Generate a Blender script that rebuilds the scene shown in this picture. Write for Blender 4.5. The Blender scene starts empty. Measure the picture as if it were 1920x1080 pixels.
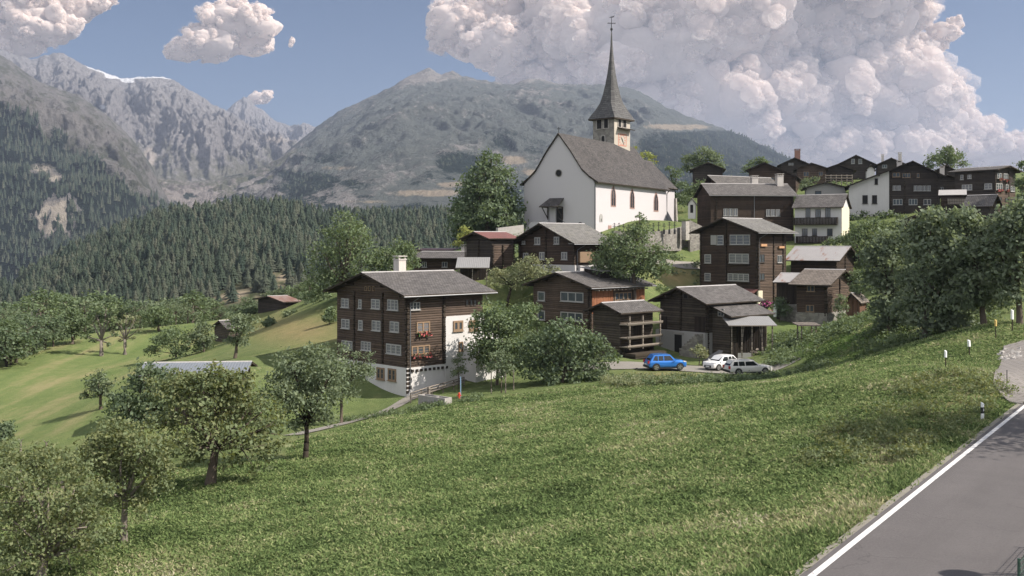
import bpy, bmesh, math, random
import numpy as np
from mathutils import Vector, Matrix, Quaternion

random.seed(7)
F, CX, HY = 1900.0, 960.0, 455.0          # focal length, principal column and horizon row of the photograph
SUN_AZ, SUN_EL = math.radians(102), math.radians(42)
scene = bpy.context.scene
col = scene.collection

def P(px, py, Y):
    return Vector(((px - CX) / F * Y, Y, (HY - py) / F * Y))

# ------------------------------------------------------------------ noise (numpy)
_rs = np.random.RandomState(11)
_perm = np.tile(_rs.permutation(512), 3)
_val = _rs.rand(512)
def vnoise(x, y, seed=0):
    x = np.asarray(x, float) + seed * 17.31; y = np.asarray(y, float) + seed * 7.77
    xi = np.floor(x).astype(int); yi = np.floor(y).astype(int)
    xf = x - xi; yf = y - yi
    xf = xf * xf * (3 - 2 * xf); yf = yf * yf * (3 - 2 * yf)
    def h(a, b): return _val[_perm[(_perm[a % 512] + b) % 512]]
    a = h(xi, yi); b = h(xi + 1, yi); c = h(xi, yi + 1); d = h(xi + 1, yi + 1)
    return (a * (1 - xf) + b * xf) * (1 - yf) + (c * (1 - xf) + d * xf) * yf
def fbm(x, y, o=5, seed=0, gain=0.5):
    s = 0; a = 1; t = 0
    for i in range(o):
        s = s + a * vnoise(np.asarray(x) * 2 ** i, np.asarray(y) * 2 ** i, seed + i); t += a; a *= gain
    return s / t
def ridged(x, y, o=5, seed=0, gain=0.5):
    s = 0; a = 1; t = 0
    for i in range(o):
        n = vnoise(np.asarray(x) * 2 ** i, np.asarray(y) * 2 ** i, seed + i)
        s = s + a * (1 - np.abs(2 * n - 1)); t += a; a *= gain
    return s / t
def sstep(a, b, x):
    t = np.clip((x - a) / (b - a), 0, 1); return t * t * (3 - 2 * t)

# ------------------------------------------------------------------ objects
def tag(o, label=None, cat=None, group=None, kind=None):
    if label: o['label'] = label
    if cat: o['category'] = cat
    if group: o['group'] = group
    if kind: o['kind'] = kind
    return o
def empty(name, loc, rz=0.0, label=None, cat=None, group=None):
    o = bpy.data.objects.new(name, None); col.objects.link(o)
    o.location = loc; o.rotation_euler = (0, 0, rz); o.empty_display_size = 0.3
    return tag(o, label, cat, group)
def link(name, me, parent=None):
    o = bpy.data.objects.new(name, me); col.objects.link(o)
    if parent is not None: o.parent = parent
    return o
def copy_tree(o, parent=None):
    c = o.copy(); col.objects.link(c); c.parent = parent
    for ch in list(o.children): copy_tree(ch, c)
    return c

class MB:
    def __init__(self): self.v = []; self.f = []; self.m = []; self.uv = {}
    def poly(self, pts, m=0, uv=None):
        i = len(self.v); self.v += [tuple(p) for p in pts]
        if uv is not None: self.uv[len(self.f)] = uv
        self.f.append(tuple(range(i, i + len(pts)))); self.m.append(m)
    def box(self, x0, y0, z0, x1, y1, z1, m=0):
        i = len(self.v)
        self.v += [(x0, y0, z0), (x1, y0, z0), (x1, y1, z0), (x0, y1, z0), (x0, y0, z1), (x1, y0, z1), (x1, y1, z1), (x0, y1, z1)]
        for q in ((0, 3, 2, 1), (4, 5, 6, 7), (0, 1, 5, 4), (1, 2, 6, 5), (2, 3, 7, 6), (3, 0, 4, 7)):
            self.f.append(tuple(i + k for k in q)); self.m.append(m)
        return self
    def prism(self, a, b, m=0):                       # two equal rings, capped
        n = len(a); i = len(self.v)
        self.v += [tuple(p) for p in a] + [tuple(p) for p in b]
        self.f.append(tuple(i + k for k in range(n))[::-1]); self.m.append(m)
        self.f.append(tuple(i + n + k for k in range(n))); self.m.append(m)
        for k in range(n):
            j = (k + 1) % n
            self.f.append((i + k, i + j, i + n + j, i + n + k)); self.m.append(m)
        return self
    def loft(self, rings, m=0, cap=True):
        n = len(rings[0]); i = len(self.v)
        for r in rings: self.v += [tuple(p) for p in r]
        for q in range(len(rings) - 1):
            for k in range(n):
                j = (k + 1) % n
                self.f.append((i + q * n + k, i + q * n + j, i + (q + 1) * n + j, i + (q + 1) * n + k)); self.m.append(m)
        if cap:
            self.f.append(tuple(i + k for k in range(n))[::-1]); self.m.append(m)
            self.f.append(tuple(i + (len(rings) - 1) * n + k for k in range(n))); self.m.append(m)
        return self
    def tube(self, pts, radii, n=6, m=0, cap=True):
        pts = [Vector(p) for p in pts]; rings = []
        for k, p in enumerate(pts):
            d = (pts[min(k + 1, len(pts) - 1)] - pts[max(k - 1, 0)])
            if d.length < 1e-6: d = Vector((0, 0, 1))
            q = d.normalized().to_track_quat('Z', 'Y')
            rings.append([p + q @ Vector((radii[k] * math.cos(a), radii[k] * math.sin(a), 0)) for a in [2 * math.pi * s / n for s in range(n)]])
        return self.loft(rings, m, cap)
    def build(self, name, mats, parent=None, smooth=False, loc=None):
        me = bpy.data.meshes.new(name); me.from_pydata(self.v, [], self.f); 
        for mt in (mats if isinstance(mats, (list, tuple)) else [mats]): me.materials.append(mt)
        me.polygons.foreach_set('material_index', self.m)
        if self.uv:
            ul = me.uv_layers.new(name='UVMap')
            for fi, uvs in self.uv.items():
                for k, li in enumerate(me.polygons[fi].loop_indices): ul.data[li].uv = uvs[k]
        if smooth: me.polygons.foreach_set('use_smooth', [True] * len(self.f))
        me.update()
        o = link(name, me, parent)
        if loc is not None: o.location = loc
        return o

def np_mesh(name, verts, faces, mat, attrs=None, smooth=False):
    """verts (n,3); faces (m,k) all of one size"""
    verts = np.asarray(verts, np.float32); faces = np.asarray(faces, np.int32); k = faces.shape[1]
    me = bpy.data.meshes.new(name)
    me.vertices.add(len(verts)); me.vertices.foreach_set('co', verts.ravel())
    me.loops.add(faces.size); me.loops.foreach_set('vertex_index', faces.ravel())
    me.polygons.add(len(faces)); me.polygons.foreach_set('loop_start', np.arange(0, faces.size, k, dtype=np.int32))
    try: me.polygons.foreach_set('loop_total', np.full(len(faces), k, np.int32))
    except Exception: pass
    me.materials.append(mat)
    if smooth: me.polygons.foreach_set('use_smooth', np.ones(len(faces), bool))
    for an, av in (attrs or {}).items():
        a = me.attributes.new(an, 'FLOAT', 'POINT'); a.data.foreach_set('value', np.asarray(av, np.float32).ravel())
    me.update(calc_edges=True); me.validate()
    return me

# ------------------------------------------------------------------ materials
class NT:
    def __init__(self, name):
        self.mat = bpy.data.materials.new(name); self.mat.use_nodes = True
        self.t = self.mat.node_tree; self.n = self.t.nodes; self.bs = self.n['Principled BSDF']
    def node(self, typ, **kw):
        nd = self.n.new(typ)
        for k, v in kw.items():
            if k.startswith('i_'):
                key = k[2:]; key = int(key) if key.isdigit() else key.replace('_', ' ')
                nd.inputs[key].default_value = v
            else: setattr(nd, k, v)
        return nd
    def ln(self, a, b): self.t.links.new(a, b)
    def math(self, op, a, b=None, c=None, clamp=False):
        nd = self.n.new('ShaderNodeMath'); nd.operation = op; nd.use_clamp = clamp
        for i, x in enumerate((a, b, c)):
            if x is None: continue
            if hasattr(x, 'links'): self.ln(x, nd.inputs[i])
            else: nd.inputs[i].default_value = x
        return nd.outputs[0]
    def noise(self, vec, scale, detail=4, rough=0.55, out=0):
        nd = self.node('ShaderNodeTexNoise'); nd.inputs['Scale'].default_value = scale
        nd.inputs['Detail'].default_value = detail; nd.inputs['Roughness'].default_value = rough
        if vec is not None: self.ln(vec, nd.inputs['Vector'])
        return nd.outputs[out]
    def mapping(self, vec, scale):
        nd = self.node('ShaderNodeMapping'); nd.inputs['Scale'].default_value = scale; self.ln(vec, nd.inputs['Vector']); return nd.outputs[0]
    def coord(self, which='Object'): return self.node('ShaderNodeTexCoord').outputs[which]
    def ramp(self, fac, stops):
        nd = self.node('ShaderNodeValToRGB'); e = nd.color_ramp.elements
        while len(e) < len(stops): e.new(0.5)
        for el, (p, c) in zip(e, stops): el.position = p; el.color = (*c, 1) if len(c) == 3 else c
        self.ln(fac, nd.inputs[0]); return nd.outputs[0]
    def mix(self, fac, a, b, blend='MIX'):
        nd = self.node('ShaderNodeMix'); nd.data_type = 'RGBA'; nd.blend_type = blend
        for s, x in ((nd.inputs['Factor'], fac), (nd.inputs[6], a), (nd.inputs[7], b)):
            if hasattr(x, 'links'): self.ln(x, s)
            elif isinstance(x, (int, float)): s.default_value = x
            else: s.default_value = (*x, 1) if len(x) == 3 else x
        return nd.outputs[2]
    def bump(self, h, strength=0.5, dist=0.05):
        nd = self.node('ShaderNodeBump'); nd.inputs['Strength'].default_value = strength; nd.inputs['Distance'].default_value = dist
        self.ln(h, nd.inputs['Height']); self.ln(nd.outputs[0], self.bs.inputs['Normal'])
    def base(self, c, rough=0.8, spec=0.3):
        if hasattr(c, 'links'): self.ln(c, self.bs.inputs['Base Color'])
        else: self.bs.inputs['Base Color'].default_value = (*c, 1)
        self.bs.inputs['Roughness'].default_value = rough
        self.bs.inputs['Specular IOR Level'].default_value = spec
        return self.mat
    def attr(self, name, out='Fac'):
        nd = self.node('ShaderNodeAttribute'); nd.attribute_name = name; return nd.outputs[out]

def flat(name, c, rough=0.6, metal=0.0, var=0.12, scale=6.0, spec=0.4):
    t = NT(name); n = t.noise(t.coord(), scale, 5)
    a = tuple(x * (1 - var) for x in c); b = tuple(min(1, x * (1 + var)) for x in c)
    t.bs.inputs['Metallic'].default_value = metal
    return t.base(t.mix(n, a, b), rough, spec)

def wood(name, dark, light, row=0.24, vertical=False, streak=1.0):
    t = NT(name); co = t.coord(); s = t.node('ShaderNodeSeparateXYZ'); t.ln(co, s.inputs[0])
    q = t.math('ADD', s.outputs[0], s.outputs[1]) if vertical else s.outputs[2]
    r = t.math('DIVIDE', q, row); fr = t.math('FRACT', r); fl = t.math('FLOOR', r)
    prof = t.math('MULTIPLY', t.math('MULTIPLY', fr, t.math('SUBTRACT', 1.0, fr)), 4.0)      # 0 at joints, 1 mid log
    wn = t.node('ShaderNodeTexWhiteNoise'); wn.noise_dimensions = '1D'; t.ln(fl, wn.inputs['W'])
    m1 = t.mapping(co, (14, 14, .5) if vertical else (.5, .5, 14)); n1 = t.noise(m1, 1.0, 5, .65)
    n2 = t.noise(co, .35, 4, .6); n3 = t.noise(t.mapping(co, (2.2, 2.2, 2.2)), 1.0, 4, .7)
    f = t.math('ADD', t.math('MULTIPLY', n1, .55 * streak), t.math('MULTIPLY', wn.outputs[0], .42))
    f = t.math('ADD', f, t.math('MULTIPLY', t.math('SUBTRACT', n2, .5), .9))
    f = t.math('ADD', f, t.math('MULTIPLY', t.math('SUBTRACT', n3, .5), .5), clamp=True)
    c = t.mix(f, dark, light)
    joint = t.math('SMOOTH_MIN', t.math('MULTIPLY', prof, 2.2), 1.0, .2)
    c = t.mix(joint, tuple(x * .42 for x in dark), c)
    t.bump(t.math('ADD', t.math('POWER', prof, .5), t.math('MULTIPLY', n1, .3)), .9, .06)
    return t.base(c, .9, .15)

def plaster(name, c, dirt=(.35, .33, .3), amt=.35):
    t = NT(name); co = t.coord(); n = t.noise(co, .6, 6, .65); st = t.noise(t.mapping(co, (2.5, 2.5, .25)), 1.0, 4)
    f = t.math('MULTIPLY', t.math('SUBTRACT', t.math('ADD', t.math('MULTIPLY', n, .6), t.math('MULTIPLY', st, .6)), .5), amt * 2.2, clamp=True)
    t.bump(t.noise(co, 9, 5), .25, .02)
    return t.base(t.mix(f, c, dirt), .9, .2)

def stone(name, a, b, mortar, size=.45, mort=.06):
    t = NT(name); co = t.mapping(t.coord(), (1 / size, 1 / size, 1.5 / size))
    v = t.node('ShaderNodeTexVoronoi'); t.ln(co, v.inputs['Vector']); v.inputs['Scale'].default_value = 1
    e = t.node('ShaderNodeTexVoronoi'); e.feature = 'DISTANCE_TO_EDGE'; t.ln(co, e.inputs['Vector']); e.inputs['Scale'].default_value = 1
    sx = t.node('ShaderNodeSeparateColor'); t.ln(v.outputs['Color'], sx.inputs[0])
    c = t.mix(t.math('ADD', t.math('MULTIPLY', sx.outputs[0], .7), t.math('MULTIPLY', t.noise(t.coord(), 1.2, 5), .3)), a, b)
    k = t.math('DIVIDE', e.outputs['Distance'], mort, clamp=True)
    t.bump(k, .7, .05)
    return t.base(t.mix(k, mortar, c), .95, .2)

def slate(name, a, b, row=.3, wid=.35, lichen=None):
    t = NT(name); uv = t.coord('UV')
    br = t.node('ShaderNodeTexBrick'); t.ln(uv, br.inputs['Vector']); br.offset = .5
    br.inputs['Scale'].default_value = 1; br.inputs['Brick Width'].default_value = wid; br.inputs['Row Height'].default_value = row
    br.inputs['Mortar Size'].default_value = .03; br.inputs['Mortar Smooth'].default_value = .3; br.inputs['Bias'].default_value = 0
    br.inputs['Color1'].default_value = (0, 0, 0, 1); br.inputs['Color2'].default_value = (1, 1, 1, 1); br.inputs['Mortar'].default_value = (.3, .3, .3, 1)
    sp = t.node('ShaderNodeSeparateXYZ'); t.ln(uv, sp.inputs[0])
    saw = t.math('FRACT', t.math('DIVIDE', sp.outputs[1], row))
    big = t.noise(t.coord(), .35, 5, .65); fine = t.noise(t.coord(), 3.0, 5, .7); sk = t.noise(t.mapping(uv, (.8, 2.6, 1)), 1.0, 5, .7)
    f = t.math('ADD', t.math('MULTIPLY', br.outputs['Color'], .4), t.math('MULTIPLY', t.math('SUBTRACT', big, .25), .8)); f = t.math('ADD', f, t.math('MULTIPLY', t.math('SUBTRACT', fine, .5), .7)); f = t.math('ADD', f, t.math('MULTIPLY', t.math('SUBTRACT', sk, .5), 1.5), clamp=True)
    c = t.mix(f, a, b)
    c = t.mix(t.math('MULTIPLY', br.outputs['Fac'], .75), c, tuple(x * .35 for x in a))
    if lichen: c = t.mix(t.math('MULTIPLY', t.math('SUBTRACT', t.noise(t.coord(), .9, 6, .7), .55), 3.0, clamp=True), c, lichen)
    t.bump(t.math('ADD', t.math('MULTIPLY', saw, -.7), t.math('MULTIPLY', br.outputs['Fac'], -.4)), .8, .04)
    return t.base(c, .75, .35)

def rustmetal(name, a, rust, amt=.5, ribs=.25):
    t = NT(name); uv = t.coord('UV'); sp = t.node('ShaderNodeSeparateXYZ'); t.ln(uv, sp.inputs[0])
    w = t.math('SINE', t.math('MULTIPLY', sp.outputs[0], 2 * math.pi / ribs))
    n = t.noise(t.mapping(uv, (.45, .25, 1)), 1, 5, .65); st = t.noise(t.mapping(uv, (1.6, .3, 1)), 1, 4)
    f = t.math('MULTIPLY', t.math('SUBTRACT', t.math('ADD', t.math('MULTIPLY', n, .6), t.math('MULTIPLY', st, .4)), 1 - amt), 9, clamp=True)
    t.bump(w, .35, .03)
    return t.base(t.mix(f, t.mix(t.noise(t.coord(), .8, 4), tuple(x * .8 for x in a), a), rust), .55, .4)

def foliage(name, a, b, c, trans=.42, scale=.5, gloss=.06):
    a, b, c = (tuple(x * q for x in y) for y, q in ((a, 1.9), (b, 1.75), (c, 1.45)))
    t = NT(name); r = t.attr('rnd'); n = t.noise(t.coord(), scale, 3)
    k = t.math('ADD', t.math('MULTIPLY', r, .6), t.math('MULTIPLY', n, .45), clamp=True)
    cc = t.ramp(k, [(0.1, a), (.5, b), (.95, c)])
    d = t.node('ShaderNodeBsdfDiffuse'); tr = t.node('ShaderNodeBsdfTranslucent'); t.ln(cc, d.inputs[0]); 
    t.ln(t.mix(.5, cc, (c[0] * 1.3, c[1] * 1.3, c[2] * .8)), tr.inputs[0])
    ms = t.node('ShaderNodeMixShader'); ms.inputs[0].default_value = trans; t.ln(d.outputs[0], ms.inputs[1]); t.ln(tr.outputs[0], ms.inputs[2])
    gs = t.node('ShaderNodeBsdfGlossy'); gs.inputs['Roughness'].default_value = .8; gs.inputs['Color'].default_value = (.75, .78, .75, 1); m2 = t.node('ShaderNodeMixShader'); m2.inputs[0].default_value = gloss; t.ln(ms.outputs[0], m2.inputs[1]); t.ln(gs.outputs[0], m2.inputs[2])
    t.ln(m2.outputs[0], t.n['Material Output'].inputs['Surface'])
    return t.mat

def glass(name, c=(.03, .035, .04), curtain=None):
    t = NT(name)
    if curtain:
        n = t.noise(t.mapping(t.coord(), (7, 7, .4)), 1, 3); t.base(t.mix(n, tuple(x * .6 for x in curtain), curtain), .25, .6)
    else:
        n = t.noise(t.coord(), 1.3, 2); t.base(t.mix(n, c, tuple(x * 2.5 for x in c)), .08, .6)
    return t.mat

M = {}
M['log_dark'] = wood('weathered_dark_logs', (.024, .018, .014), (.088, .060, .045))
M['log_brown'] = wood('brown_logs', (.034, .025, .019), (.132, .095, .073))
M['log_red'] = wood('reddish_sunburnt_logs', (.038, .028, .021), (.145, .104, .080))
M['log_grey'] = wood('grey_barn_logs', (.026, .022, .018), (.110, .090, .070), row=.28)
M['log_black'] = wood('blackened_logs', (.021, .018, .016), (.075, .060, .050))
M['board_orange'] = wood('orange_shingle_boards', (.13, .052, .028), (.36, .16, .085), row=.16, vertical=True)
M['board_red'] = wood('reddish_boards', (.06, .035, .024), (.22, .125, .085), row=.2, vertical=True)
M['board_dark'] = wood('dark_boards', (.014, .012, .010), (.055, .042, .032), row=.2, vertical=True)
M['timber'] = wood('weathered_timber', (.10, .085, .07), (.28, .24, .20), row=.5)
M['timber_dark'] = wood('dark_timber', (.02, .016, .012), (.07, .055, .042), row=.5)
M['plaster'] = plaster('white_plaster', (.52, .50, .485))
M['plaster_church'] = plaster('church_plaster', (.44, .415, .42), (.5, .47, .45), .16)
M['plaster_grey'] = plaster('grey_plaster', (.30, .29, .275), (.3, .29, .27), .4)
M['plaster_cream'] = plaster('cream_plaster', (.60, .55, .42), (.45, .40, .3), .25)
M['stone'] = stone('rubble_stone', (.11, .10, .09), (.30, .28, .25), (.20, .19, .17))
M['stone_tower'] = stone('tower_stone', (.13, .12, .105), (.29, .265, .23), (.25, .23, .20), .75, .05)
M['stone_pale'] = stone('pale_quoin_stone', (.24, .22, .20), (.40, .37, .33), (.32, .3, .27), .6)
M['slate'] = slate('grey_slate', (.052, .047, .044), (.172, .157, .148))
M['slate_dark'] = slate('dark_slate', (.055, .050, .046), (.16, .145, .13))
M['slate_church'] = slate('church_shingles', (.021, .019, .018), (.118, .104, .098), .34, .28)
M['slate_brown'] = slate('brown_stone_tiles', (.08, .066, .055), (.25, .21, .175), .4, .45)
M['slate_moss'] = slate('lichened_stone_tiles', (.09, .085, .078), (.24, .23, .21), .38, .42, (.20, .19, .13))
M['tin_rust'] = rustmetal('rusty_sheet_metal', (.36, .34, .33), (.20, .07, .03), .47)
M['tin_grey'] = rustmetal('grey_sheet_metal', (.24, .235, .23), (.18, .15, .13), .35)
M['tin_brown'] = rustmetal('brown_rusted_sheet', (.24, .17, .14), (.16, .075, .05), .55)
M['tin_red'] = rustmetal('red_sheet_metal', (.17, .075, .065), (.12, .06, .05), .5)
M['tin_blue'] = rustmetal('blue_grey_sheet_metal', (.17, .185, .205), (.30, .30, .30), .35)
M['frame_white'] = flat('white_window_paint', (.31, .30, .285), .6)
M['frame_brown'] = flat('brown_window_frame', (.21, .14, .085), .7)
M['frame_dark'] = flat('dark_window_frame', (.04, .032, .026), .7)
M['glass'] = glass('window_glass')
M['curtain'] = glass('curtained_glass', curtain=(.17, .17, .18))
M['black'] = flat('dark_opening', (.012, .011, .010), .9)
M['gutter'] = flat('zinc_gutter', (.15, .15, .155), .45, .5)
M['iron'] = flat('dark_iron', (.03, .03, .03), .6, .3)
M['gold'] = flat('gilded_copper', (.35, .30, .18), .4, .6)
M['bark'] = flat('bark', (.085, .066, .050), .95, 0, .5, 9)
M['bark_grey'] = flat('grey_bark', (.17, .145, .12), .95, 0, .4, 7)
M['red_paint'] = flat('red_fresco_paint', (.42, .17, .12), .9)
M['flower_red'] = flat('red_geranium', (.42, .10, .09), .8)
M['concrete'] = flat('weathered_concrete', (.30, .28, .26), .95, 0, .3, 2.5)
M['chimney'] = plaster('chimney_render', (.50, .46, .42), (.25, .22, .2), .5)
M['brick'] = flat('red_brick', (.24, .13, .10), .9, 0, .3)
# ------------------------------------------------------------------ terrain: thin plate spline through surveyed points
RD = Vector((math.sin(math.radians(35.3)), math.cos(math.radians(35.3)), 0)); RP = Vector((6.97, 24.3, 0)); RN = Vector((RD.y, -RD.x, 0))
ctl = []
for px, py, Y in [
    (1700,800,46),(1700,740,54),(1700,650,80),(1774,690,57),(1640,690,70),(1560,760,56),
    (1500,950,34),(1500,800,49),(1500,720,74),(1480,693,100),(1520,640,112),
    (1200,1080,27.5),(1200,900,44),(1200,780,66),(1200,714,95),(1230,690,106),(1320,695,106),(1440,695,104),
    (900,1080,30.5),(900,900,49),(900,790,73),(900,745,92),
    (600,1080,35),(600,900,56),(600,803,84),(300,1080,38),(300,950,52),(235,1010,43),(60,1060,42),(395,900,54),(573,860,62),(60,900,66),(200,850,76),
    (763,742,100),(640,775,98),(835,730,102),(885,706,105.5),(915,696,110),(810,757,93),(1050,715,98),
    (50,820,95),(100,750,115),(250,720,115),(0,700,135),(50,662,150),(150,643,160),(300,617,170),(410,645,160),(200,690,138),(330,760,95),
    (480,650,125),(560,620,130),(600,600,135),(520,583,166),(470,590,185),(400,690,105),(520,720,100),
    (1115,650,124),(997,650,128),(1163,668,115),(1325,668,118),(1400,655,122),(1237,675,117),
    (1420,577,150),(1312,570,152),(1548,607,135),(1492,607,137),(1600,597,139),(1570,540,160),(1480,560,158),(1400,455,190),(1540,458,185),(1680,408,200),(1865,405,182),
    (1115,438,170),(982,438,176),(1250,425,195),(1300,420,180),(1280,472,170),(1280,500,163),(1262,556,142),(1320,350,240),(1600,338,252),(1900,332,262),(1450,345,245),(1760,340,255),
    (1240,420,215),(922,510,140),(1080,515,135),(960,515,139),(830,515,150),(740,520,150),(640,560,142),(950,560,135),(985,560,136),(880,625,116),
    (1730,640,86),(1600,600,112),(1800,560,110),(1880,560,100),(1900,600,80),(1640,610,100),(1900,500,130),(1400,713,94),(1300,713,95),(1480,709,95),(1350,705,99)]:
    ctl.append(tuple(P(px, py, Y)))
for s in range(-40, 70, 12):
    for d in (0.5, 7, 16): 
        p = RP + RD * s + RN * d; ctl.append((p.x, p.y, -8.1))
ctl += [tuple(P(930, 605, 121)), tuple(P(960, 632, 121)), (-5, 5, -9.5), (-25, 10, -13), (-60, 40, -16), (-120, 60, -22), (-150, 100, -23), (-150, 200, -26), (-100, 260, -30), (-40, 300, -26), (0, 260, -8), (30, 300, 4), (80, 330, 14), (150, 350, 22),
        (0, 400, -15), (-150, 400, -42), (-60, 220, -20), (220, 300, 24), (200, 150, 12), (120, 60, -2), (90, 20, -5), (60, 110, -1), (-20, 200, -6), (5, 210, 0)]
ctl = np.array(ctl)
def _tps_k(r2): return np.where(r2 > 0, r2 * np.log(r2 + 1e-12), 0) * .5
_n = len(ctl); _s = 50.0
_xy = ctl[:, :2] / _s
_K = _tps_k(((_xy[:, None] - _xy[None]) ** 2).sum(-1)) + np.eye(_n) * 0.004
_Pm = np.c_[np.ones(_n), _xy]
_A = np.block([[_K, _Pm], [_Pm.T, np.zeros((3, 3))]])
_w = np.linalg.solve(_A, np.r_[ctl[:, 2], np.zeros(3)])
def gz(X, Y):
    """ground height"""
    X = np.asarray(X, float); Y = np.asarray(Y, float); sh = X.shape
    q = np.c_[X.ravel(), Y.ravel()] / _s
    z = np.empty(len(q))
    for i in range(0, len(q), 20000):
        b = q[i:i + 20000]
        z[i:i + 20000] = _tps_k(((b[:, None] - _xy[None]) ** 2).sum(-1)) @ _w[:_n] + np.c_[np.ones(len(b)), b] @ _w[_n:]
    z = z.reshape(sh)
    d = (X - RP.x) * RN.x + (Y - RP.y) * RN.y
    wgt = sstep(-2.2, -.35, d) * sstep(30, 14, d) * sstep(75, 60, Y)
    z = z * (1 - wgt) - 8.1 * wgt
    near = sstep(130, 60, Y) * (1 - sstep(-2.5, -1, d))
    return z + near * (fbm(X / 3.5, Y / 3.5, 3, 5) - .5) * .16
def gzf(X, Y): return float(gz(np.array([X]), np.array([Y]))[0])
def G(px, Y, dz=0.0):
    X = (px - CX) / F * Y
    return Vector((X, Y, gzf(X, Y) + dz))

def hitY(px, py, y0=28.0, y1=330.0):
    """distance at which the sight line through a point of the survey photograph meets the ground"""
    Ys = np.linspace(y0, y1, 1200); z = gz((px - CX) / F * Ys, Ys); r = (HY - py) / F * Ys; k = np.argwhere(r <= z)
    return float(Ys[k[0, 0]]) if len(k) else y1
def ground_material():
    t = NT('meadow_ground'); co = t.coord()
    n1 = t.noise(co, .05, 5, .6); n2 = t.noise(co, .6, 6, .65); n3 = t.noise(co, 6, 5, .7)
    g = t.ramp(t.math('ADD', t.math('MULTIPLY', n1, .35), t.math('MULTIPLY', n2, .65)), [(.3, (.075, .100, .036)), (.5, (.110, .140, .052)), (.72, (.19, .19, .085))])
    # field: the mown meadow at the far left is brighter and striped along the contour
    f = t.attr('field'); sp = t.node('ShaderNodeSeparateXYZ'); t.ln(co, sp.inputs[0])
    st = t.noise(t.mapping(co, (.32, .05, .05)), 1, 4, .6)
    fld = t.ramp(t.math('ADD', t.math('MULTIPLY', st, .7), t.math('MULTIPLY', n2, .3)), [(.3, (.085, .125, .040)), (.5, (.135, .165, .060)), (.66, (.225, .205, .100))])
    c = t.mix(f, g, fld)
    c = t.mix(t.math('MULTIPLY', t.attr('dry'), t.math('ADD', .35, n2), clamp=True), c, (.27, .20, .10))
    c = t.mix(t.math('MULTIPLY', t.attr('lush'), .8), c, (.075, .135, .022))
    c = t.mix(t.math('MULTIPLY', t.math('SUBTRACT', n3, .5), 1.6, clamp=True), c, (.03, .05, .014))
    t.bump(t.math('ADD', n3, t.math('MULTIPLY', n2, 1.5)), .9, .12)
    return t.base(c, .95, .1)
def blob(X, Y, cx, cy, rx, ry): return np.exp(-(((X - cx) / rx) ** 2 + ((Y - cy) / ry) ** 2))
def grid_mesh(name, xs, ys, mat, kind='structure'):
    X, Y = np.meshgrid(xs, ys); Z = gz(X, Y); n, m = X.shape
    V = np.c_[X.ravel(), Y.ravel(), Z.ravel()]
    i = np.arange(n * m).reshape(n, m)
    Fc = np.c_[i[:-1, :-1].ravel(), i[:-1, 1:].ravel(), i[1:, 1:].ravel(), i[1:, :-1].ravel()]
    px = CX + F * X / np.maximum(Y, 5); u = CX + F * X / np.maximum(Y, 5); py = HY - F * Z / np.maximum(Y, 5)
    field = sstep(640, 560, px) * sstep(76, 88, Y + (px - 200) * .03) * (1 - sstep(300, 420, px) * sstep(150, 118, Y))
    d = (X - RP.x) * RN.x + (Y - RP.y) * RN.y
    dry = np.exp(-((d + 2.3) / 1.1) ** 2) * .75 * sstep(60, 45, Y) + blob(px, py, 560, 618, 90, 28) * .8 + blob(px, py, 1760, 790, 70, 25) * .8 + blob(px, py, 1270, 520, 40, 14) * 1.2 * sstep(120, 130, Y) + blob(px, py, 1250, 705, 70, 8) * .7 + blob(px, py, 1240, 690, 90, 12)*.0
    dry = dry + sstep(60, 40, Y) * np.clip(fbm(X / 6, Y / 6, 4, 9) - .5, 0, 1) * 1.6
    lush = blob(px, py, 1580, 640, 120, 40) + np.exp(-((d + 1.0) / .6) ** 2) * sstep(55, 45, Y)
    lush = np.clip(lush, 0, 1)
    me = np_mesh(name, V, Fc, mat, {'field': field.ravel(), 'dry': np.clip(dry, 0, 1).ravel(), 'lush': lush.ravel()}, True)
    return tag(link(name, me), kind=kind)
xs = np.concatenate([np.linspace(-420, -80, 40)[:-1], np.linspace(-80, 60, 260)[:-1], np.linspace(60, 320, 50)])
ys = np.concatenate([np.linspace(-30, 18, 20)[:-1], np.linspace(18, 135, 240)[:-1], np.linspace(135, 430, 90)])
ground = grid_mesh('ground', xs, ys, ground_material())

# ------------------------------------------------------------------ road, lot, paths
def drape_strip(name, pts, widths, mat, dz=.05, n=60, across=5, zfix=None):
    """pts: list of (X, Y); a strip following the ground"""
    pts = [Vector((p[0], p[1], 0)) for p in pts]; L = [0]
    for a, b in zip(pts, pts[1:]): L.append(L[-1] + (b - a).length)
    V = []; rows = []
    for i in range(n + 1):
        s = L[-1] * i / n; k = max(j for j in range(len(L)) if L[j] <= s + 1e-9); k = min(k, len(pts) - 2)
        f = (s - L[k]) / (L[k + 1] - L[k]); p = pts[k].lerp(pts[k + 1], f); d = (pts[k + 1] - pts[k]).normalized()
        w = widths[k] * (1 - f) + widths[k + 1] * f; nn = Vector((d.y, -d.x, 0))
        for j in range(across + 1): V.append(p + nn * w * (j / across - .5))
    V = np.array([tuple(v) for v in V]); V[:, 2] = zfix if zfix is not None else gz(V[:, 0], V[:, 1]) + dz
    i = np.arange((n + 1) * (across + 1)).reshape(n + 1, across + 1)
    Fc = np.c_[i[:-1, :-1].ravel(), i[:-1, 1:].ravel(), i[1:, 1:].ravel(), i[1:, :-1].ravel()]
    return tag(link(name, np_mesh(name, V, Fc, mat, smooth=True)), kind='structure')
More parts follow.
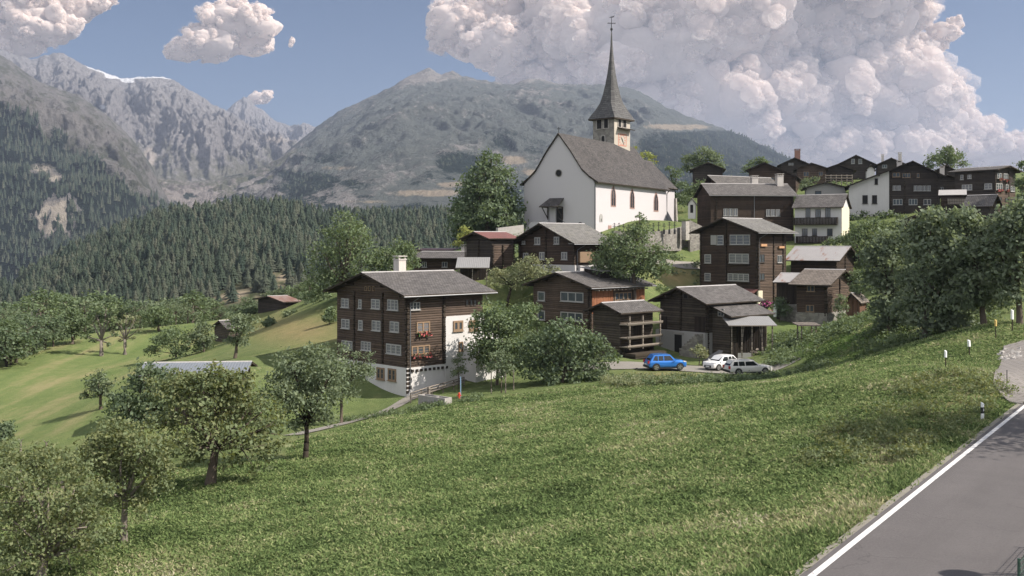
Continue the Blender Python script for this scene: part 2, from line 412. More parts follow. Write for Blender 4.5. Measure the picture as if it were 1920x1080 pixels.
def asphalt(name, a, b, tracks=False):
    t = NT(name); co = t.coord(); n = t.noise(co, 14, 6, .85); m = t.noise(co, .5, 6, .7); sc = t.math('ADD', t.math('MULTIPLY', t.math('SUBTRACT', n, .5), 2.2), t.math('MULTIPLY', t.math('SUBTRACT', m, .5), 1.0))
    c = t.mix(t.math('ADD', sc, .5, clamp=True), a, b)
    vor = t.node('ShaderNodeTexVoronoi'); t.ln(co, vor.inputs['Vector']); vor.inputs['Scale'].default_value = 28
    c = t.mix(t.math('MULTIPLY', t.math('LESS_THAN', vor.outputs['Distance'], .12), .35), c, (.3, .29, .28))
    wear = t.noise(t.mapping(co, (.06, .06, .06)), 1, 4)
    c = t.mix(t.math('MULTIPLY', wear, .35), c, tuple(x * .8 for x in b))
    if tracks:
        mp = t.node('ShaderNodeMapping'); mp.inputs['Rotation'].default_value = (0, 0, math.radians(35.3)); t.ln(co, mp.inputs['Vector']); q = t.node('ShaderNodeSeparateXYZ'); t.ln(mp.outputs[0], q.inputs[0])
        tr = t.math('SINE', t.math('MULTIPLY', q.outputs[0], 2 * math.pi / 1.75)); st = t.noise(t.mapping(mp.outputs[0], (2.5, .12, 1)), 1, 5, .7)
        c = t.mix(t.math('MULTIPLY', t.math('ADD', t.math('MULTIPLY', tr, .18), t.math('MULTIPLY', t.math('SUBTRACT', st, .42), 1.6)), .9, clamp=True), c, tuple(x * .62 for x in b))
        wq = t.node('ShaderNodeVectorMath'); wq.operation = 'MULTIPLY_ADD'; nq = t.node('ShaderNodeTexNoise'); nq.inputs['Scale'].default_value = .9; nq.inputs['Detail'].default_value = 6; t.ln(co, nq.inputs['Vector']); t.ln(nq.outputs['Color'], wq.inputs[0]); wq.inputs[1].default_value = (1.6, 1.6, 0); t.ln(co, wq.inputs[2])
        ve = t.node('ShaderNodeTexVoronoi'); ve.feature = 'DISTANCE_TO_EDGE'; t.ln(wq.outputs[0], ve.inputs['Vector']); ve.inputs['Scale'].default_value = .22
        ck = t.math('MULTIPLY', t.math('LESS_THAN', ve.outputs['Distance'], .004), t.math('GREATER_THAN', t.noise(co, .25, 3), .5)); c = t.mix(t.math('MULTIPLY', ck, .35), c, (.03, .03, .03))

    t.bump(n, .4, .02); return t.base(c, .85, .3)
M['asphalt'] = asphalt('asphalt', (.058, .053, .053), (.128, .116, .114), True)
M['gravel'] = asphalt('gravel_edge', (.13, .12, .10), (.26, .24, .20))
M['pathgrey'] = asphalt('village_path', (.15, .135, .118), (.26, .24, .21))
def roadpt(s, d): p = RP + RD * s + RN * d; return (p.x, p.y)
drape_strip('gravel_shoulder', [roadpt(-30, -.16), roadpt(62, -.16)], [.34, .30], M['gravel'], zfix=-8.035)
drape_strip('road', [roadpt(-30, 3.3), roadpt(75, 3.3)], [6.75, 6.75], M['asphalt'], zfix=-8.0)
t = NT('white_road_paint'); n = t.noise(t.coord(), 9, 5, .7); t.base(t.ramp(n, [(.34, (.20, .19, .185)), (.46, (.60, .585, .57))]), .7)
drape_strip('road_edge_line', [roadpt(-30, .17), roadpt(62, .17)], [.17, .17], t.mat, zfix=-7.994)
t = NT('grey_pavers'); br = t.node('ShaderNodeTexBrick'); mp = t.node('ShaderNodeMapping'); t.ln(t.coord(), mp.inputs['Vector']); mp.inputs['Rotation'].default_value = (0, 0, .9); t.ln(mp.outputs[0], br.inputs['Vector'])
br.inputs['Scale'].default_value = 1; br.inputs['Brick Width'].default_value = .8; br.inputs['Row Height'].default_value = .5; br.inputs['Mortar Size'].default_value = .04
br.inputs['Color1'].default_value = (.20, .18, .17, 1); br.inputs['Color2'].default_value = (.165, .15, .145, 1); br.inputs['Mortar'].default_value = (.085, .08, .06, 1)
t.base(t.mix(t.math('MULTIPLY', t.noise(t.coord(), 1.5, 4), .5), br.outputs[0], (.13, .12, .11)), .9)
M['pavers'] = t.mat
lot = [P(1862, 728, 54), P(1893, 736, 51), P(1960, 745, 49.5), P(2150, 690, 60), P(2150, 640, 76), P(1935, 646, 75), P(1882, 648, 73)]
def drape_poly(name, poly, mat, dz=.05, res=40):
    bm = bmesh.new(); f = bm.faces.new([bm.verts.new((p[0], p[1], 0)) for p in poly]); bmesh.ops.triangulate(bm, faces=[f])
    for _ in range(4): bmesh.ops.subdivide_edges(bm, edges=bm.edges[:], cuts=1, use_grid_fill=True)
    co = np.array([tuple(v.co) for v in bm.verts]); z = gz(co[:, 0], co[:, 1]) + dz
    for v, zz in zip(bm.verts, z): v.co.z = zz
    bmesh.ops.recalc_face_normals(bm, faces=bm.faces[:])
    ex = bmesh.ops.extrude_edge_only(bm, edges=[e for e in bm.edges if e.is_boundary])
    for v in ex['geom']:
        if isinstance(v, bmesh.types.BMVert): v.co.z -= .5
    me = bpy.data.meshes.new(name); bm.to_mesh(me); bm.free(); me.materials.append(mat)
    return tag(link(name, me), kind='structure')
drape_poly('paved_lot', lot, M['pavers'], .10)
def XY(px, Y): return ((px - CX) / F * Y, Y)
drape_strip('footpath', [XY(548, 78), XY(620, 84.5), XY(700, 93), XY(762, 98.6), XY(830, 103), XY(905, 107.5)], [1.6, 1.6, 1.6, 1.5, 1.8, 2.2], M['pathgrey'], .07)
drape_strip('village_road', [XY(1090, 108), XY(1190, 108), XY(1300, 107), XY(1440, 104.5), XY(1495, 104.5)], [5, 6.5, 7, 6, 3], M['pathgrey'], .07)
drape_strip('church_lane', [XY(1225, 162.5), XY(1275, 163.5), XY(1325, 166)], [2.4, 2.4, 2.4], M['pathgrey'], .12)

# ------------------------------------------------------------------ houses
class House:
    def __init__(s, name, label, xN, yb, ye, Y, xL=None, xR=None, th=45, Lr=None, Ll=None, gable='L', ya=None, apf=.5, ye2=None, cat='house', group=None):
        th = math.radians(th); s.th = th; s.Yn = Y; s.Xn = (xN - CX) / F * Y
        s.r = Vector((math.sin(th), math.cos(th))); s.l = Vector((-math.cos(th), math.sin(th)))
        s.Lr = Lr if Lr else s.along('R', xR); s.Ll = Ll if Ll else s.along('L', xL)
        s.z0 = (HY - yb) / F * Y; s.ze = (HY - ye) / F * Y - s.z0; s.gable = gable; s.apf = apf
        d = s.l if gable == 'L' else s.r; Lg = s.Ll if gable == 'L' else s.Lr
        Ya = Y + d.y * Lg * apf
        s.za = (HY - ya) / F * Ya - s.z0 if ya else s.ze + Lg * .5 * .5
        s.ze2 = ((HY - ye2) / F * (Y + d.y * Lg) - s.z0) if ye2 else s.ze
        s.o = empty(name, (s.Xn, Y, s.z0), math.pi / 2 - th, label, cat, group)
        s.mw = Matrix.Translation((s.Xn, Y, s.z0)) @ Matrix.Rotation(math.pi / 2 - th, 4, 'Z')
    def along(s, side, px):
        d = s.r if side == 'R' else s.l; u = (px - CX) / F
        return (u * s.Yn - s.Xn) / (d.x - u * d.y)
    def hit(s, side, px, py):
        t = s.along(side, px); d = s.r if side == 'R' else s.l
        return t, (HY - py) / F * (s.Yn + t * d.y) - s.z0
    def prof(s, q):                                    # roofline height along the gable
        Lg = s.Ll if s.gable == 'L' else s.Lr; k = q / Lg
        return s.ze + (s.za - s.ze) * k / s.apf if k < s.apf else s.za + (s.ze2 - s.za) * (k - s.apf) / (1 - s.apf)
    def walls(s, mat, name='wall', zlo=-2.5):
        m = MB(); Lg = s.Ll if s.gable == 'L' else s.Lr; La = s.Lr if s.gable == 'L' else s.Ll
        ring = [(0, zlo), (Lg, zlo), (Lg, s.ze2), (Lg * s.apf, s.za), (0, s.ze)]
        g = (lambda a, q, z: (a, q, z)) if s.gable == 'L' else (lambda a, q, z: (q, a, z))
        m.prism([g(0, q, z) for q, z in ring], [g(La, q, z) for q, z in ring])
        s.w = m.build(name, mat, s.o); return s
    def roof(s, mat, oe=.9, og=.9, th=.16, lift=.05, ea=None, edge='timber_dark', og2=None):
        Lg = s.Ll if s.gable == 'L' else s.Lr; La = s.Lr if s.gable == 'L' else s.Ll
        g = (lambda a, q, z: (a, q, z)) if s.gable == 'L' else (lambda a, q, z: (q, a, z))
        og2 = og if og2 is None else og2
        qa = Lg * s.apf; s1 = (s.za - s.ze) / qa; s2 = (s.za - s.ze2) / (Lg - qa)
        ridge = (qa, s.za + lift); e1 = (-oe, s.ze - s1 * oe + lift); e2 = (Lg + oe, s.ze2 - s2 * oe + lift)
        a0, a1 = -og, La + og2; m = MB(); nb = max(3, int(La / 1.2)); rj = random.Random(int(s.Xn * 13))
        av = [a0 + (a1 - a0) * k / nb for k in range(nb + 1)]; sg = [rj.uniform(-.035, .035) for _ in av]
        for e in (e1, e2):
            sl = math.hypot(e[0] - ridge[0], e[1] - ridge[1]); r0 = (ridge[0], ridge[1]); mid = ((e[0] + r0[0]) / 2, (e[1] + r0[1]) / 2)
            for k in range(nb):
                A, B = av[k], av[k + 1]; za, zb = sg[k], sg[k + 1]
                t_ = th
                # upper half and lower half of the slope, old roofs sag a little
                for (p, q, v0, v1, sgp, sgq) in ((r0, mid, 0, sl / 2, 0, 1), (mid, e, sl / 2, sl, 1, .6)):
                    pA = g(A, p[0], p[1] + t_ + za * sgp); pB = g(B, p[0], p[1] + t_ + zb * sgp); qB = g(B, q[0], q[1] + t_ + zb * sgq); qA = g(A, q[0], q[1] + t_ + za * sgq)
                    m.poly([pA, pB, qB, qA], 0, [(A, v0), (B, v0), (B, v1), (A, v1)])
                m.poly([g(A, r0[0], r0[1]), g(B, r0[0], r0[1]), g(B, e[0], e[1]), g(A, e[0], e[1])], 1)
                m.poly([g(A, e[0], e[1]), g(B, e[0], e[1]), g(B, e[0], e[1] + t_ + zb * .6), g(A, e[0], e[1] + t_ + za * .6)], 1)
            for A, sv in ((a0, sg[0]), (a1, sg[-1])):
                m.poly([g(A, r0[0], r0[1] - .04), g(A, e[0], e[1] - .04), g(A, e[0], e[1] + th + sv * .6), g(A, mid[0], mid[1] + th + sv), g(A, r0[0], r0[1] + th)], 1)
        s.rf = m.build('roof', [mat, M[edge]], s.o); s.oe, s.og = oe, og
        # ridge cap
        c = MB()
        for k in range(nb):
            c.prism([g(av[k], qa - .16, s.za + lift + th - .05), g(av[k], qa, s.za + lift + th + .06), g(av[k], qa + .16, s.za + lift + th - .05)],
                    [g(av[k + 1], qa - .16, s.za + lift + th - .05), g(av[k + 1], qa, s.za + lift + th + .06), g(av[k + 1], qa + .16, s.za + lift + th - .05)])
        c.build('ridge_cap', mat if False else M['slate_ridge'], s.rf)
        return s
    def purlins(s, n=5):
        Lg = s.Ll if s.gable == 'L' else s.Lr
        g = (lambda a, q, z: (a, q, z)) if s.gable == 'L' else (lambda a, q, z: (q, a, z))
        for k in range(n):
            q = Lg * k / (n - 1) if n > 1 else Lg / 2; z = s.prof(q) - .16
            m = MB(); a, b = g(-s.og + .1, q - .1, z - .14), g(0, q + .1, z + .06)
            m.box(min(a[0], b[0]), min(a[1], b[1]), a[2], max(a[0], b[0]), max(a[1], b[1]), b[2]).build('purlin', M['timber_dark'], s.rf)
        return s
    def pt(s, side, t, out, z): return (t, -out, z) if side == 'R' else (-out, t, z)
    def wbox(s, m, side, t0, t1, o0, o1, z0, z1, mi=0):
        a = s.pt(side, t0, o0, z0); b = s.pt(side, t1, o1, z1)
        m.box(min(a[0], b[0]), min(a[1], b[1]), min(z0, z1), max(a[0], b[0]), max(a[1], b[1]), max(z0, z1), mi)
    def panel(s, name, side, t0, t1, z0, z1, mat, out=.04, inn=-.05, parent=None):
        m = MB(); s.wbox(m, side, t0, t1, inn, out, z0, z1); return m.build(name, mat, parent or s.o)
    def base(s, ztop, mat, out=.06, name='plaster_base'):
        m = MB(); m.box(-out, -out, -2.6, s.Lr + out, s.Ll + out, ztop); s.b = m.build(name, mat, s.o); return s
    def win(s, side, x0, y0, x1, y1, n=2, fr='frame_white', pane='glass', sill=True, rows=2, out=.02, fw=None, flowers=False, shutter=None):
        ta, za = s.hit(side, x0, y0); tb, zb = s.hit(side, x1, y1); t0, t1 = sorted((ta, tb)); z1 = za; z0 = zb
        t2, zc = s.hit(side, x1, y0); z1 = (za + zc) / 2; t3, zd = s.hit(side, x0, y1); z0 = (zb + zd) / 2
        return s.win_m(side, t0, t1, z0, z1, n, fr, pane, sill, rows, out, fw, flowers)
    def win_m(s, side, t0, t1, z0, z1, n=2, fr='frame_white', pane='glass', sill=True, rows=2, out=.02, fw=None, flowers=False):
        w = t1 - t0; fw = fw or min(.11, max(.06, w / n * .13)); m = MB(); d = out + .07
        s.wbox(m, side, t0, t0 + fw, -.02, d, z0, z1); s.wbox(m, side, t1 - fw, t1, -.02, d, z0, z1)
        s.wbox(m, side, t0 + fw, t1 - fw, -.02, d, z0, z0 + fw); s.wbox(m, side, t0 + fw, t1 - fw, -.02, d, z1 - fw, z1)
        for k in range(1, n):
            c = t0 + w * k / n; s.wbox(m, side, c - fw * .7, c + fw * .7, -.02, d - .01, z0 + fw, z1 - fw)
        for k in range(n):
            c0, c1 = t0 + w * k / n, t0 + w * (k + 1) / n; b0 = fw if k == 0 else fw * .7; b1 = fw if k == n - 1 else fw * .7
            for q in range(1, rows):
                zz = z0 + (z1 - z0) * q / rows; s.wbox(m, side, c0 + b0, c1 - b1, -.02, out + .035, zz - .02, zz + .02)
        if sill: s.wbox(m, side, t0 - .08, t1 + .08, -.02, d + .07, z0 - .07, z0 - .002)
        wo = m.build('window', M[fr], s.o)
        p = MB(); s.wbox(p, side, t0 + fw * .5, t1 - fw * .5, -.03, out + .015, z0 + fw * .5, z1 - fw * .5); p.build('pane', M[pane], wo)
        if flowers:
            b = MB(); s.wbox(b, side, t0 + .1, t1 - .1, d + .005, d + .26, z0 - .2, z0 - .03); fb = b.build('flower_box', M['timber_dark'], wo)
            f = MB(); r = random.Random(int(t0 * 97 + z0 * 31))
            for _ in range(90):
                c = Vector(s.pt(side, r.uniform(t0 + .02, t1 - .02), d + r.uniform(0, .36), z0 + r.uniform(-.35, .14))); a = r.uniform(.05, .09)
                q = Quaternion((r.gauss(0, 1), r.gauss(0, 1), r.gauss(0, 1), r.gauss(0, 1))).normalized()
                f.poly([c + q @ Vector(v) * a for v in ((-1, -1, 0), (1, -1, 0), (1, 1, 0), (-1, 1, 0))], 0 if r.random() < .65 else 1)
            f.build('flowers', [M['flower_red'], M['leafplain']], wo)
        return wo
    def joint(s, side, px=None, t=None, z0=0, z1=None, w=.2, out=.16, mat='timber_dark', step=.24):
        if t is None: t = s.along(side, px)
        z1 = s.ze if z1 is None else z1; m = MB(); k = 0; z = z0; r = random.Random(int(t * 31) + 5)
        while z < z1 - .05:
            s.wbox(m, side, t - w / 2, t + w / 2, 0, out + r.uniform(-.05, .04), z, min(z + step * .8, z1)); z += step
        return m.build('log_ends', M[mat], s.o)
    def door(s, side, x0, y0, x1, y1, mat='board_dark', frame='frame_brown', out=.03):
        t0, _ = s.hit(side, x0, y0); t1, _ = s.hit(side, x1, y1); t0, t1 = sorted((t0, t1)); _, z1 = s.hit(side, (x0 + x1) / 2, y0); _, z0 = s.hit(side, (x0 + x1) / 2, y1)
        m = MB(); f = .1; s.wbox(m, side, t0 - f, t0, -.02, out + .05, z0, z1 + f); s.wbox(m, side, t1, t1 + f, -.02, out + .05, z0, z1 + f); s.wbox(m, side, t0, t1, -.02, out + .05, z1, z1 + f)
        s.wbox(m, side, t0, t1, -.02, out, z0, z1, 1)
        d = m.build('door', [M[frame], M[mat]], s.o)
        h = MB(); s.wbox(h, side, t0 + .08, t0 + .2, out, out + .07, (z0 + z1) / 2 - .03, (z0 + z1) / 2 + .03); h.build('handle', M['iron'], d); return d
    def chimney(s, a, q, w=.6, h=1.3, mat='chimney', d=None, parent=None):
        d = d or w
        g = (lambda a, q, z: (a, q, z)) if s.gable == 'L' else (lambda a, q, z: (q, a, z))
        z = s.prof(q); m = MB(); c = g(a, q, z)
        m.box(c[0] - w / 2, c[1] - d / 2, z - .6, c[0] + w / 2, c[1] + d / 2, z + h)
        m.box(c[0] - w / 2 - .07, c[1] - d / 2 - .07, z + h, c[0] + w / 2 + .07, c[1] + d / 2 + .07, z + h + .1)
        for dx in (-1, 1):
            for dy in (-1, 1): m.box(c[0] + dx * w * .4 - .06, c[1] + dy * d * .4 - .06, z + h + .1, c[0] + dx * w * .4 + .06, c[1] + dy * d * .4 + .06, z + h + .35)
        m.box(c[0] - w / 2 - .1, c[1] - d / 2 - .1, z + h + .35, c[0] + w / 2 + .1, c[1] + d / 2 + .1, z + h + .43)
        return m.build('chimney', M[mat], s.rf)
    def gutter(s, end=1, pipe=True):
        """gutter on the eave nearest N, with a downpipe at the near corner"""
        g = (lambda a, q, z: (a, q, z)) if s.gable == 'L' else (lambda a, q, z: (q, a, z))
        La = s.Lr if s.gable == 'L' else s.Ll; Lg = s.Ll if s.gable == 'L' else s.Lr
        s1 = (s.za - s.ze) / (Lg * s.apf); z = s.ze - s1 * s.oe + .05; m = MB()
        m.tube([g(-s.og - .02, -s.oe - .06, z), g(La + s.og, -s.oe - .06, z)], [.07, .07], 6)
        gt = m.build('gutter', M['gutter'], s.rf)
        if pipe:
            p = MB(); p.tube([g(.8, -s.oe - .05, z - .05), g(.35, -.16, z - .75), g(.3, -.16, z - 1.2), g(.3, -.16, .6), g(-.25, -.5, .05)], [.055] * 5, 6); p.build('downpipe', M['gutter'], s.o)
        return s
M['slate_ridge'] = flat('pale_ridge_tiles', (.30, .285, .275), .8, 0, .3, 3)
M['leafplain'] = flat('green_leaves', (.05, .09, .025), .9, 0, .4, 8)
# ------------------------------------------------------------------ the villages' buildings
FW, FB, FD = 'frame_white', 'frame_brown', 'frame_dark'
# A: the big log house in front
A = House('log_house', 'big dark log house with white plaster base and red geraniums beside the footpath', 763, 742, 551, 100, 632, 905, 46, ya=514)
A.walls(M['log_brown']); A.roof(M['slate'], 1.0, 1.15); A.purlins(5); A.gutter()
zb = A.hit('R', 763, 690)[1]; A.base(zb, M['plaster'])
tw = A.along('R', 834); zt = A.hit('R', 840, 593)[1]
A.panel('plaster_wall', 'R', tw, A.Lr + .12, -2.6, zt, M['plaster'], .14, -.2)
tq, zq = A.hit('R', 862, 640)
# lean-to porch on the white wall
pm = MB(); t0, z1 = A.hit('R', 866, 641); t1 = A.Lr + 1.2
pm.prism([(t0, -.14, -2.5), (t0, -2.2, -2.5), (t0, -2.2, z1 - 1.2), (t0, -.14, z1 - .2)], [(t1, -.14, -2.5), (t1, -2.2, -2.5), (t1, -2.2, z1 + .1), (t1, -.14, z1 + .9)])
po = pm.build('porch', M['plaster'], A.o)
am = MB(); za0 = A.hit('R', 878, 672)[1]
def arch_pts(tc, w, z0, z1, n=8): return [(tc - w, z0), (tc + w, z0), (tc + w, z1)] + [(tc + w * math.cos(a), z1 + w * math.sin(a)) for a in [math.pi * k / n for k in range(1, n)]] + [(tc - w, z1)]
ring = arch_pts(t0 + 1.0, .55, za0 + .1, za0 + .9)
am.prism([(q, -2.16, z) for q, z in ring], [(q, -2.23, z) for q, z in ring]); am.build('arched_window', M['glass'], po)
dm = MB(); dm.box(t0 + 2.3, -2.26, za0 - 1.0, t0 + 3.2, -2.15, za0 + .9); dm.build('door', M['board_dark'], po)
for w in [(640.5,559.6,654.7,576.5,2),(672.9,561.6,678.7,578.4,1),(696.9,561,713,579,2),(727.3,562,747.4,581.4,3),(641,598.3,656,615.8,2),(672.9,600.5,680.7,618.6,1),(698.2,601,714.4,620,2),(731.9,603,748.7,622.5,2),(641.7,639,661.7,655,3),(677.8,640.5,695.8,657,3),(725,645.5,752.8,664,3)]:
    A.win('L', w[0], w[1], w[2], w[3], w[4], FW, 'curtain', rows=3)
for x in (684.8, 691.8, 699): A.win('L', x, 536.5, x + 4, 545.5, 1, FB, 'black', False, 1)
A.win('L', 707.8, 689, 722.2, 711.4, 2, FB, 'glass', True, 2, .09, .16); A.win('L', 729, 691, 744, 714, 2, FB, 'glass', True, 2, .09, .16)
A.win('R', 768, 567, 786.7, 581, 3, FW, 'glass', rows=2)
A.win('R', 780.5, 603, 805.5, 623, 2, FB, 'curtain', rows=3, flowers=True, fw=.14); A.win('R', 770.8, 647.5, 805.5, 664.5, 3, FB, 'glass', rows=3, flowers=True, fw=.14)
A.win('R', 847.8, 601, 866, 620.5, 2, FB, 'glass', True, 1, .17, .2); A.win('R', 877.8, 600, 894, 619.7, 2, FB, 'glass', True, 1, .17, .2); A.win('R', 858, 640.5, 866, 657.8, 1, FB, 'glass', True, 1, .17, .14)
for x in (873, 881, 888): A.win('R', x, 562, x + 4.5, 573, 1, FD, 'curtain', False, 1)
zA = A.hit('R', 763, 690)[1]
for t in (.1, A.along('R', 832)): A.joint('R', t=t, z0=zA + .1, w=.3)
for t in (.1, A.along('L', 665), A.along('L', 718)): A.joint('L', t=t, z0=zA + .1)
for k in range(6):                                                       # painted quoins on the plaster corner
    A.panel('quoin', 'R', -.07, .55 if k % 2 else .3, .2 + k * .42, .5 + k * .42, M['timber_dark'], .075)
zc = A.hit('R', 800, 690)[1]
for k in range(9): A.panel('sill_beam_end', 'R', .5 + k * .55, .75 + k * .55, zc - .25, zc, M['timber_dark'], .2)
A.chimney(A.Lr * .42, A.Ll * .55, .95, 1.6)

# B: brown chalet with dormer
B = House('chalet', 'brown chalet with orange shingled side and a roof dormer, behind the leafy bushes', 1110, 655, 537, 125, 1000, 1208, 47, ya=513)
B.walls(M['log_red']); B.roof(M['slate'], 1.0, 1.2); B.purlins(5); B.gutter(pipe=False)
for w in [(1008.9,546.7,1021.8,564,1),(1051.6,547.8,1094.4,565.6,3),(1009,582,1022,600,1),(1051.6,585.6,1093,601,3)]: B.win('L', *w[:4], w[4], FW, 'glass', rows=1)
B.panel('shingle_cladding', 'R', -.02, B.along('R', 1149), B.ze - 3.4, B.ze - .02, M['board_orange'], .06)
B.panel('shingle_cladding', 'R', B.along('R', 1186), B.Lr + .02, B.ze - 3.4, B.ze - .02, M['board_orange'], .06)
B.win('R', 1152, 548, 1184, 562, 4, FB, 'glass', rows=1)
for t in (.1, B.along('L', 1104)): B.joint('L', t=t, z0=0)
dm = MB(); a0, a1 = B.Lr * .42, B.Lr * .72; q = B.Ll * .22; zd = B.prof(q) + .1
dm.prism([(a0, q, zd - .4), (a0, q, zd + 1.0), (a0, B.Ll * .5, zd + 1.35), (a0, B.Ll * .5, zd - .2)], [(a1, q, zd - .4), (a1, q, zd + 1.0), (a1, B.Ll * .5, zd + 1.35), (a1, B.Ll * .5, zd - .2)])
do = dm.build('dormer', M['board_dark'], B.rf)
dr = MB(); dr.prism([(a0 - .3, q - .4, zd + .95), (a0 - .3, q - .4, zd + 1.07), (a0 - .3, B.Ll * .55, zd + 1.52), (a0 - .3, B.Ll * .55, zd + 1.40)], [(a1 + .3, q - .4, zd + .95), (a1 + .3, q - .4, zd + 1.07), (a1 + .3, B.Ll * .55, zd + 1.52), (a1 + .3, B.Ll * .55, zd + 1.40)]); dr.build('dormer_roof', M['slate_ridge'], do)
B.chimney(B.Lr * .74, B.Ll * .33, .7, .9)
for k in range(14): 
    z = B.ze - .35; m = MB(); m.box(B.Lr * (k + .3) / 14, -.95, z - .22, B.Lr * (k + .3) / 14 + .14, 0, z - .06); m.build('rafter_end', M['timber'], B.rf)

# C: small granary with open galleries
Cc = House('granary', 'small dark granary with open wooden galleries, beside the blue car', 1163, 668, 584, 115, 1112, 1224, 47, ya=570, cat='barn')
Cc.walls(M['log_grey']); Cc.roof(M['slate'], .9, .9); Cc.purlins(3)
for py in (607.5, 633, 649.5):
    t, z = Cc.hit('R', 1163, py); m = MB(); m.box(-.2, -1.25, z - .14, Cc.Lr + .3, 0, z); m.box(-.2, -1.3, z, Cc.Lr + .3, -1.18, z + .16); m.build('gallery', M['timber'], Cc.o)
for x in (.3, Cc.Lr * .45, Cc.Lr - .05):
    m = MB(); m.box(x - .07, -1.2, Cc.hit('R', 1163, 655)[1], x + .07, -1.06, Cc.ze - .5); m.build('post', M['timber'], Cc.o)
for x in (.4, Cc.Lr - .4):
    m = MB(); m.loft([[(x - .12, -.3, -.6), (x + .12, -.3, -.6), (x + .12, -.06, -.6), (x - .12, -.06, -.6)], [(x - .2, -.4, 1.0), (x + .2, -.4, 1.0), (x + .2, -.02, 1.0), (x - .2, -.02, 1.0)]]); m.build('stilt', M['timber_dark'], Cc.o)
m = MB(); m.box(.3, -2.0, -.2, Cc.Lr, -.4, .35); m.build('log_platform', M['timber_dark'], Cc.o)
Cc.panel('plank_door', 'R', Cc.Lr * .4, Cc.Lr * .62, Cc.hit('R', 1163, 632)[1], Cc.hit('R', 1163, 613)[1], M['board_dark'], .05)

# D: long barn on a stone base with lean-tos
D = House('barn', 'wide grey log barn on a plastered stone base with lean-to, behind the parked cars', 1326, 668, 566, 118, 1238, 1412, 49, ya=541, cat='barn')
D.walls(M['log_grey']); D.roof(M['slate'], .9, 1.3); D.purlins(5)
zb = D.hit('L', 1300, 622)[1]; m = MB(); m.box(-.5, -.06, -2.5, 1.0, D.Ll + .3, zb); m.build('stone_base', M['plaster_grey'], D.o)
D.win('L', 1281.5, 550, 1290.6, 560.7, 1, FD, 'black', False, 1)
D.panel('barn_door', 'L', *sorted((D.along('L', 1233.6+6), D.along('L', 1251))), D.hit('L', 1245, 621.5)[1], D.hit('L', 1245, 593)[1], M['board_dark'], .08)
D.panel('barn_door', 'L', *sorted((D.along('L', 1303), D.along('L', 1323.5))), D.hit('L', 1313, 623)[1], D.hit('L', 1313, 593.5)[1], M['board_dark'], .08)
m = MB(); ta, tb = sorted((D.along('L', 1270), D.along('L', 1283.5))); D.wbox(m, 'L', ta, tb, .3, .53, -.5, D.hit('L', 1277, 627)[1]); m.build('cellar_door', M['black'], D.o)
m = MB(); D.wbox(m, 'L', ta - .3, tb + .3, .3, .58, D.hit('L', 1277, 626)[1], D.hit('L', 1277, 622.5)[1]); m.build('lintel', M['concrete'], D.o)
for k in range(7):
    m = MB(); D.wbox(m, 'L', .2 + k * .38, .58 + k * .38, .5, 1.6, -1.5, zb - .1 - k * .3) if zb - .1 - k * .3 > -1.4 else None
    if m.f: m.build('stone_step', M['stone'], D.o)
D.joint('L', t=.1, z0=zb); D.joint('L', t=D.along('L', 1277), z0=zb, z1=D.ze + 1); D.joint('R', t=.1, z0=0)
# annex under a second pitched roof
ax0, ax1 = .9, D.along('R', 1404); az = D.hit('R', 1350, 572)[1]
m = MB(); m.prism([(ax0, -2.6, -2.5), (ax0, .1, -2.5), (ax0, .1, az), (ax0, -2.6, az - 1.0)], [(ax1, -2.6, -2.5), (ax1, .1, -2.5), (ax1, .1, az), (ax1, -2.6, az - 1.0)])
an = m.build('annex_wall', M['log_grey'], D.o)
m = MB(); uvq = [(0, 0), (ax1 - ax0 + 1.4, 0), (ax1 - ax0 + 1.4, 3.6), (0, 3.6)]
m.poly([(ax0 - .7, .3, az + .28), (ax1 + .7, .3, az + .28), (ax1 + .7, -3.3, az - 1.08), (ax0 - .7, -3.3, az - 1.08)], 0, uvq)
m.poly([(ax0 - .7, .3, az + .14), (ax0 - .7, -3.3, az - 1.22), (ax1 + .7, -3.3, az - 1.22), (ax1 + .7, .3, az + .14)], 1)
m.poly([(ax0 - .7, -3.3, az - 1.22), (ax1 + .7, -3.3, az - 1.22), (ax1 + .7, -3.3, az - 1.08), (ax0 - .7, -3.3, az - 1.08)], 1)
m.poly([(ax0 - .7, .3, az + .14), (ax0 - .7, .3, az + .28), (ax0 - .7, -3.3, az - 1.08), (ax0 - .7, -3.3, az - 1.22)], 1)
m.build('annex_roof', [M['slate'], M['timber_dark']], an)
m = MB(); 
for a, b in (((-.35, .35)), ): pass
wz = D.hit('L', 1351, 587)[1]
m.box(ax0 - .07, -1.75, wz - .45, ax0 + .02, -1.68, wz + .45); m.box(ax0 - .07, -.95, wz - .45, ax0 + .02, -.88, wz + .45); m.box(ax0 - .07, -1.68, wz + .38, ax0 + .02, -.95, wz + .45); m.box(ax0 - .07, -1.68, wz - .45, ax0 + .02, -.95, wz - .38); m.box(ax0 - .06, -1.68, wz - .03, ax0 + .02, -.95, wz + .03); m.box(ax0 - .06, -1.34, wz - .38, ax0 + .02, -1.29, wz + .38)
wo = m.build('window', M[FW], an); m = MB(); m.box(ax0 - .03, -1.7, wz - .4, ax0 + .01, -.93, wz + .4); m.build('pane', M['glass'], wo)

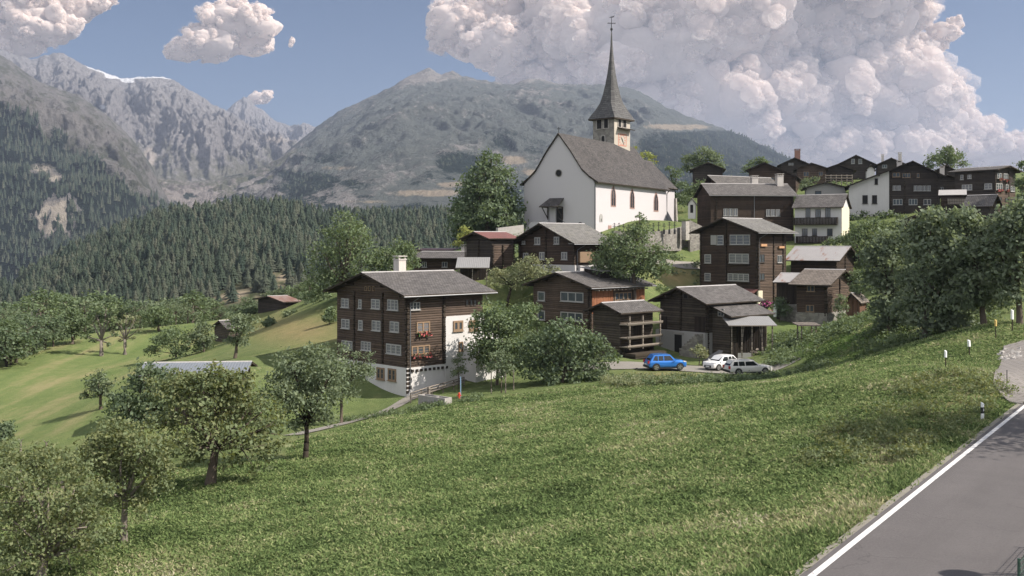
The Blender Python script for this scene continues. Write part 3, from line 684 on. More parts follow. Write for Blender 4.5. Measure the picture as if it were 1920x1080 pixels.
# open woodshed right of the barn
def open_shed(name, label, px0, px1, Yf, depth, py_top, py_low, roofmat, posts, ov=.4, back=True, cat='shed', tilt=None, drop=.5):
    a = G(px0, Yf); b = G(px1, Yf); d = Vector((b.x - a.x, b.y - a.y)); L = d.length; ang = math.atan2(d.y, d.x); zt = (HY - py_low) / F * Yf
    z0 = min(a.z, b.z); o = empty(name, (a.x, a.y, z0), ang, label, cat); h = zt - z0
    m = MB(); s = [(-ov, -ov, h), (L + ov, -ov, h), (L + ov, depth + ov, h + drop), (-ov, depth + ov, h + drop)]
    m.poly([(x, y, z + .1) for x, y, z in s], 0, [(0, 0), (L + 2 * ov, 0), (L + 2 * ov, depth + 2 * ov), (0, depth + 2 * ov)])
    m.poly([s[0], s[3], s[2], s[1]], 1)
    for i in range(4):
        j = (i + 1) % 4; m.poly([s[i], s[j], (s[j][0], s[j][1], s[j][2] + .1), (s[i][0], s[i][1], s[i][2] + .1)], 1)
    m.build('roof', [roofmat, M['timber']], o)
    for k in range(posts):
        x = L * k / (posts - 1); MB().box(x - .06, -.06, -.8, x + .06, .06, h + .03).build('post', M['timber'], o); MB().box(x - .06, depth - .06, -.8, x + .06, depth + .06, h + drop).build('post', M['timber'], o)
    return o, L, h
o, L, h = open_shed('woodshed', 'open lean-to woodshed with grey sheet roof and stacked firewood, beside the barn annex', 1372, 1448, 114.5, 3.0, 597, 611, M['tin_grey'], 5, .45, drop=.75)
MB().box(0, 2.9, -.6, L, 3.0, h).build('back_wall', M['board_dark'], o)
MB().box(L * .15, -.05, -.6, L * .48, .1, .75).build('front_panel', M['plaster_grey'], o)
m = MB(); r = random.Random(3)
for k in range(70):
    x = L * .42 + r.random() * L * .5; z = -.2 + r.random() * 1.3 * (1 - abs((x / L - .62) * 2.2)); y = r.uniform(.3, .7); a = r.random() * 3
    m.tube([(x, y, z), (x + .35 * math.cos(a), y + .2, z + .35 * math.sin(a) * .5)], [.09, .09], 6)
m.build('firewood', M['timber'], o)
for x, dz in ((L * .22, .4), (L * .8, -.5)): MB().tube([(x, 0, .2), (x + dz, 0.05, h)], [.05, .05], 5).build('brace', M['timber'], o)
MB().box(.05, -.04, -.4, .75, .02, 1.9).build('door', M['board_dark'], o)
o, L, h = open_shed('hay_shelter', 'small open shelter on four pale posts with flat brown roof, on the green slope', 1503, 1530, 113, 1.6, 609, 611, M['slate_brown'], 2, .5, drop=.15)

M['orange_board'] = flat('faded_orange_board', (.42, .23, .12), .8)
# E: tall house
E = House('log_house', 'tall dark log house with small orange boards, left of the rusty roofed barn', 1420, 577, 433, 150, 1313, 1474, 52, ya=411)
E.walls(M['log_dark']); E.roof(M['slate_moss'], 1.2, 1.3); E.purlins(5); E.gutter(pipe=True)
E.panel('sun_toned_logs', 'R', 0.25, E.Lr * .93, -2, E.hit('R', 1440, 452)[1], M['log_red'], .05)  # redder logs below the eave: sunlight put into the wall colour
for w in [(1345,441,1357,459,1),(1368.9,440,1406.8,458.7,3),(1321.5,477,1333.3,493.3,1),(1367.4,475.6,1404.4,493.3,3),(1321.5,512,1332.7,526.5,1),(1365,513,1404.4,526.8,4)]: E.win('L', *w[:4], w[4], FW, 'curtain' if w[1] > 460 else 'glass', rows=3)
E.panel('shutter', 'L', *sorted((E.along('L', 1333), E.along('L', 1344))), E.hit('L', 1338, 459)[1], E.hit('L', 1338, 441)[1], M['plaster_grey'], .07)
for w in [(1422.2,477,1432.6,492,2),(1421.6,512,1432.6,525,2)]: E.win('R', *w[:4], w[4], FD, 'glass', rows=1, out=.06)
E.win('R', 1457, 478.5, 1465, 492.4, 2, FW, 'glass', rows=1, out=.06)
for x0, y0, x1, y1 in ((1424.5, 457.5, 1435.5, 462), (1458.5, 461.5, 1468, 465.5)): E.panel('orange_board', 'R', E.along('R', x0), E.along('R', x1), E.hit('R', x0, y1)[1], E.hit('R', x0, y0)[1], M['orange_board'], .3)
for t in (.1, E.along('L', 1362), E.Ll - .1): E.joint('L', t=t, z0=0, z1=E.ze + (1.5 if 1 < t < E.Ll - 1 else 0))
for t in (.12, E.along('R', 1450), E.along('R', 1468)): E.joint('R', t=t, z0=0, w=.24, out=.2)
for y in (494.5, 528): E.panel('sill_shelf', 'L', *sorted((E.along('L', 1364), E.along('L', 1406))), E.hit('L', 1385, y + 2.5)[1], E.hit('L', 1385, y)[1], M['timber_dark'], .25)
E.panel('plaster_entrance', 'R', -.1, E.along('R', 1427), -2, E.hit('R', 1423, 545)[1], M['plaster_cream'], .3)
m = MB(); z = E.hit('L', 1405, 553)[1]; m.poly([(-.1, -.2, z + .9), (-.1, 5, z + .9), (-1.8, 5, z), (-1.8, -.2, z)], 0, [(0, 0), (5, 0), (5, 2), (0, 2)]); m.poly([(-.1, -.2, z + .8), (-1.8, -.2, z - .1), (-1.8, 5, z - .1), (-.1, 5, z + .8)]); m.poly([(-1.8, -.2, z - .1), (-1.8, -.2, z), (-1.8, 5, z), (-1.8, 5, z - .1)]); m.build('porch_roof', M['tin_red'], E.o)

# F: rusty roof barn, G: small log house in front
Fb = House('barn', 'dark barn with a pale rusty sheet metal roof, above the small log cottage', 1567, 555, 486, 160, 1483, 1601, 40, gable='R', ya=464, cat='barn')
Fb.walls(M['log_dark']); Fb.roof(M['tin_rust'], .9, 1.0); Fb.purlins(3); Fb.joint('R', t=.1, z0=-1); Fb.joint('R', t=Fb.Lr * .5, z0=-1, z1=Fb.za - .4)
Gb = House('cottage', 'small log cottage with lozenge slate roof on a rubble stone base, below the rusty barn', 1549, 607, 533, 135, 1494, 1597, 36, gable='R', ya=508)
Gb.walls(M['log_red']); Gb.roof(M['slate_brown'], .9, .9); Gb.purlins(3); Gb.base(Gb.hit('L', 1520, 586)[1], M['stone'], .12, 'stone_base')
Gb.panel('shade_toned_logs', 'L', .05, Gb.Ll - .05, Gb.hit('L', 1520, 586)[1], Gb.ze - .1, M['log_dark'], .03)  # same logs in a darker tone, shade painted into this side
for w in [(1513.5,535.5,1527.5,546.5,2),(1511.5,572,1526.5,584.5,2)]: Gb.win('L', *w[:4], w[4], FB, 'glass', rows=1, out=.05)
Gb.joint('L', t=.1, z0=1); Gb.joint('R', t=.1, z0=1); Gb.joint('R', t=Gb.Lr * .5, z0=1.5, z1=Gb.za - .5)
Gs = House('shed', 'little shed of reddish boards with brown roof, right of the small cottage', 1612, 592, 566, 133, 1586, None, 36, gable='L', Lr=3.0, ya=552, apf=.55, cat='shed')
Gs.walls(M['board_red']); Gs.roof(M['slate_brown'], .35, .5)
Gl = House('lean_to_shed', 'low lean-to shed with sheet metal roof, left of the small log cottage', 1500, 575, 530, 140, 1456, None, 36, gable='R', Lr=3.5, ya=515, apf=.75, cat='shed')
Gl.walls(M['board_dark']); Gl.roof(M['tin_rust'], .5, .4)

# H: long house behind, I: white house with balcony
H = House('long_house', 'long dark log house with two chimneys, behind the tall log house', 1333, 455, 364, 190, None, 1488, 84, Ll=9, gable='L', ya=346)
H.walls(M['log_dark']); H.roof(M['slate'], .8, .6); H.gutter(pipe=False)
for w in [(1355.6,391,1383.7,405,3),(1435.6,392.6,1463,405.3,3)]:
    for k in range(3): 
        dx = (w[2] - w[0]) / 3; H.win('R', w[0] + dx * k + .8, w[1], w[0] + dx * (k + 1) - .8, w[3], 2, FW, 'curtain', rows=1)
for x in (1343.5, 1486): H.joint('R', px=x, z0=0)
m = MB(); tt = H.along('R', 1414); m.tube([(tt, -.12, 0), (tt, -.12, H.ze)], [.07, .07], 6); m.build('downpipe', M['gutter'], H.o)
for px in (1433, 1476): H.chimney(H.along('R', px), H.Ll * .62 if px < 1450 else H.Ll * .45, 1.2, 1.9)
I = House('white_house', 'pale plastered house with a dark wooden balcony, beside the long log house', 1578, 465, 386, 185, 1490, 1592, 29, gable='R', ya=366)
I.walls(M['plaster_grey2'] if 'plaster_grey2' in M else M['plaster']); I.roof(M['slate'], .7, .4)
I.panel('sun_toned_plaster', 'R', .02, I.Lr - .02, -2, I.ze - .05, M['plaster_cream'], .04)  # warmer, lighter plaster paints the sun onto the end wall
for w in [(1510.5,390,1519.4,408),(1528.9,392.6,1539,408),(1547.3,389.6,1557,408),(1504,428.7,1514,442.4),(1523,428.7,1531.9,442),(1551,428.7,1561,442)]: I.win('L', *w, 2, FD, 'glass', rows=1)
def balcony(h, side, x0, x1, ytop, ybot, out=1.2, mat='board_dark'):
    t0, t1 = sorted((h.along(side, x0), h.along(side, x1))); z1 = h.hit(side, (x0 + x1) / 2, ytop)[1]; z0 = h.hit(side, (x0 + x1) / 2, ybot)[1]; m = MB()
    h.wbox(m, side, t0, t1, 0, out, z0, z0 + .14); h.wbox(m, side, t0, t1, out - .1, out + .02, z1 - .1, z1)
    n = int((t1 - t0) / .26)
    for k in range(n): h.wbox(m, side, t0 + (t1 - t0) * (k + .08) / n, t0 + (t1 - t0) * (k + .9) / n, out - .07, out - .02, z0 + .14, z1 - .1)
    for t in (t0, t1): h.wbox(m, side, t - .05, t + .05, 0, out, z1 - .1, z1); h.wbox(m, side, t - .02, t + .02, 0, out, z0 + .2, z1 - .1)
    return m.build('balcony', M[mat], h.o)
balcony(I, 'L', 1489, 1571, 408, 422); balcony(I, 'L', 1495, 1552, 443, 456)
# house whose gable shows left of H
S8 = House('log_house', 'dark log gable with two small white windows, left behind the long house', 1349, 455, 343, 199, 1322, None, 62, Lr=14, ya=331, apf=.5, ye2=367)
S8 = S8
S8.walls(M['log_dark']); S8.roof(M['slate_dark'], 1.2, 1.2)
# J
J = House('log_house', 'large house, half white plaster and half dark logs, under one asymmetrical roof', 1763, 410, 328, 200, 1592, None, 18, Lr=14, ya=304, apf=.3, ye2=349)
J.walls(M['log_black']); J.roof(M['slate_dark'], .8, 1.3); J.purlins(4)
tJ = J.along('L', 1667); m = MB(); z1 = J.prof(tJ); Lw = J.Ll
m.prism([(-.14, tJ, -2.5), (-.14, Lw + .05, -2.5), (-.14, Lw + .05, J.ze2 - .04), (-.14, tJ, z1 - .04)], [(.1, tJ, -2.5), (.1, Lw + .05, -2.5), (.1, Lw + .05, J.ze2 - .04), (.1, tJ, z1 - .04)]); m.build('plaster_half', M['plaster'], J.o)
for w in [(1640,334.6,1646,346),(1617,366,1627,382),(1635,366,1644.4,382),(1612,402,1619,412),(1637,402,1641,412),(1647,402,1652,412)]: J.win('L', *w, 1, FD, 'black', True, 1, .16)
for w in [(1673.4,348,1689.4,356.6,2),(1712.8,348,1745.6,358,4)]: 
    for k in range(w[4]): 
        dx = (w[2] - w[0]) / w[4]; J.win('L', w[0] + dx * k + .6, w[1], w[0] + dx * (k + 1) - .6, w[3], 2, FW, 'curtain', rows=1)
for w in [(1673.4,323.8,1687.5,332,2),(1692,324.7,1707,333,3),(1719,325,1724,333,1),(1674.4,373.4,1692,384,3),(1704,373,1720,384,3),(1731.6,373.4,1745.6,384,2)]: J.win('L', *w[:4], w[4], 'frame_brown' if w[1] < 340 else FW, 'glass', rows=1)
for x in (1670, 1696, 1757): J.joint('L', px=x, z0=0, z1=J.ze)
J.chimney(6, J.along('L', 1689.5), 1.0, 1.2); J.panel('plaster_base', 'L', 0, J.along('L', 1669), -2.5, J.hit('L', 1720, 401)[1], M['plaster_grey'], .12)
# K
K = House('log_house', 'dark log house at the right edge with white windows and flower boxes, sunlit gable end', 1865, 405, 318.5, 182, 1790, 1904, 52, gable='R', ya=313)
K.walls(M['log_black']); K.roof(M['slate'], .8, 1.0); K.purlins(3)
K.panel('sun_toned_logs', 'R', .25, K.Lr - .1, -2, K.hit('R', 1880, 357)[1], M['log_red'], .05)  # sun on the gable end painted as a redder log tone
for w in [(1801,328,1806.6,337,1),(1814.5,327.5,1821.6,335,2),(1803.8,346,1822.9,356.6,3),(1846,344,1860.4,354.7,2)]: K.win('L', *w[:4], w[4], FW, 'curtain', rows=2)
for w in [(1869,324.7,1877,335,2,1),(1881,325.6,1889,338,2,1),(1867,344,1878.8,356.6,3,1),(1885,346,1889.8,357,1,1),(1894,349,1901.6,359,2,0)]: K.win('R', *w[:4], w[4], FW, 'glass', rows=2, out=.06, flowers=bool(w[5]))
for w in [(1869.5,369,1877,375.5,2),(1884,371,1889,377,1),(1894,373,1901,379,2)]: K.win('R', *w[:4], w[4], FD, 'glass', rows=1, out=.06)
K.joint('R', t=.12, z0=0, w=.3); K.joint('R', px=1891, z0=0)
K.chimney(K.Lr * .5, K.Ll * .45, .7, .6) if False else None
# small buildings among the right-hand trees
def simple(name, label, xN, yb, ye, Y, xL, ya, wall, roof, th=None, Lr=8, apf=.5, ye2=None, oe=.7, og=.8, cat='house', wins=(), fr=FW, pane='glass', chim=None, **kw):
    u = (xN - CX) / F; th = th if th is not None else math.degrees(math.atan(u)) - 3
    h = House(name, label, xN, yb, ye, Y, xL, None, th, Lr=Lr, ya=ya, apf=apf, ye2=ye2, cat=cat, **kw)
    h.walls(M[wall]); h.roof(M[roof], oe, og); h.purlins(3)
    for w in wins: h.win('L', *w[:4], w[4] if len(w) > 4 else 2, fr, pane, rows=1)
    if chim: 
        for c in (chim if isinstance(chim, list) else [chim]): h.chimney(*c)
    return h
simple('barn', 'small dark barn with pale roof, half hidden by the maples', 1782, 440, 412, 150, 1697, 397, 'log_dark', 'tin_grey', Lr=6, cat='barn')
Km = House('barn', 'low dark barn with a light grey roof, below the house at the right edge', 1856, 420, 384, 165, 1812, 1872, 46, gable='R', ya=367, cat='barn'); Km.walls(M['log_black']); Km.roof(M['slate'], .5, .6)
Kb = House('balcony_house', 'low brown house with slatted balcony and pale roof, right of the half white house', 1808, 410, 366, 178, 1764, None, 24, Lr=6, gable='R', ya=358, cat='house'); Kb.walls(M['log_dark']); Kb.roof(M['slate_ridge'], .5, .4); balcony(Kb, 'L', 1777, 1809, 372, 384, 1.0, 'timber'); balcony(Kb, 'L', 1764, 1806, 386, 400, 1.4, 'board_dark')
simple('house', 'dark house with pale roof and white chimney, behind the low slatted balcony house', 1796, 380, 335, 212, 1757, 329, 'log_black', 'tin_grey', Lr=8, wins=[(1762, 351, 1769, 359, 2)], chim=(1, 3, .9, 2.0))
simple('house', 'dark gable peeking out behind the roof of the half white house', 1793, 380, 321, 228, 1752, 311, 'log_black', 'slate_dark', Lr=8)
# skyline row
simple('barn', 'plain dark barn under the round tree, leftmost on the village skyline', 1355, 360, 317, 238, 1300, 306, 'log_black', 'slate_dark', cat='barn', Lr=9)
simple('log_house', 'dark log house with rough slate roof, second from left on the skyline', 1492, 360, 331, 226, 1404, 306, 'log_dark', 'slate_moss', Lr=13, th=20, apf=.66, ye2=319, wins=[(1440, 332, 1457, 339, 3)], fr=FB)
simple('log_house', 'black skyline house with two tiny pale windows and a broad brick chimney', 1518, 355, 309, 262, 1462, 297, 'log_black', 'slate_dark', Lr=10, wins=[(1478.5, 305.5, 1483, 309.5, 1), (1484, 305.5, 1487.5, 309.5, 1)], chim=(1, 3.0, 1.4, 2.4, 'brick'), pane='curtain')
simple('chalet', 'lighter brown chalet on the skyline between two black gables', 1549, 360, 316, 240, 1494, 307, 'log_red', 'slate', Lr=10, wins=[(1506, 322, 1517, 331, 2), (1535, 322, 1543, 330, 2)], fr=FB)
simple('barn', 'small black barn behind the rail fence on the skyline', 1600, 360, 319, 246, 1540, 309.5, 'log_black', 'slate_dark', Lr=9, cat='barn')
simple('log_house', 'black gabled house with two square shuttered windows, tallest on the skyline', 1638, 355, 307, 265, 1572, 292, 'log_black', 'slate_ridge', Lr=12, wins=[(1596, 298, 1602.5, 307, 1), (1609.5, 298, 1616.5, 307, 1)], pane='curtain')
simple('log_house', 'black gabled house with two thin chimneys, right of the tallest gable on the skyline', 1697, 355, 308, 262, 1645, 297.5, 'log_black', 'slate_dark', Lr=12, wins=[(1654, 309, 1663, 315, 2)], chim=[(1, 3.2 if False else 1.2, .8, 2.2), (1.5, 5.4, .6, 1.8)])
simple('house', 'small grey rendered house with a rough stone roof, behind the balcony house', 1585, 372, 352, 215, 1512, 343, 'plaster_grey', 'slate_moss', Lr=9, th=14, wins=[(1528, 358, 1540, 366, 1)], fr=FD)
simple('shed', 'small white rendered shed on the skyline, left of the half white house', 1640, 345, 318, 235, 1625, 311, 'plaster', 'slate_ridge', Lr=5, cat='shed', oe=.3, og=.3)
# shrine left of S8
sh = House('wayside_shrine', 'small white wayside shrine with gabled top, right of the church choir', 1304, 400, 382, 192, 1290, None, 16, Lr=1.4, ya=372.5, cat='shrine'); sh.walls(M['plaster'], zlo=-1); sh.roof(M['slate_ridge'], .25, .25, .1); sh.panel('niche', 'L', sh.Ll * .3, sh.Ll * .7, .1, sh.ze * .9, M['black'], .02)

# left group below the church
Mh = House('barn', 'tall narrow log barn with red metal roof, left of the chalet below the church', 922, 510, 448, 140, 874, 963, 52, ya=437, cat='barn')
Mh.walls(M['log_black']); Mh.roof(M['tin_red'], .5, .9); Mh.purlins(3)
Mh.panel('sun_toned_logs', 'R', .1, Mh.Lr - .05, Mh.hit('R', 940, 499)[1], Mh.hit('R', 940, 460)[1], M['log_red'], .12)  # lighter red logs carry the sunlight of this face in their colour
for t in (.1, Mh.Lr * .48, Mh.Lr - .1): Mh.joint('R', t=t, z0=Mh.hit('R', 940, 499)[1], z1=Mh.hit('R', 940, 459)[1], w=.22, out=.3)
Mh.joint('L', px=898, z0=0); Mh.panel('brick_base', 'R', Mh.Lr * .5, Mh.Lr, -1, Mh.hit('R', 955, 500)[1], M['brick'], .1)
o, L, h = open_shed('lean_to', 'lean-to with pale sheet roof on wooden posts, against the red roofed barn', 860, 912, 134.5, 4.2, 488, 503, M['tin_grey'], 3, .4, drop=1.3)
MB().box(0, 4, -.6, L, 4.1, h + .5).build('back_wall', M['board_dark'], o)
m = MB(); r = random.Random(9)
for k in range(60):
    x = L * r.uniform(.35, .98); z = r.random() * 1.8; y = r.uniform(.5, 1.2); m.tube([(x, y, z), (x + .1, y + .9, z)], [.1, .1], 6)
m.build('log_pile', M['timber'], o)
N = House('chalet', 'dark chalet with white windows and white base, directly in front of the church gable', 1078, 515, 452, 135, 973, 1138, 50, ya=421)
N.walls(M['log_dark']); N.roof(M['slate_moss'], 1.2, 1.3); N.purlins(5); N.gutter(pipe=True); N.base(N.hit('L', 1070, 497)[1], M['plaster'])
for w in [(1002.8,445,1013.3,458.6,2),(1039,443.8,1049,458,2),(979,451.4,985,458,1),(1068,450,1075,456.4,1),(981.4,474,990.8,487,2),(1011.6,472.6,1021.4,487,2),(1053,472.6,1063.7,487,2)]: N.win('L', *w[:4], w[4], FW, 'curtain', rows=2, fw=.13)
N.panel('balcony_boards', 'R', .5, N.Lr * .5, N.hit('R', 1090, 492)[1], N.hit('R', 1090, 472)[1], M['frame_brown'], .5)
for k in (.5, 1.9, 3.2): N.panel('plaster_pier', 'R', k, k + .5, -2, N.hit('R', 1090, 498)[1], M['plaster'], .5)
for t in (.1, N.Ll * .5, N.Ll - .1): N.joint('L', t=t, z0=N.hit('L', 1070, 497)[1], z1=N.ze + (1.5 if 1 < t < N.Ll - 1 else 0))
O = House('long_house', 'low long brown house with grey roof, behind the big log house', 868, 515, 484, 150, 775, None, 20, Lr=8, gable='R', ya=474)
O.walls(M['log_dark']); O.roof(M['slate'], 1.0, .5)
for w in [(792,491,800,501,2),(829,491,839,501,2)]: O.win('L', *w[:4], w[4], FW, 'glass', rows=1)
O.chimney(1.5 if False else O.Lr * .2, O.along('L', 812), 1.0, 1.0); O.chimney(-.4, O.along('L', 813), 1.3, -.6, 'concrete') if False else None
O2 = House('hall', 'pale flat hall just showing over the roof of the low long house', 845, 500, 471, 175, 776, None, 14, Lr=8, gable='R', ya=468, cat='hall'); O2.walls(M['plaster_cream']); O2.roof(M['tin_red'], .3, .3)
Pp = House('barn', 'old barn with rusty sheet roof at the wood edge, on the left slope', 536, 583, 567, 166, 484, 558, 52, ya=557, cat='barn'); Pp.walls(M['log_black']); Pp.roof(M['tin_brown'], .6, .8)
Qq = House('hut', 'small weathered hut with grey roof, behind the orchard on the left slope', 429, 650, 617, 158, 402, 455, 50, ya=603, cat='hut'); Qq.walls(M['log_grey']); Qq.roof(M['slate'], .4, .5)
Rr = House('metal_shed', 'long low shed with blue grey corrugated roof, behind the orchard trees', 268, 745, 706, 88, None, 450, 84, gable='L', ya=684, Ll=6, cat='shed'); Rr.walls(M['board_dark']); Rr.roof(M['tin_blue'], .4, .6)

# ------------------------------------------------------------------ church
def church():
    h = House('church', 'white village church with grey stone tower and needle spire, on the hilltop', 1115, 445, 340, 170, 983, 1249, 31.5, ya=252, cat='church')
    Ll, Lr, ze, za = h.Ll, h.Lr, h.ze, h.za; 
    # steep roof with a kick at the eave
    g = lambda a, q, z: (a, q, z); s1 = (za - ze) / (Ll / 2); oe = .75; T = .22
    kq = Ll * .17; kz = ze + s1 * kq * .70
    # lower the wall corners so that the kicked roof clears them
    prof = [(-oe, ze - .30), (kq * .4, ze + (kz - ze) * .42), (kq, kz + .1), (Ll * .33, ze + s1 * Ll * .33 - .12), (Ll / 2, za + .05)]
    prof = prof + [(Ll - q, z) for q, z in prof[-2::-1]]
    wr = [(0, -4), (Ll, -4), (Ll, ze - .12)] + [(q, z - .03) for q, z in prof[::-1] if 0 < q < Ll] + [(0, ze - .12)]
    MB().prism([(0, q, z) for q, z in wr], [(Lr, q, z) for q, z in wr]).build('nave_wall', M['plaster_church'], h.o)
    m = MB(); a0, a1 = -.28, Lr + .35; nb = 14; rj = random.Random(4)
    for k in range(nb):
        A_, B_ = a0 + (a1 - a0) * k / nb, a0 + (a1 - a0) * (k + 1) / nb; v = 0
        for (q0, z0), (q1, z1) in zip(prof, prof[1:]):
            d = math.hypot(q1 - q0, z1 - z0)
            m.poly([g(A_, q0, z0 + T), g(A_, q1, z1 + T), g(B_, q1, z1 + T), g(B_, q0, z0 + T)], 0, [(A_, v), (A_, v + d), (B_, v + d), (B_, v)]); v += d
        m.poly([g(A_, prof[0][0], prof[0][1]), g(B_, prof[0][0], prof[0][1]), g(B_, prof[0][0], prof[0][1] + T), g(A_, prof[0][0], prof[0][1] + T)], 1)
        m.poly([g(A_, prof[0][0], prof[0][1]), g(A_, .05, ze - .05), g(B_, .05, ze - .05), g(B_, prof[0][0], prof[0][1])], 1)
        m.poly([g(A_, Ll + oe, prof[0][1]), g(B_, Ll + oe, prof[0][1]), g(B_, Ll - .05, ze - .05), g(A_, Ll - .05, ze - .05)], 1)
    for A_ in (a0, a1):
        for (q0, z0), (q1, z1) in zip(prof, prof[1:]):
            m.poly([g(A_, q0, z0 - .12), g(A_, q1, z1 - .12), g(A_, q1, z1 + T), g(A_, q0, z0 + T)], 1)
    m.build('nave_roof', [M['slate_church'], M['timber_dark']], h.o)
    # choir: narrower and lower, with a polygonal end
    cw = Ll * .34; c0 = Ll / 2 - cw; c1 = Ll / 2 + cw; cl = h.along('R', 1284); cz = ze + .7
    ring = [(Lr - .5, c0), (cl, c0), (cl + 3.2, c0 + cw * .55), (cl + 3.2, c1 - cw * .55), (cl, c1), (Lr - .5, c1)]
    m = MB(); m.prism([(a, q, -4) for a, q in ring], [(a, q, cz) for a, q in ring]); ch = m.build('choir_wall', M['plaster_church'], h.o)
    o = .6; rr = [(Lr + .3, c0 - o), (cl + .2, c0 - o), (cl + 3.7, c0 + cw * .5), (cl + 3.7, c1 - cw * .5), (cl + .2, c1 + o), (Lr + .3, c1 + o)]; top = za - 1.9
    pk = (cl - 1.2, Ll / 2); m = MB()
    def rp(pts, uv=None): m.poly(pts, 0, [(p[0] if uv is None else p[1], p[2] * 1.3) for p in pts])
    zc = cz - .1
    rp([(rr[0][0], rr[0][1], zc), (rr[1][0], rr[1][1], zc), (pk[0], pk[1], top), (rr[0][0], pk[1], top)]); rp([(rr[1][0], rr[1][1], zc), (rr[2][0], rr[2][1], zc), (pk[0], pk[1], top)], 1)
    rp([(rr[2][0], rr[2][1], zc), (rr[3][0], rr[3][1], zc), (pk[0], pk[1], top)], 1); rp([(rr[3][0], rr[3][1], zc), (rr[4][0], rr[4][1], zc), (pk[0], pk[1], top)], 1)
    rp([(rr[4][0], rr[4][1], zc), (rr[5][0], rr[5][1], zc), (rr[5][0], pk[1], top), (pk[0], pk[1], top)])
    m.poly([(a, q, zc - .12) for a, q in rr][::-1], 1)
    for i in range(5): m.poly([(*rr[i], zc - .12), (*rr[i + 1], zc - .12), (*rr[i + 1], zc), (*rr[i], zc)], 1)
    m.build('choir_roof', [M['slate_church'], M['timber_dark']], ch)
    # corner buttresses of pale dressed stone
    for a, q in ((cl + .1, c0 - .1), (cl + 3.0, c0 + cw * .5)):
        m = MB(); m.loft([[(a - .35, q - .7, -4), (a + .35, q - .7, -4), (a + .35, q + .3, -4), (a - .35, q + .3, -4)], [(a - .3, q - .25, cz - 2), (a + .3, q - .25, cz - 2), (a + .3, q + .3, cz - 2), (a - .3, q + .3, cz - 2)]]); m.build('buttress', M['stone_pale'], ch)
    # gothic windows on the sunlit side
    def lancet(side, x0, x1, y0, y1, fr='red_stone', parent=None, mat='lead_glass'):
        t0, t1 = sorted((h.along(side, x0), h.along(side, x1))); z1 = h.hit(side, (x0 + x1) / 2, y0)[1]; z0 = h.hit(side, (x0 + x1) / 2, y1)[1]; tc = (t0 + t1) / 2; w = (t1 - t0) / 2 * 1.15
        def rg(w, z0, zt): 
            zs = zt - w * 1.7; return [(tc - w, z0), (tc + w, z0), (tc + w, zs), (tc + w * .8, zs + w * .75), (tc + w * .4, zs + w * 1.35), (tc, zt), (tc - w * .4, zs + w * 1.35), (tc - w * .8, zs + w * .75), (tc - w, zs)]
        A_, B_ = rg(w, z0, z1), rg(w * .80, z0 + .2, z1 - w * .3); m = MB(); n = len(A_)
        for i in range(n):
            j = (i + 1) % n; m.poly([h.pt(side, A_[i][0], .05, A_[i][1]), h.pt(side, A_[j][0], .05, A_[j][1]), h.pt(side, B_[j][0], .05, B_[j][1]), h.pt(side, B_[i][0], .05, B_[i][1])])
            m.poly([h.pt(side, A_[i][0], -.02, A_[i][1]), h.pt(side, A_[j][0], -.02, A_[j][1]), h.pt(side, A_[j][0], .05, A_[j][1]), h.pt(side, A_[i][0], .05, A_[i][1])])
        h.wbox(m, side, tc - .05, tc + .05, 0, .045, z0 + .2, z1 - w)
        wo = m.build('lancet_window', M['red_stone'], h.o); m = MB(); m.poly([h.pt(side, q, .02, z) for q, z in rg(w * .86, z0 + .1, z1 - w * .2)]); m.build('pane', M['lead_glass'], wo)
    for x0, x1, y0, y1 in ((1145.8, 1154, 347.6, 387.8), (1181.4, 1189, 352.8, 391.7), (1226, 1233.8, 359.3, 396.8)): lancet('R', x0, x1, y0, y1)
    t0_, t1_ = sorted((h.along('R', 1123.5), h.along('R', 1130))); zz0 = h.hit('R', 1127, 416.5)[1]; ring = arch_pts((t0_ + t1_) / 2, (t1_ - t0_) / 2, zz0, zz0 + .75); m = MB(); m.prism([h.pt('R', q, .05, z) for q, z in ring], [h.pt('R', q, -.05, z) for q, z in ring]); nc = m.build('niche', M['plaster_grey'], h.o); m = MB(); h.wbox(m, 'R', (t0_ + t1_) / 2 - .1, (t0_ + t1_) / 2 + .1, .0, .08, zz0 + .1, zz0 + .6); m.build('niche_figure', M['iron'], nc)
    # choir lancet
    m = MB(); a = Lr + 3.4; m.prism([(q, c0 - .04, z) for q, z in arch_pts(a, .7, cz - 8.4, cz - 2.6)], [(q, c0 + .1, z) for q, z in arch_pts(a, .7, cz - 8.4, cz - 2.6)]); m.build('choir_window', M['lead_glass'], ch)
    # round window
    t, z = h.hit('L', 1047.8, 324.7); m = MB(); rr_ = .66
    pts = [(t + rr_ * math.cos(a), z + rr_ * math.sin(a)) for a in [2 * math.pi * k / 20 for k in range(20)]]
    pi_ = [(t + rr_ * .80 * math.cos(a), z + rr_ * .80 * math.sin(a)) for a in [2 * math.pi * k / 20 for k in range(20)]]
    for i in range(20):
        j = (i + 1) % 20; m.poly([(-.09, *pts[i]), (-.09, *pts[j]), (-.09, *pi_[j]), (-.09, *pi_[i])]); m.poly([(.02, *pts[i]), (.02, *pts[j]), (-.09, *pts[j]), (-.09, *pts[i])])
    rw = m.build('round_window', M['stone'], h.o); m = MB(); m.poly([(-.04, *p) for p in pi_]); m.build('pane', M['black'], rw)
    # entrance canopy and door
    ta, zt = h.hit('L', 1060, 372); tb, zl = h.hit('L', 1020, 388); t0, t1 = sorted((ta, tb)); t1 -= .3; t0 += .3
    m = MB(); m.poly([(0, t0, zt + .1), (0, t1 - .8, zt + .1), (-2.3, t1, zl), (-2.3, t0 - .1, zl)], 0, [(0, 0), (3, 0), (3, 3), (0, 3)]); m.poly([(0, t0, zt - .08), (-2.3, t0 - .1, zl - .15), (-2.3, t1, zl - .15), (0, t1 - .8, zt - .08)], 1)
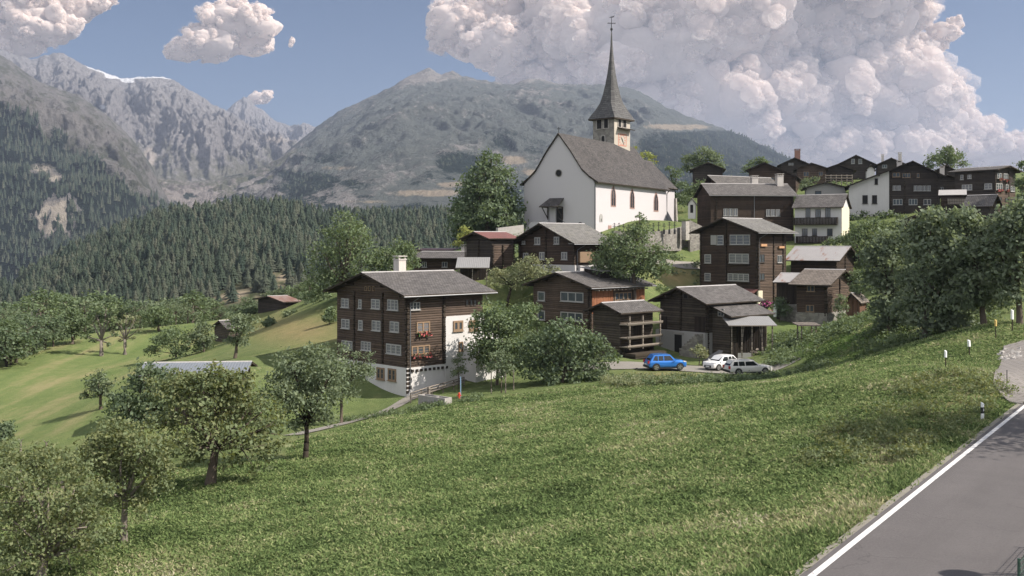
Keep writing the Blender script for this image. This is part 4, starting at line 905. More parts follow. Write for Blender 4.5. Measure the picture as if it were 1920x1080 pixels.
    m.poly([(-2.3, t0 - .1, zl - .15), (-2.3, t0 - .1, zl), (-2.3, t1, zl), (-2.3, t1, zl - .15)], 1); m.poly([(0, t1 - .8, zt - .08), (-2.3, t1, zl - .15), (-2.3, t1, zl), (0, t1 - .8, zt + .1)], 1); m.poly([(0, t0, zt + .1), (-2.3, t0 - .1, zl), (-2.3, t0 - .1, zl - .15), (0, t0, zt - .08)], 1)
    cn = m.build('canopy', [M['slate_church'], M['timber_dark']], h.o)
    for t in (t0 + .2, t1 - .5):
        m = MB(); m.tube([(-.08, t, zl - 2.2), (-.08, t, zl)], [.12, .12], 4); m.tube([(-.1, t, zl - 2.0), (-2.1, t, zl - .15)], [.11, .11], 4); m.tube([(0, t, zl - .1), (-2.25, t, zl - .1)], [.1, .1], 4); m.build('bracket', M['timber_dark'], cn)
    tc = h.along('L', 1049.5); zd = h.hit('L', 1049.5, 418)[1]; m = MB(); m.box(-.07, tc - .62, zd, .05, tc + .62, zl - .3); m.build('door', M['black'], h.o)
    m = MB(); m.box(-.4, tc + .62, zd, .02, tc + 1.7, zl - .25); m.build('door_pier', M['plaster_church'], h.o)
    # parapet of the stairs
    m = MB(); m.prism([(-2.6, tc + 1.0, zd - 4), (-2.6, tc + 7.5, zd - 4), (-2.6, tc + 7.2, zd - 3.4), (-2.6, tc + 4.3, zd + .1), (-2.6, tc + 1.0, zd + .3)], [(-2.2, tc + 1.0, zd - 4), (-2.2, tc + 7.5, zd - 4), (-2.2, tc + 7.2, zd - 3.4), (-2.2, tc + 4.3, zd + .1), (-2.2, tc + 1.0, zd + .3)]); st = m.build('stair_parapet', M['plaster_church'], h.o)
    m = MB(); m.tube([(-2.4, tc + 7.4, zd - 3.35), (-2.4, tc + 4.3, zd + .2), (-2.4, tc + 1, zd + .4)], [.13, .13, .13], 4); m.build('coping', M['slate_ridge'], st)
    m = MB(); m.tube([(-2.4, tc - .9, zd + .9), (-2.4, tc - 4.2, zd - 1.2)], [.05, .05], 5); m.build('handrail', M['iron'], h.o)
    t, z = h.hit('L', 1088, 427); m = MB(); m.prism([(-.04, q, zz) for q, zz in arch_pts(t, .45, z - .5, z + .5)], [(.05, q, zz) for q, zz in arch_pts(t, .45, z - .5, z + .5)]); m.build('arched_window', M['black'], h.o)
    # plinth strip
    z = h.hit('R', 1116, 417)[1]; m = MB(); h.wbox(m, 'R', -.12, Lr * .66, -.05, .12, -4, z); m.build('plinth', M['plaster_church'], h.o)
    m = MB(); m.box(-.16, -.16, -3, .1, -.02, ze - .4); m.build('downpipe', M['gutter'], h.o)
    m = MB(); m.tube([(Lr + .1, -.12, -2), (Lr + .1, -.12, ze - .8), (Lr + .1, -.7, ze - .2)], [.09] * 3, 6); m.build('downpipe', M['gutter'], h.o)
    # gable cross
    m = MB(); m.tube([(0, Ll / 2, za), (0, Ll / 2, za + 1.3)], [.05, .05], 5); m.tube([(0, Ll / 2 - .35, za + .95), (0, Ll / 2 + .35, za + .95)], [.05, .05], 5); m.build('gable_cross', M['iron'], h.o)
    # red-painted grave niches on the lower wall
    for x0, x1 in ((1139, 1145), (1172, 1179)): h.panel('wall_plaque', 'R', h.along('R', x0), h.along('R', x1), h.hit('R', x0, 434)[1], h.hit('R', x0, 422.5)[1], M['red_stone'], .17)
    # ---------------- tower
    T_ = House('tower_frame', None, 1151, 300, 217, 192, 1112, 1181, 40); Tw = T_
    inv = h.mw.inverted() @ T_.mw
    bpy.data.objects.remove(T_.o)
    to = bpy.data.objects.new('tower', None); m = MB()
    W, Dp, zt = T_.Lr, T_.Ll, T_.ze
    m.box(0, 0, -14, W, Dp, zt); tw = m.build('tower', M['stone_tower'], h.o); tw.matrix_local = inv
    bpy.data.objects.remove(to)
    def sub(name, m, mat): return m.build(name, mat, tw)
    def tq(side, x0, x1, y0, y1):
        t0, t1 = sorted((T_.along(side, x0), T_.along(side, x1))); xm = (x0 + x1) / 2; return t0, t1, T_.hit(side, xm, y1)[1], T_.hit(side, xm, y0)[1]
    for side, x0, x1, y0, y1 in (('L', 1120, 1128.5, 222, 241.5), ('L', 1133.3, 1140.6, 221.7, 240), ('L', 1128.5, 1134, 254.7, 270), ('R', 1158.6, 1163.4, 220.5, 238), ('R', 1167.5, 1173, 223, 239)):
        t0, t1, z0, z1 = tq(side, x0, x1, y0, y1); ring = arch_pts((t0 + t1) / 2, (t1 - t0) / 2, z0, z1 - (t1 - t0) / 2)
        m = MB(); m.prism([T_.pt(side, q, .09, z) for q, z in ring], [T_.pt(side, q, -.2, z) for q, z in ring]); so = sub('sound_window', m, M['black'])
        rg = arch_pts((t0 + t1) / 2, (t1 - t0) / 2 + .22, z0 - .15, z1 - (t1 - t0) / 2); m = MB(); n = len(ring)
        for i in range(n):
            j = (i + 1) % n; m.poly([T_.pt(side, *p[:1], .14, p[1]) for p in (rg[i], rg[j], ring[j], ring[i])]); m.poly([T_.pt(side, rg[i][0], 0, rg[i][1]), T_.pt(side, rg[j][0], 0, rg[j][1]), T_.pt(side, rg[j][0], .14, rg[j][1]), T_.pt(side, rg[i][0], .14, rg[i][1])])
        m.build('surround', M['stone_pale'], so)
    m = MB(); T_.wbox(m, 'R', .04, W - .04, 0, .06, -14, zt - .1); sub('plaster_face', m, M['plaster_tower'])
    # clock: red painted square with pale ring and dark hands under a little board roof
    t0, t1, z0, z1 = tq('R', 1158.5, 1174, 251, 274); c, zz = (t0 + t1) / 2, (z0 + z1) / 2; R_ = (t1 - t0) / 2
    m = MB(); f = .16
    T_.wbox(m, 'R', t0, t0 + f, .05, .09, z0, z1); T_.wbox(m, 'R', t1 - f, t1, .05, .09, z0, z1); T_.wbox(m, 'R', t0 + f, t1 - f, .05, .09, z0, z0 + f); T_.wbox(m, 'R', t0 + f, t1 - f, .05, .09, z1 - f, z1)
    for k in range(12):
        a = math.pi * k / 6; pc = [(c + R_ * .78 * math.cos(a + d), zz + R_ * .78 * math.sin(a + d)) for d in (-.13, .13)] + [(c + R_ * .56 * math.cos(a + d), zz + R_ * .56 * math.sin(a + d)) for d in (.13, -.13)]
        m.poly([T_.pt('R', q, .085, z) for q, z in pc])
    ck = sub('clock_face', m, M['red_paint'])
    m = MB()
    for a, l in ((math.radians(130), R_ * .55), (math.radians(-60), R_ * .75)):
        d = (math.cos(a), math.sin(a)); nrm = (-d[1] * .09, d[0] * .09); m.prism([T_.pt('R', c + nrm[0], .10, zz + nrm[1]), T_.pt('R', c - nrm[0], .10, zz - nrm[1]), T_.pt('R', c + d[0] * l, .10, zz + d[1] * l)], [T_.pt('R', c + nrm[0], .13, zz + nrm[1]), T_.pt('R', c - nrm[0], .13, zz - nrm[1]), T_.pt('R', c + d[0] * l, .13, zz + d[1] * l)])
    m.build('clock_hand', M['iron'], ck)
    tb0, tb1 = t0 - .3, W + .1; z = T_.hit('R', 1166, 241.5)[1]; m = MB()
    m.prism([T_.pt('R', tb0, 0, z + .25), T_.pt('R', tb0, 1.1, z - .1), T_.pt('R', tb0, 1.1, z - .22), T_.pt('R', tb0, 0, z + .1)], [T_.pt('R', tb1, 0, z + .25), T_.pt('R', tb1, 1.1, z - .1), T_.pt('R', tb1, 1.1, z - .22), T_.pt('R', tb1, 0, z + .1)]); sub('clock_roof', m, M['timber_dark'])
    # spire, flared square at the foot turning slender
    cx_, cy_ = W / 2, Dp / 2; z0 = zt; Yc = T_.Yn + (T_.r.y * W + T_.l.y * Dp) / 2; ztip = (HY - 62) / F * Yc - T_.z0; hgt = ztip - z0
    pr = [(-.02, 1.27), (.035, 1.12), (.09, .95), (.17, .74), (.26, .57), (.38, .41), (.52, .265), (.68, .15), (.85, .07), (1.0, .035)]
    m = MB()
    for i, ((f0, s0), (f1, s1_)) in enumerate(zip(pr, pr[1:])):
        for k in range(8):
            def rp_(s, f, k, i_):
                # square at the foot with corners cut as it rises
                cut = min(.55, max(0, f) * 3.2) ; hx, hy = W / 2 * s, Dp / 2 * s
                P8 = []
                for sx, sy in ((1, -1), (1, 1), (-1, 1), (-1, -1)):
                    e = 1 - cut * .55
                    P8 += ([(sx * hx * e, sy * hy), (sx * hx, sy * hy * e)] if sx * sy < 0 else [(sx * hx, sy * hy * e), (sx * hx * e, sy * hy)])
                x, y = P8[k % 8]; return (cx_ + x, cy_ + y, z0 + f * hgt)
            a, b, c_, d = rp_(s0, f0, k, i), rp_(s0, f0, k + 1, i), rp_(s1_, f1, k + 1, i), rp_(s1_, f1, k, i)
            m.poly([a, b, c_, d], 0, [(a[0] + a[1], a[2]), (b[0] + b[1] + .01, b[2]), (c_[0] + c_[1] + .01, c_[2]), (d[0] + d[1], d[2])])
    hx, hy = W / 2 * 1.27, Dp / 2 * 1.27; m.box(cx_ - hx + .02, cy_ - hy + .02, z0 - .02 * hgt - .25, cx_ + hx - .02, cy_ + hy - .02, z0 - .02 * hgt - .01, 1)
    sp = sub('spire', m, [M['slate_spire'], M['timber_dark']])
    m = MB(); zz = ztip; m.tube([(cx_, cy_, zz - 1), (cx_, cy_, zz + 3.2)], [.09, .05], 6)
    for sx in (1, -1): m.tube([(cx_, cy_, zz + 1.9), (cx_ + sx * .55, cy_ - sx * .55, zz + 1.9)], [.07, .09], 5)
    m.tube([(cx_, cy_, zz + .45), (cx_, cy_, zz + .6), (cx_, cy_, zz + .85), (cx_, cy_, zz + 1.05)], [.05, .26, .26, .05], 10)
    m.tube([(cx_ - .3, cy_ + .3, zz + 3.0), (cx_ + .25, cy_ - .25, zz + 3.15), (cx_ + .4, cy_ - .4, zz + 3.4)], [.05, .12, .03], 5); m.build('weathercock_cross', M['iron'], sp)
    return h
M['red_stone'] = flat('reddish_window_stone', (.27, .17, .14), .9, 0, .3)
M['lead_glass'] = glass('leaded_glass', (.025, .025, .028))
M['plaster_tower'] = plaster('tower_face_plaster', (.41, .365, .305), (.24, .215, .18), .7)
M['slate_spire'] = slate('spire_slate', (.045, .043, .042), (.13, .125, .12), .4, .4)
CH = church()
# ------------------------------------------------------------------ vegetation
M['leaf_apple'] = foliage('apple_leaves', (.030, .048, .014), (.062, .082, .026), (.155, .150, .055))
M['leaf_grey'] = foliage('grey_green_leaves', (.030, .045, .020), (.062, .084, .040), (.13, .15, .075))
M['leaf_pale'] = foliage('pale_olive_leaves', (.055, .070, .030), (.115, .130, .062), (.21, .20, .11))
M['leaf_dark'] = foliage('dark_green_leaves', (.019, .034, .015), (.046, .070, .030), (.098, .122, .056))
M['leaf_mid'] = foliage('mid_green_leaves', (.022, .038, .014), (.052, .078, .028), (.108, .130, .052))
M['leaf_bright'] = foliage('bright_green_leaves', (.030, .058, .010), (.068, .110, .020), (.14, .18, .045))
M['leaf_yellow'] = foliage('yellow_green_leaves', (.06, .08, .015), (.13, .15, .03), (.24, .23, .07))
M['leaf_maple'] = foliage('grey_green_maple_leaves', (.032, .048, .025), (.074, .098, .052), (.14, .16, .10), .5)
M['needle'] = foliage('spruce_needles', (.014, .021, .017), (.030, .038, .027), (.062, .064, .048), .12, .02, .0)

def leaf_cloud(rng, blobs, n, leaf, hole=.0, flat_=.25):
    """blobs: (x, y, z, rx, ry, rz). many leaf-sized faces gathered in clumps"""
    w = np.array([b[3] * b[5] + b[3] * b[4] for b in blobs]); w = w / w.sum(); per = 11
    V = []; R = []
    for b, f in zip(blobs, w):
        nc = max(4, int(n * f / per)); c = np.array(b[:3]); rad = np.array(b[3:6])
        d = rng.normal(size=(nc, 3)); d /= np.linalg.norm(d, axis=1)[:, None]; d[:, 2] = np.where(d[:, 2] < -.55, -d[:, 2] * .6, d[:, 2])
        rr = .36 + .66 * rng.rand(nc) ** .6; rr = np.where(rng.rand(nc) < .10, rr * 1.18, rr)
        cc = c + d * rad * rr[:, None]; rc = rad.mean() * .20 + leaf * .7; tone = rng.rand(nc)
        k = rng.poisson(per, nc) + 2; idx = np.repeat(np.arange(nc), k); m = len(idx)
        off = rng.normal(size=(m, 3)) * rc * np.array([.62, .62, .42]); p = cc[idx] + off
        nrm = d[idx] * .5 + rng.normal(size=(m, 3)) * .75 + np.array([0, 0, .45]); nrm /= np.linalg.norm(nrm, axis=1)[:, None]
        a = np.cross(nrm, rng.normal(size=(m, 3))); a /= np.linalg.norm(a, axis=1)[:, None] + 1e-9; bb = np.cross(nrm, a)
        s = leaf * (.45 + .95 * rng.rand(m) ** 1.3)[:, None] * .5
        q = np.stack([p - a * s, p + bb * s * .62, p + a * s, p - bb * s * .62], 1); V.append(q.reshape(-1, 3))
        R.append(np.repeat(np.clip(tone[idx] * .68 + rng.rand(m) * .34, 0, 1), 4))
    V = np.concatenate(V); R = np.concatenate(R)
    return V, np.arange(len(V)).reshape(-1, 4), R

def limb_mesh(mb, rng, base, blobs, r0, lean=(0, 0)):
    tops = sorted(blobs, key=lambda b: b[2]); cx = np.mean([b[0] for b in blobs]); cy = np.mean([b[1] for b in blobs]); zt = max(b[2] for b in blobs); zl = min(b[2] - b[5] * .5 for b in blobs)
    fork = Vector((base[0] + (cx - base[0]) * .3 + lean[0], base[1] + (cy - base[1]) * .3, max(base[2] + .6, zl + (zt - zl) * .12)))
    mid = (Vector(base) + fork) / 2 + Vector((rng.normal() * r0 * .2, rng.normal() * r0 * .2, 0))
    mb.tube([Vector(base) - Vector((0, 0, .4)), Vector(base) + Vector((0, 0, .12)), mid, fork], [r0 * 1.5, r0 * 1.12, r0 * .9, r0 * .75], 8)
    for b in blobs:
        e = Vector(b[:3]); m1 = fork.lerp(e, .5) + Vector((rng.normal() * .12, rng.normal() * .12, .1)) * b[3]
        mb.tube([fork, m1, e + Vector((0, 0, b[5] * .3))], [r0 * .5, r0 * .3, r0 * .1], 6)
        for _ in range(3):
            d = Vector(rng.normal(size=3)); d.normalize(); mb.tube([m1.lerp(e, rng.rand()), e + Vector((d.x * b[3], d.y * b[4], d.z * b[5])) * .85], [r0 * .16, r0 * .04], 4)

def tree(name, label, px, Y, blobs, leaf=.2, n=4000, mat='leaf_mid', r0=.2, seed=1, bark='bark', cat='tree', group=None, depth=1.15, zb=None, dY=0, lean=(0, 0)):
    """blobs given as (px, py, radius px) at depth Y: crown lobes round the trunk"""
    rng = np.random.RandomState(seed); o = G(px, Y); 
    if zb is not None: o.z = zb
    e = empty(name, o, 0, label, cat, group); s = Y / F; B = []
    for (bx, by, br) in blobs:
        p = P(bx, by, Y) - o; r = br * s; B.append((p.x, rng.uniform(-.55, .55) * r * depth + dY, p.z, r, r * depth, r * .92))
        if br > 24: B.append((p.x + rng.uniform(-.4, .4) * r, (r * 1.0 if len(B) % 4 else -r * .7), p.z - r * .15, r * .7, r * .8, r * .7))
    V, Fc, R = leaf_cloud(rng, B, n, leaf)
    mb = MB(); limb_mesh(mb, rng, (0, 0, 0), B[: 14], r0, lean); mb.build('trunk', M[bark], e, True)
    link('crown', np_mesh('crown', V, Fc, M[mat], {'rnd': R}), e)
    return e

# near orchard
tree('apple_tree', 'broad yellowing apple tree with thick trunk, middle of the near orchard', 395, 54, [(400,742,58),(338,772,52),(466,780,54),(400,815,60),(345,838,40),(470,838,42),(505,805,30),(300,800,32),(430,715,30),(370,715,34),(300,850,26),(370,860,26),(440,868,24),(500,850,26),(300,880,20),(490,878,20),(530,835,18),(415,770,50),(400,722,38),(300,735,34),(450,728,34),(350,728,34),(400,702,26),(342,710,26),(455,710,24)], .22, 11000, 'leaf_apple', .27, 3)
tree('apple_tree', 'apple tree with a thin bare lower trunk, right of the dense orchard corner', 232, 43, [(222,838,50),(172,850,42),(272,850,46),(228,895,48),(180,915,40),(287,885,34),(248,940,28),(300,840,26),(215,800,30),(165,880,34),(290,915,26),(200,950,24),(150,940,28),(262,960,20),(310,880,22)], .16, 9000, 'leaf_apple', .15, 4, 'bark_grey')
tree('apple_tree', 'dense apple tree filling the bottom left corner of the orchard', 75, 39, [(40,905,56),(100,925,56),(15,985,64),(110,990,60),(168,985,44),(60,1040,60),(145,1035,40),(-30,930,60),(-20,1050,60),(185,930,36),(130,878,34),(80,858,28),(12,850,34),(195,1010,34)], .15, 12000, 'leaf_apple', .2, 5, 'bark_grey')
tree('apple_tree', 'low apple tree at the left edge behind the orchard corner tree', 40, 52, [(60,880,36),(20,875,40),(100,860,30),(-20,880,36)], .18, 4500, 'leaf_apple', .16, 15)
tree('pear_tree', 'grey green fruit tree with a dark forked trunk, beside the footpath', 573, 62, [(560,702,44),(600,722,42),(537,742,40),(587,768,38),(622,695,26),(548,680,30),(566,797,24),(612,790,20),(520,715,26),(585,668,24),(505,745,26),(570,745,36),(630,745,22),(540,780,24)], .21, 8500, 'leaf_grey', .17, 6, 'timber_dark')
tree('pear_tree', 'grey green fruit tree with upright shoots, left foot of the big log house', 640, 88, [(630,692,36),(662,700,32),(602,682,28),(682,690,20),(642,728,28),(692,668,11),(668,668,13),(640,655,14),(610,655,14),(600,715,22),(655,740,24),(625,755,18),(690,700,16),(585,700,18)], .2, 6500, 'leaf_grey', .15, 7)
tree('walnut_tree', 'dark green leafy tree behind the broad apple tree, beside the blue grey shed', 262, 66, [(255,728,34),(288,714,32),(236,760,32),(290,765,36),(262,790,34),(228,790,20),(270,700,24),(300,740,30)], .26, 5000, 'leaf_dark', .2, 8)
tree('fruit_tree', 'slender sparse tree standing alone in the mown field with a long shadow', 189, hitY(189, 768), [(190,710,18),(174,728,15),(205,724,13),(164,742,10),(192,735,14),(208,742,7)], .3, 1100, 'leaf_grey', .17, 9)
tree('bush', 'round dark bush at the left edge of the mown field', 4, 92, [(5,806,17),(-10,818,18),(8,822,12)], .25, 1500, 'leaf_dark', .1, 10, cat='bush')
tree('plum_tree', 'small twisted tree with a dark trunk beside the weathered hut', 441, hitY(441, 672), [(448,605,18),(458,615,20),(450,640,14),(470,600,12),(432,640,10)], .3, 2200, 'leaf_grey', .18, 11)
tree('fruit_tree', 'light green fruit tree above the blue grey shed roof', 330, hitY(330, 672), [(330,632,24),(300,645,22),(360,640,24),(285,660,14),(340,660,20),(380,655,16)], .3, 3500, 'leaf_mid', .15, 12)
tree('fruit_tree', 'light green bushy tree in front of the weathered hut', 382, hitY(382, 660), [(382,615,14),(372,630,14),(390,636,10),(384,645,12)], .3, 1600, 'leaf_grey', .14, 13)
tree('dead_tree', 'half dead tree with few green sprays, on the crest of the mown field', 190, hitY(190, 668), [(180,588,16),(200,580,17),(170,600,10),(208,600,10),(190,605,9),(165,632,4),(216,628,5),(176,640,3),(205,645,3)], .4, 650, 'leaf_mid', .3, 16, 'bark_grey')
tree('dead_tree', 'nearly bare dead tree beside the half dead one, on the crest of the mown field', 234, hitY(234, 665), [(225,608,9),(245,602,9),(215,598,6),(255,596,5),(236,596,8),(210,622,4),(262,618,4),(225,640,3),(250,634,3)], .35, 190, 'leaf_pale', .28, 17, 'bark_grey')
tree('broadleaf_tree', 'round green tree on the crest of the field, left of the dead trees', 136, hitY(136, 646), [(135,602,22),(115,612,18),(152,610,18),(125,628,14),(145,628,12),(132,590,14)], .42, 2300, 'leaf_mid', .3, 18)
tree('broadleaf_tree', 'small spreading tree on the field crest to the right of the dead trees', 298, hitY(298, 621), [(298,590,20),(278,598,14),(315,598,15),(300,607,13)], .42, 1500, 'leaf_mid', .25, 19)
# behind the big house
tree('broadleaf_tree', 'tall bright green tree rising behind the left of the big log house', 640, 140, [(648,425,30),(625,448,34),(668,448,34),(610,482,36),(652,482,42),(690,485,26),(600,525,36),(640,525,40),(680,522,30),(595,550,26),(645,405,16)], .36, 9000, 'leaf_mid', .4, 20)
tree('broadleaf_tree', 'dark round tree behind the roof of the big log house', 742, 144, [(725,482,24),(755,474,26),(776,493,16),(706,500,20),(740,500,24)], .36, 3500, 'leaf_mid', .3, 21)
tree('broadleaf_tree', 'towering dark green lime tree left of the church', 912, 176, [(922,304,22),(905,322,28),(938,330,28),(892,352,34),(930,362,40),(880,385,34),(918,398,46),(955,385,28),(868,418,30),(908,428,42),(952,420,32),(860,398,16),(972,400,14),(880,440,26),(862,436,16)], .6, 11000, 'leaf_dark', .55, 22)
tree('bush', 'yellow green shrub left of the red roofed barn', 873, 146, [(872,432,10),(866,446,11),(880,446,9),(858,456,9)], .3, 900, 'leaf_yellow', .1, 23, cat='bush')
tree('apple_tree', 'pale olive apple tree with dark trunk on the lawn behind the big log house', 950, 134, [(944,524,24),(978,510,26),(1010,514,24),(998,490,16),(924,530,14),(1038,508,14),(972,532,18),(930,512,12),(1030,490,8)], .26, 4800, 'leaf_pale', .2, 24, 'timber_dark')
tree('broadleaf_tree', 'leafy tree with a spiky top in front of the churchyard wall', 1190, 130, [(1140,488,32),(1182,480,38),(1222,492,32),(1198,445,30),(1200,408,9),(1152,455,26),(1238,470,18),(1122,500,20),(1242,510,18),(1206,422,12),(1190,430,14),(1170,510,28),(1215,518,24)], .34, 9500, 'leaf_mid', .3, 25)
tree('bush', 'tall leafy bush hiding the white porch of the big log house', 932, 101, [(930,600,36),(905,620,28),(962,618,36),(940,658,42),(984,592,24),(900,592,15),(905,650,28),(975,655,30),(920,685,24),(955,690,24),(895,675,18)], .30, 10000, 'leaf_mid', .15, 26, cat='bush')
tree('hazel_bush', 'big dark glossy leaved bush in front of the small granary', 1055, 97, [(1050,636,38),(1010,655,38),(1092,650,38),(1128,656,26),(1060,685,40),(1010,690,30),(1110,690,32),(1075,615,18),(1035,615,14),(1145,675,16),(1068,602,8),(1000,708,22),(1040,712,26),(1085,710,26),(1125,705,22),(985,680,20)], .32, 9000, 'leaf_dark', .18, 27, cat='bush')
tree('sapling', 'thin young tree beside the path railing and white wall', 860, 101, [(858,680,10),(864,694,10),(852,700,9),(860,668,7)], .2, 700, 'leaf_grey', .05, 28)
tree('sapling', 'young fruit tree tied between stakes in the shade of the tall bush', 940, 94, [(940,672,14),(930,690,14),(950,690,13),(940,705,12),(958,672,8),(925,668,8)], .2, 1500, 'leaf_grey', .06, 29)
# scrub on the slope left of the big house
for k, (px, Y, top, w) in enumerate(((606, 150, 560, 16), (585, 160, 552, 18), (572, 172, 556, 14), (530, 206, 545, 18), (500, 206, 548, 16), (468, 176, 572, 12), (618, 128, 575, 10), (545, 150, 590, 10), (505, 145, 600, 9))):
    g = G(px, Y); by = HY - g.z / Y * F; hh = (by - top)
    tree('bush', ['tall scrub bush on the slope, at the left wall of the big log house', 'dense bush at the wood edge above the dry slope, second from the big house', 'small bush above the dry slope, right of the rusty barn', 'leafy bush behind the rusty barn on the left slope', 'bush left of the rusty barn at the wood edge', 'low bush by the wood edge, below left of the rusty barn', 'small bush tight against the left corner of the big log house', 'little shrub alone on the dry slope below the rusty barn', 'little shrub low on the dry slope, nearest the orchard'][k], px, Y, [(px, by - hh * .35, w), (px - w * .6, by - hh * .3, w * .7), (px + w * .6, by - hh * .3, w * .7), (px, by - hh * .75, w * .75), (px + w * .3, by - hh * .6, w * .6)], .38, 900, ('leaf_mid', 'leaf_grey', 'leaf_dark')[k % 3], .12, 200 + k, cat='bush')
# right-hand trees
tree('maple_tree', 'big leafy maple, left one of the right-hand clump, next to the little boarded shed', 1668, 96, [(1672,455,26),(1655,482,30),(1696,472,34),(1662,525,34),(1700,525,38),(1664,575,32),(1692,580,38),(1664,612,24),(1700,560,34),(1690,610,30)], .42, 9500, 'leaf_maple', .28, 30)
tree('maple_tree', 'tall maple with two visible stems, in the centre of the right-hand clump', 1733, 88, [(1742,408,22),(1728,435,36),(1772,455,40),(1735,480,44),(1790,500,42),(1740,530,46),(1790,555,46),(1730,580,42),(1780,600,36),(1735,618,24),(1760,425,28)], .4, 11000, 'leaf_maple', .25, 31, 'bark_grey')
tree('maple_tree', 'maple at the right of the clump above the marker posts', 1845, 84, [(1812,412,30),(1842,440,38),(1860,480,40),(1812,480,38),(1850,525,40),(1818,535,36),(1842,565,32),(1870,560,26),(1800,570,28),(1868,425,24)], .38, 10000, 'leaf_maple', .25, 32)
tree('ash_tree', 'dense tree cut off by the right edge below the flower box house', 1912, 80, [(1898,420,28),(1920,400,34),(1892,460,34),(1922,470,40),(1900,515,36),(1930,530,40),(1898,555,24),(1940,420,40)], .38, 8000, 'leaf_maple', .25, 33)
tree('broadleaf_tree', 'pale green tree below the white half of the large house', 1625, 168, [(1612,432,20),(1640,425,20),(1595,450,18),(1625,455,22),(1655,445,18),(1600,480,18),(1625,490,20)], .42, 4000, 'leaf_mid', .25, 34)
tree('bush', 'bushy shrub between the rusty barn and the maples', 1612, 135, [(1612,520,18),(1605,545,14),(1625,540,16)], .3, 1700, 'leaf_mid', .1, 35, cat='bush')
tree('bush', 'small tree growing against the corner of the log cottage', 1577, 131, [(1577,562,10),(1572,578,10),(1584,578,9),(1577,594,10)], .24, 1100, 'leaf_grey', .07, 36, cat='bush')
tree('bush', 'dark climbing shrub in the gap left of the log cottage', 1462, 139, [(1465,566,12),(1456,576,10),(1472,580,12),(1462,590,10)], .26, 1200, 'leaf_dark', .07, 37, cat='bush')
# skyline and churchyard
tree('broadleaf_tree', 'round tree on the skyline above the plain dark barn', 1318, 262, [(1318,292,18),(1296,302,16),(1340,300,17),(1290,318,12),(1318,312,18),(1348,312,10)], .6, 2600, 'leaf_grey', .4, 38)
tree('broadleaf_tree', 'tree tops between the skyline houses, left of the brick chimney', 1424, 268, [(1424,301,9),(1412,308,9),(1434,306,8),(1400,318,9)], .55, 900, 'leaf_mid', .3, 39)
tree('broadleaf_tree', 'round dark tree on the skyline behind the half white house', 1776, 258, [(1772,292,17),(1752,300,14),(1794,298,16),(1742,310,10),(1776,310,17),(1806,310,9),(1780,281,9)], .55, 2800, 'leaf_mid', .4, 40)
tree('broadleaf_tree', 'dark tree cut by the right edge beside the flower box gable', 1917, 165, [(1922,312,13),(1915,340,13),(1926,350,18),(1914,372,12),(1925,385,18)], .42, 1700, 'leaf_dark', .3, 41)
tree('broadleaf_tree', 'light green tree behind the wayside shrine', 1330, 212, [(1320,352,16),(1345,345,14),(1300,362,15),(1330,368,16),(1358,352,10),(1366,340,9)], .5, 2400, 'leaf_mid', .3, 42)
tree('broadleaf_tree', 'dark narrow tree right behind the church choir', 1268, 222, [(1268,328,11),(1262,348,13),(1278,350,13),(1266,375,15),(1284,378,14),(1255,318,8)], .5, 1900, 'leaf_dark', .3, 43)
tree('broadleaf_tree', 'yellowish tree top showing above the choir roof', 1210, 225, [(1210,292,10),(1196,300,9),(1222,298,9),(1210,310,14),(1190,280,6)], .5, 900, 'leaf_yellow', .3, 44)
tree('bush', 'leafy shrub above the small stone roofed house', 1528, 222, [(1515,342,10),(1530,338,8),(1508,352,9)], .45, 700, 'leaf_grey', .1, 45, cat='bush')
tree('bush', 'shrub at the foot of the balcony house', 1572, 176, [(1560,455,10),(1580,452,11),(1595,462,10),(1548,462,8)], .4, 1100, 'leaf_mid', .1, 46, cat='bush')
tree('bush', 'low shrub beside the stone steps of the grey barn', 1311, 111, [(1306,660,9),(1318,662,9),(1312,652,7),(1322,668,7)], .22, 900, 'leaf_pale', .05, 47, cat='bush')
tree('lilac_bush', 'dark hedge shrub along the left foot of the chalet below the church', 1010, 127, [(1000,580,14),(985,590,14),(1000,605,12)], .26, 1300, 'leaf_mid', .06, 48, cat='bush')
tree('roadside_tree', 'broad tree beyond the right edge that shades the road', 2320, 41, [(2290,430,160),(2430,390,170),(2340,310,130),(2215,490,95),(2350,500,120),(2260,360,90)], .26, 11000, 'leaf_mid', .25, 49) if True else None

# wood edge broadleaf trees: three shapes, copied
def unit_tree(seed, mat):
    rng = np.random.RandomState(seed); B = []
    for k in range(9):
        a = rng.rand() * 6.28; r = rng.uniform(.1, .34); z = rng.uniform(.20, .80); q = (1 - abs(z - .5)) * rng.uniform(.2, .28); B.append((r * math.cos(a), r * math.sin(a), z, q, q, q * .85))
    B.append((0, 0, .82, .17, .17, .16)); V, Fc, R = leaf_cloud(rng, B, 1300, .055); mb = MB(); limb_mesh(mb, rng, (0, 0, 0), B, .025); mb.tube
    t = mb.build('trunk', M['bark'], None, True); c = link('crown', np_mesh('crown', V, Fc, M[mat], {'rnd': R})); return t.data, c.data, t, c
kinds = []
for sd, mt in ((61, 'leaf_mid'), (62, 'leaf_dark'), (63, 'leaf_grey')):
    tm, cm, to, co_ = unit_tree(sd, mt); bpy.data.objects.remove(to); bpy.data.objects.remove(co_); kinds.append((tm, cm))
WL = ['mid green round tree along the wood edge behind the mown field', 'dark green round tree along the wood edge behind the mown field', 'grey green tree along the wood edge behind the mown field']
edge = []
rg = random.Random(5)
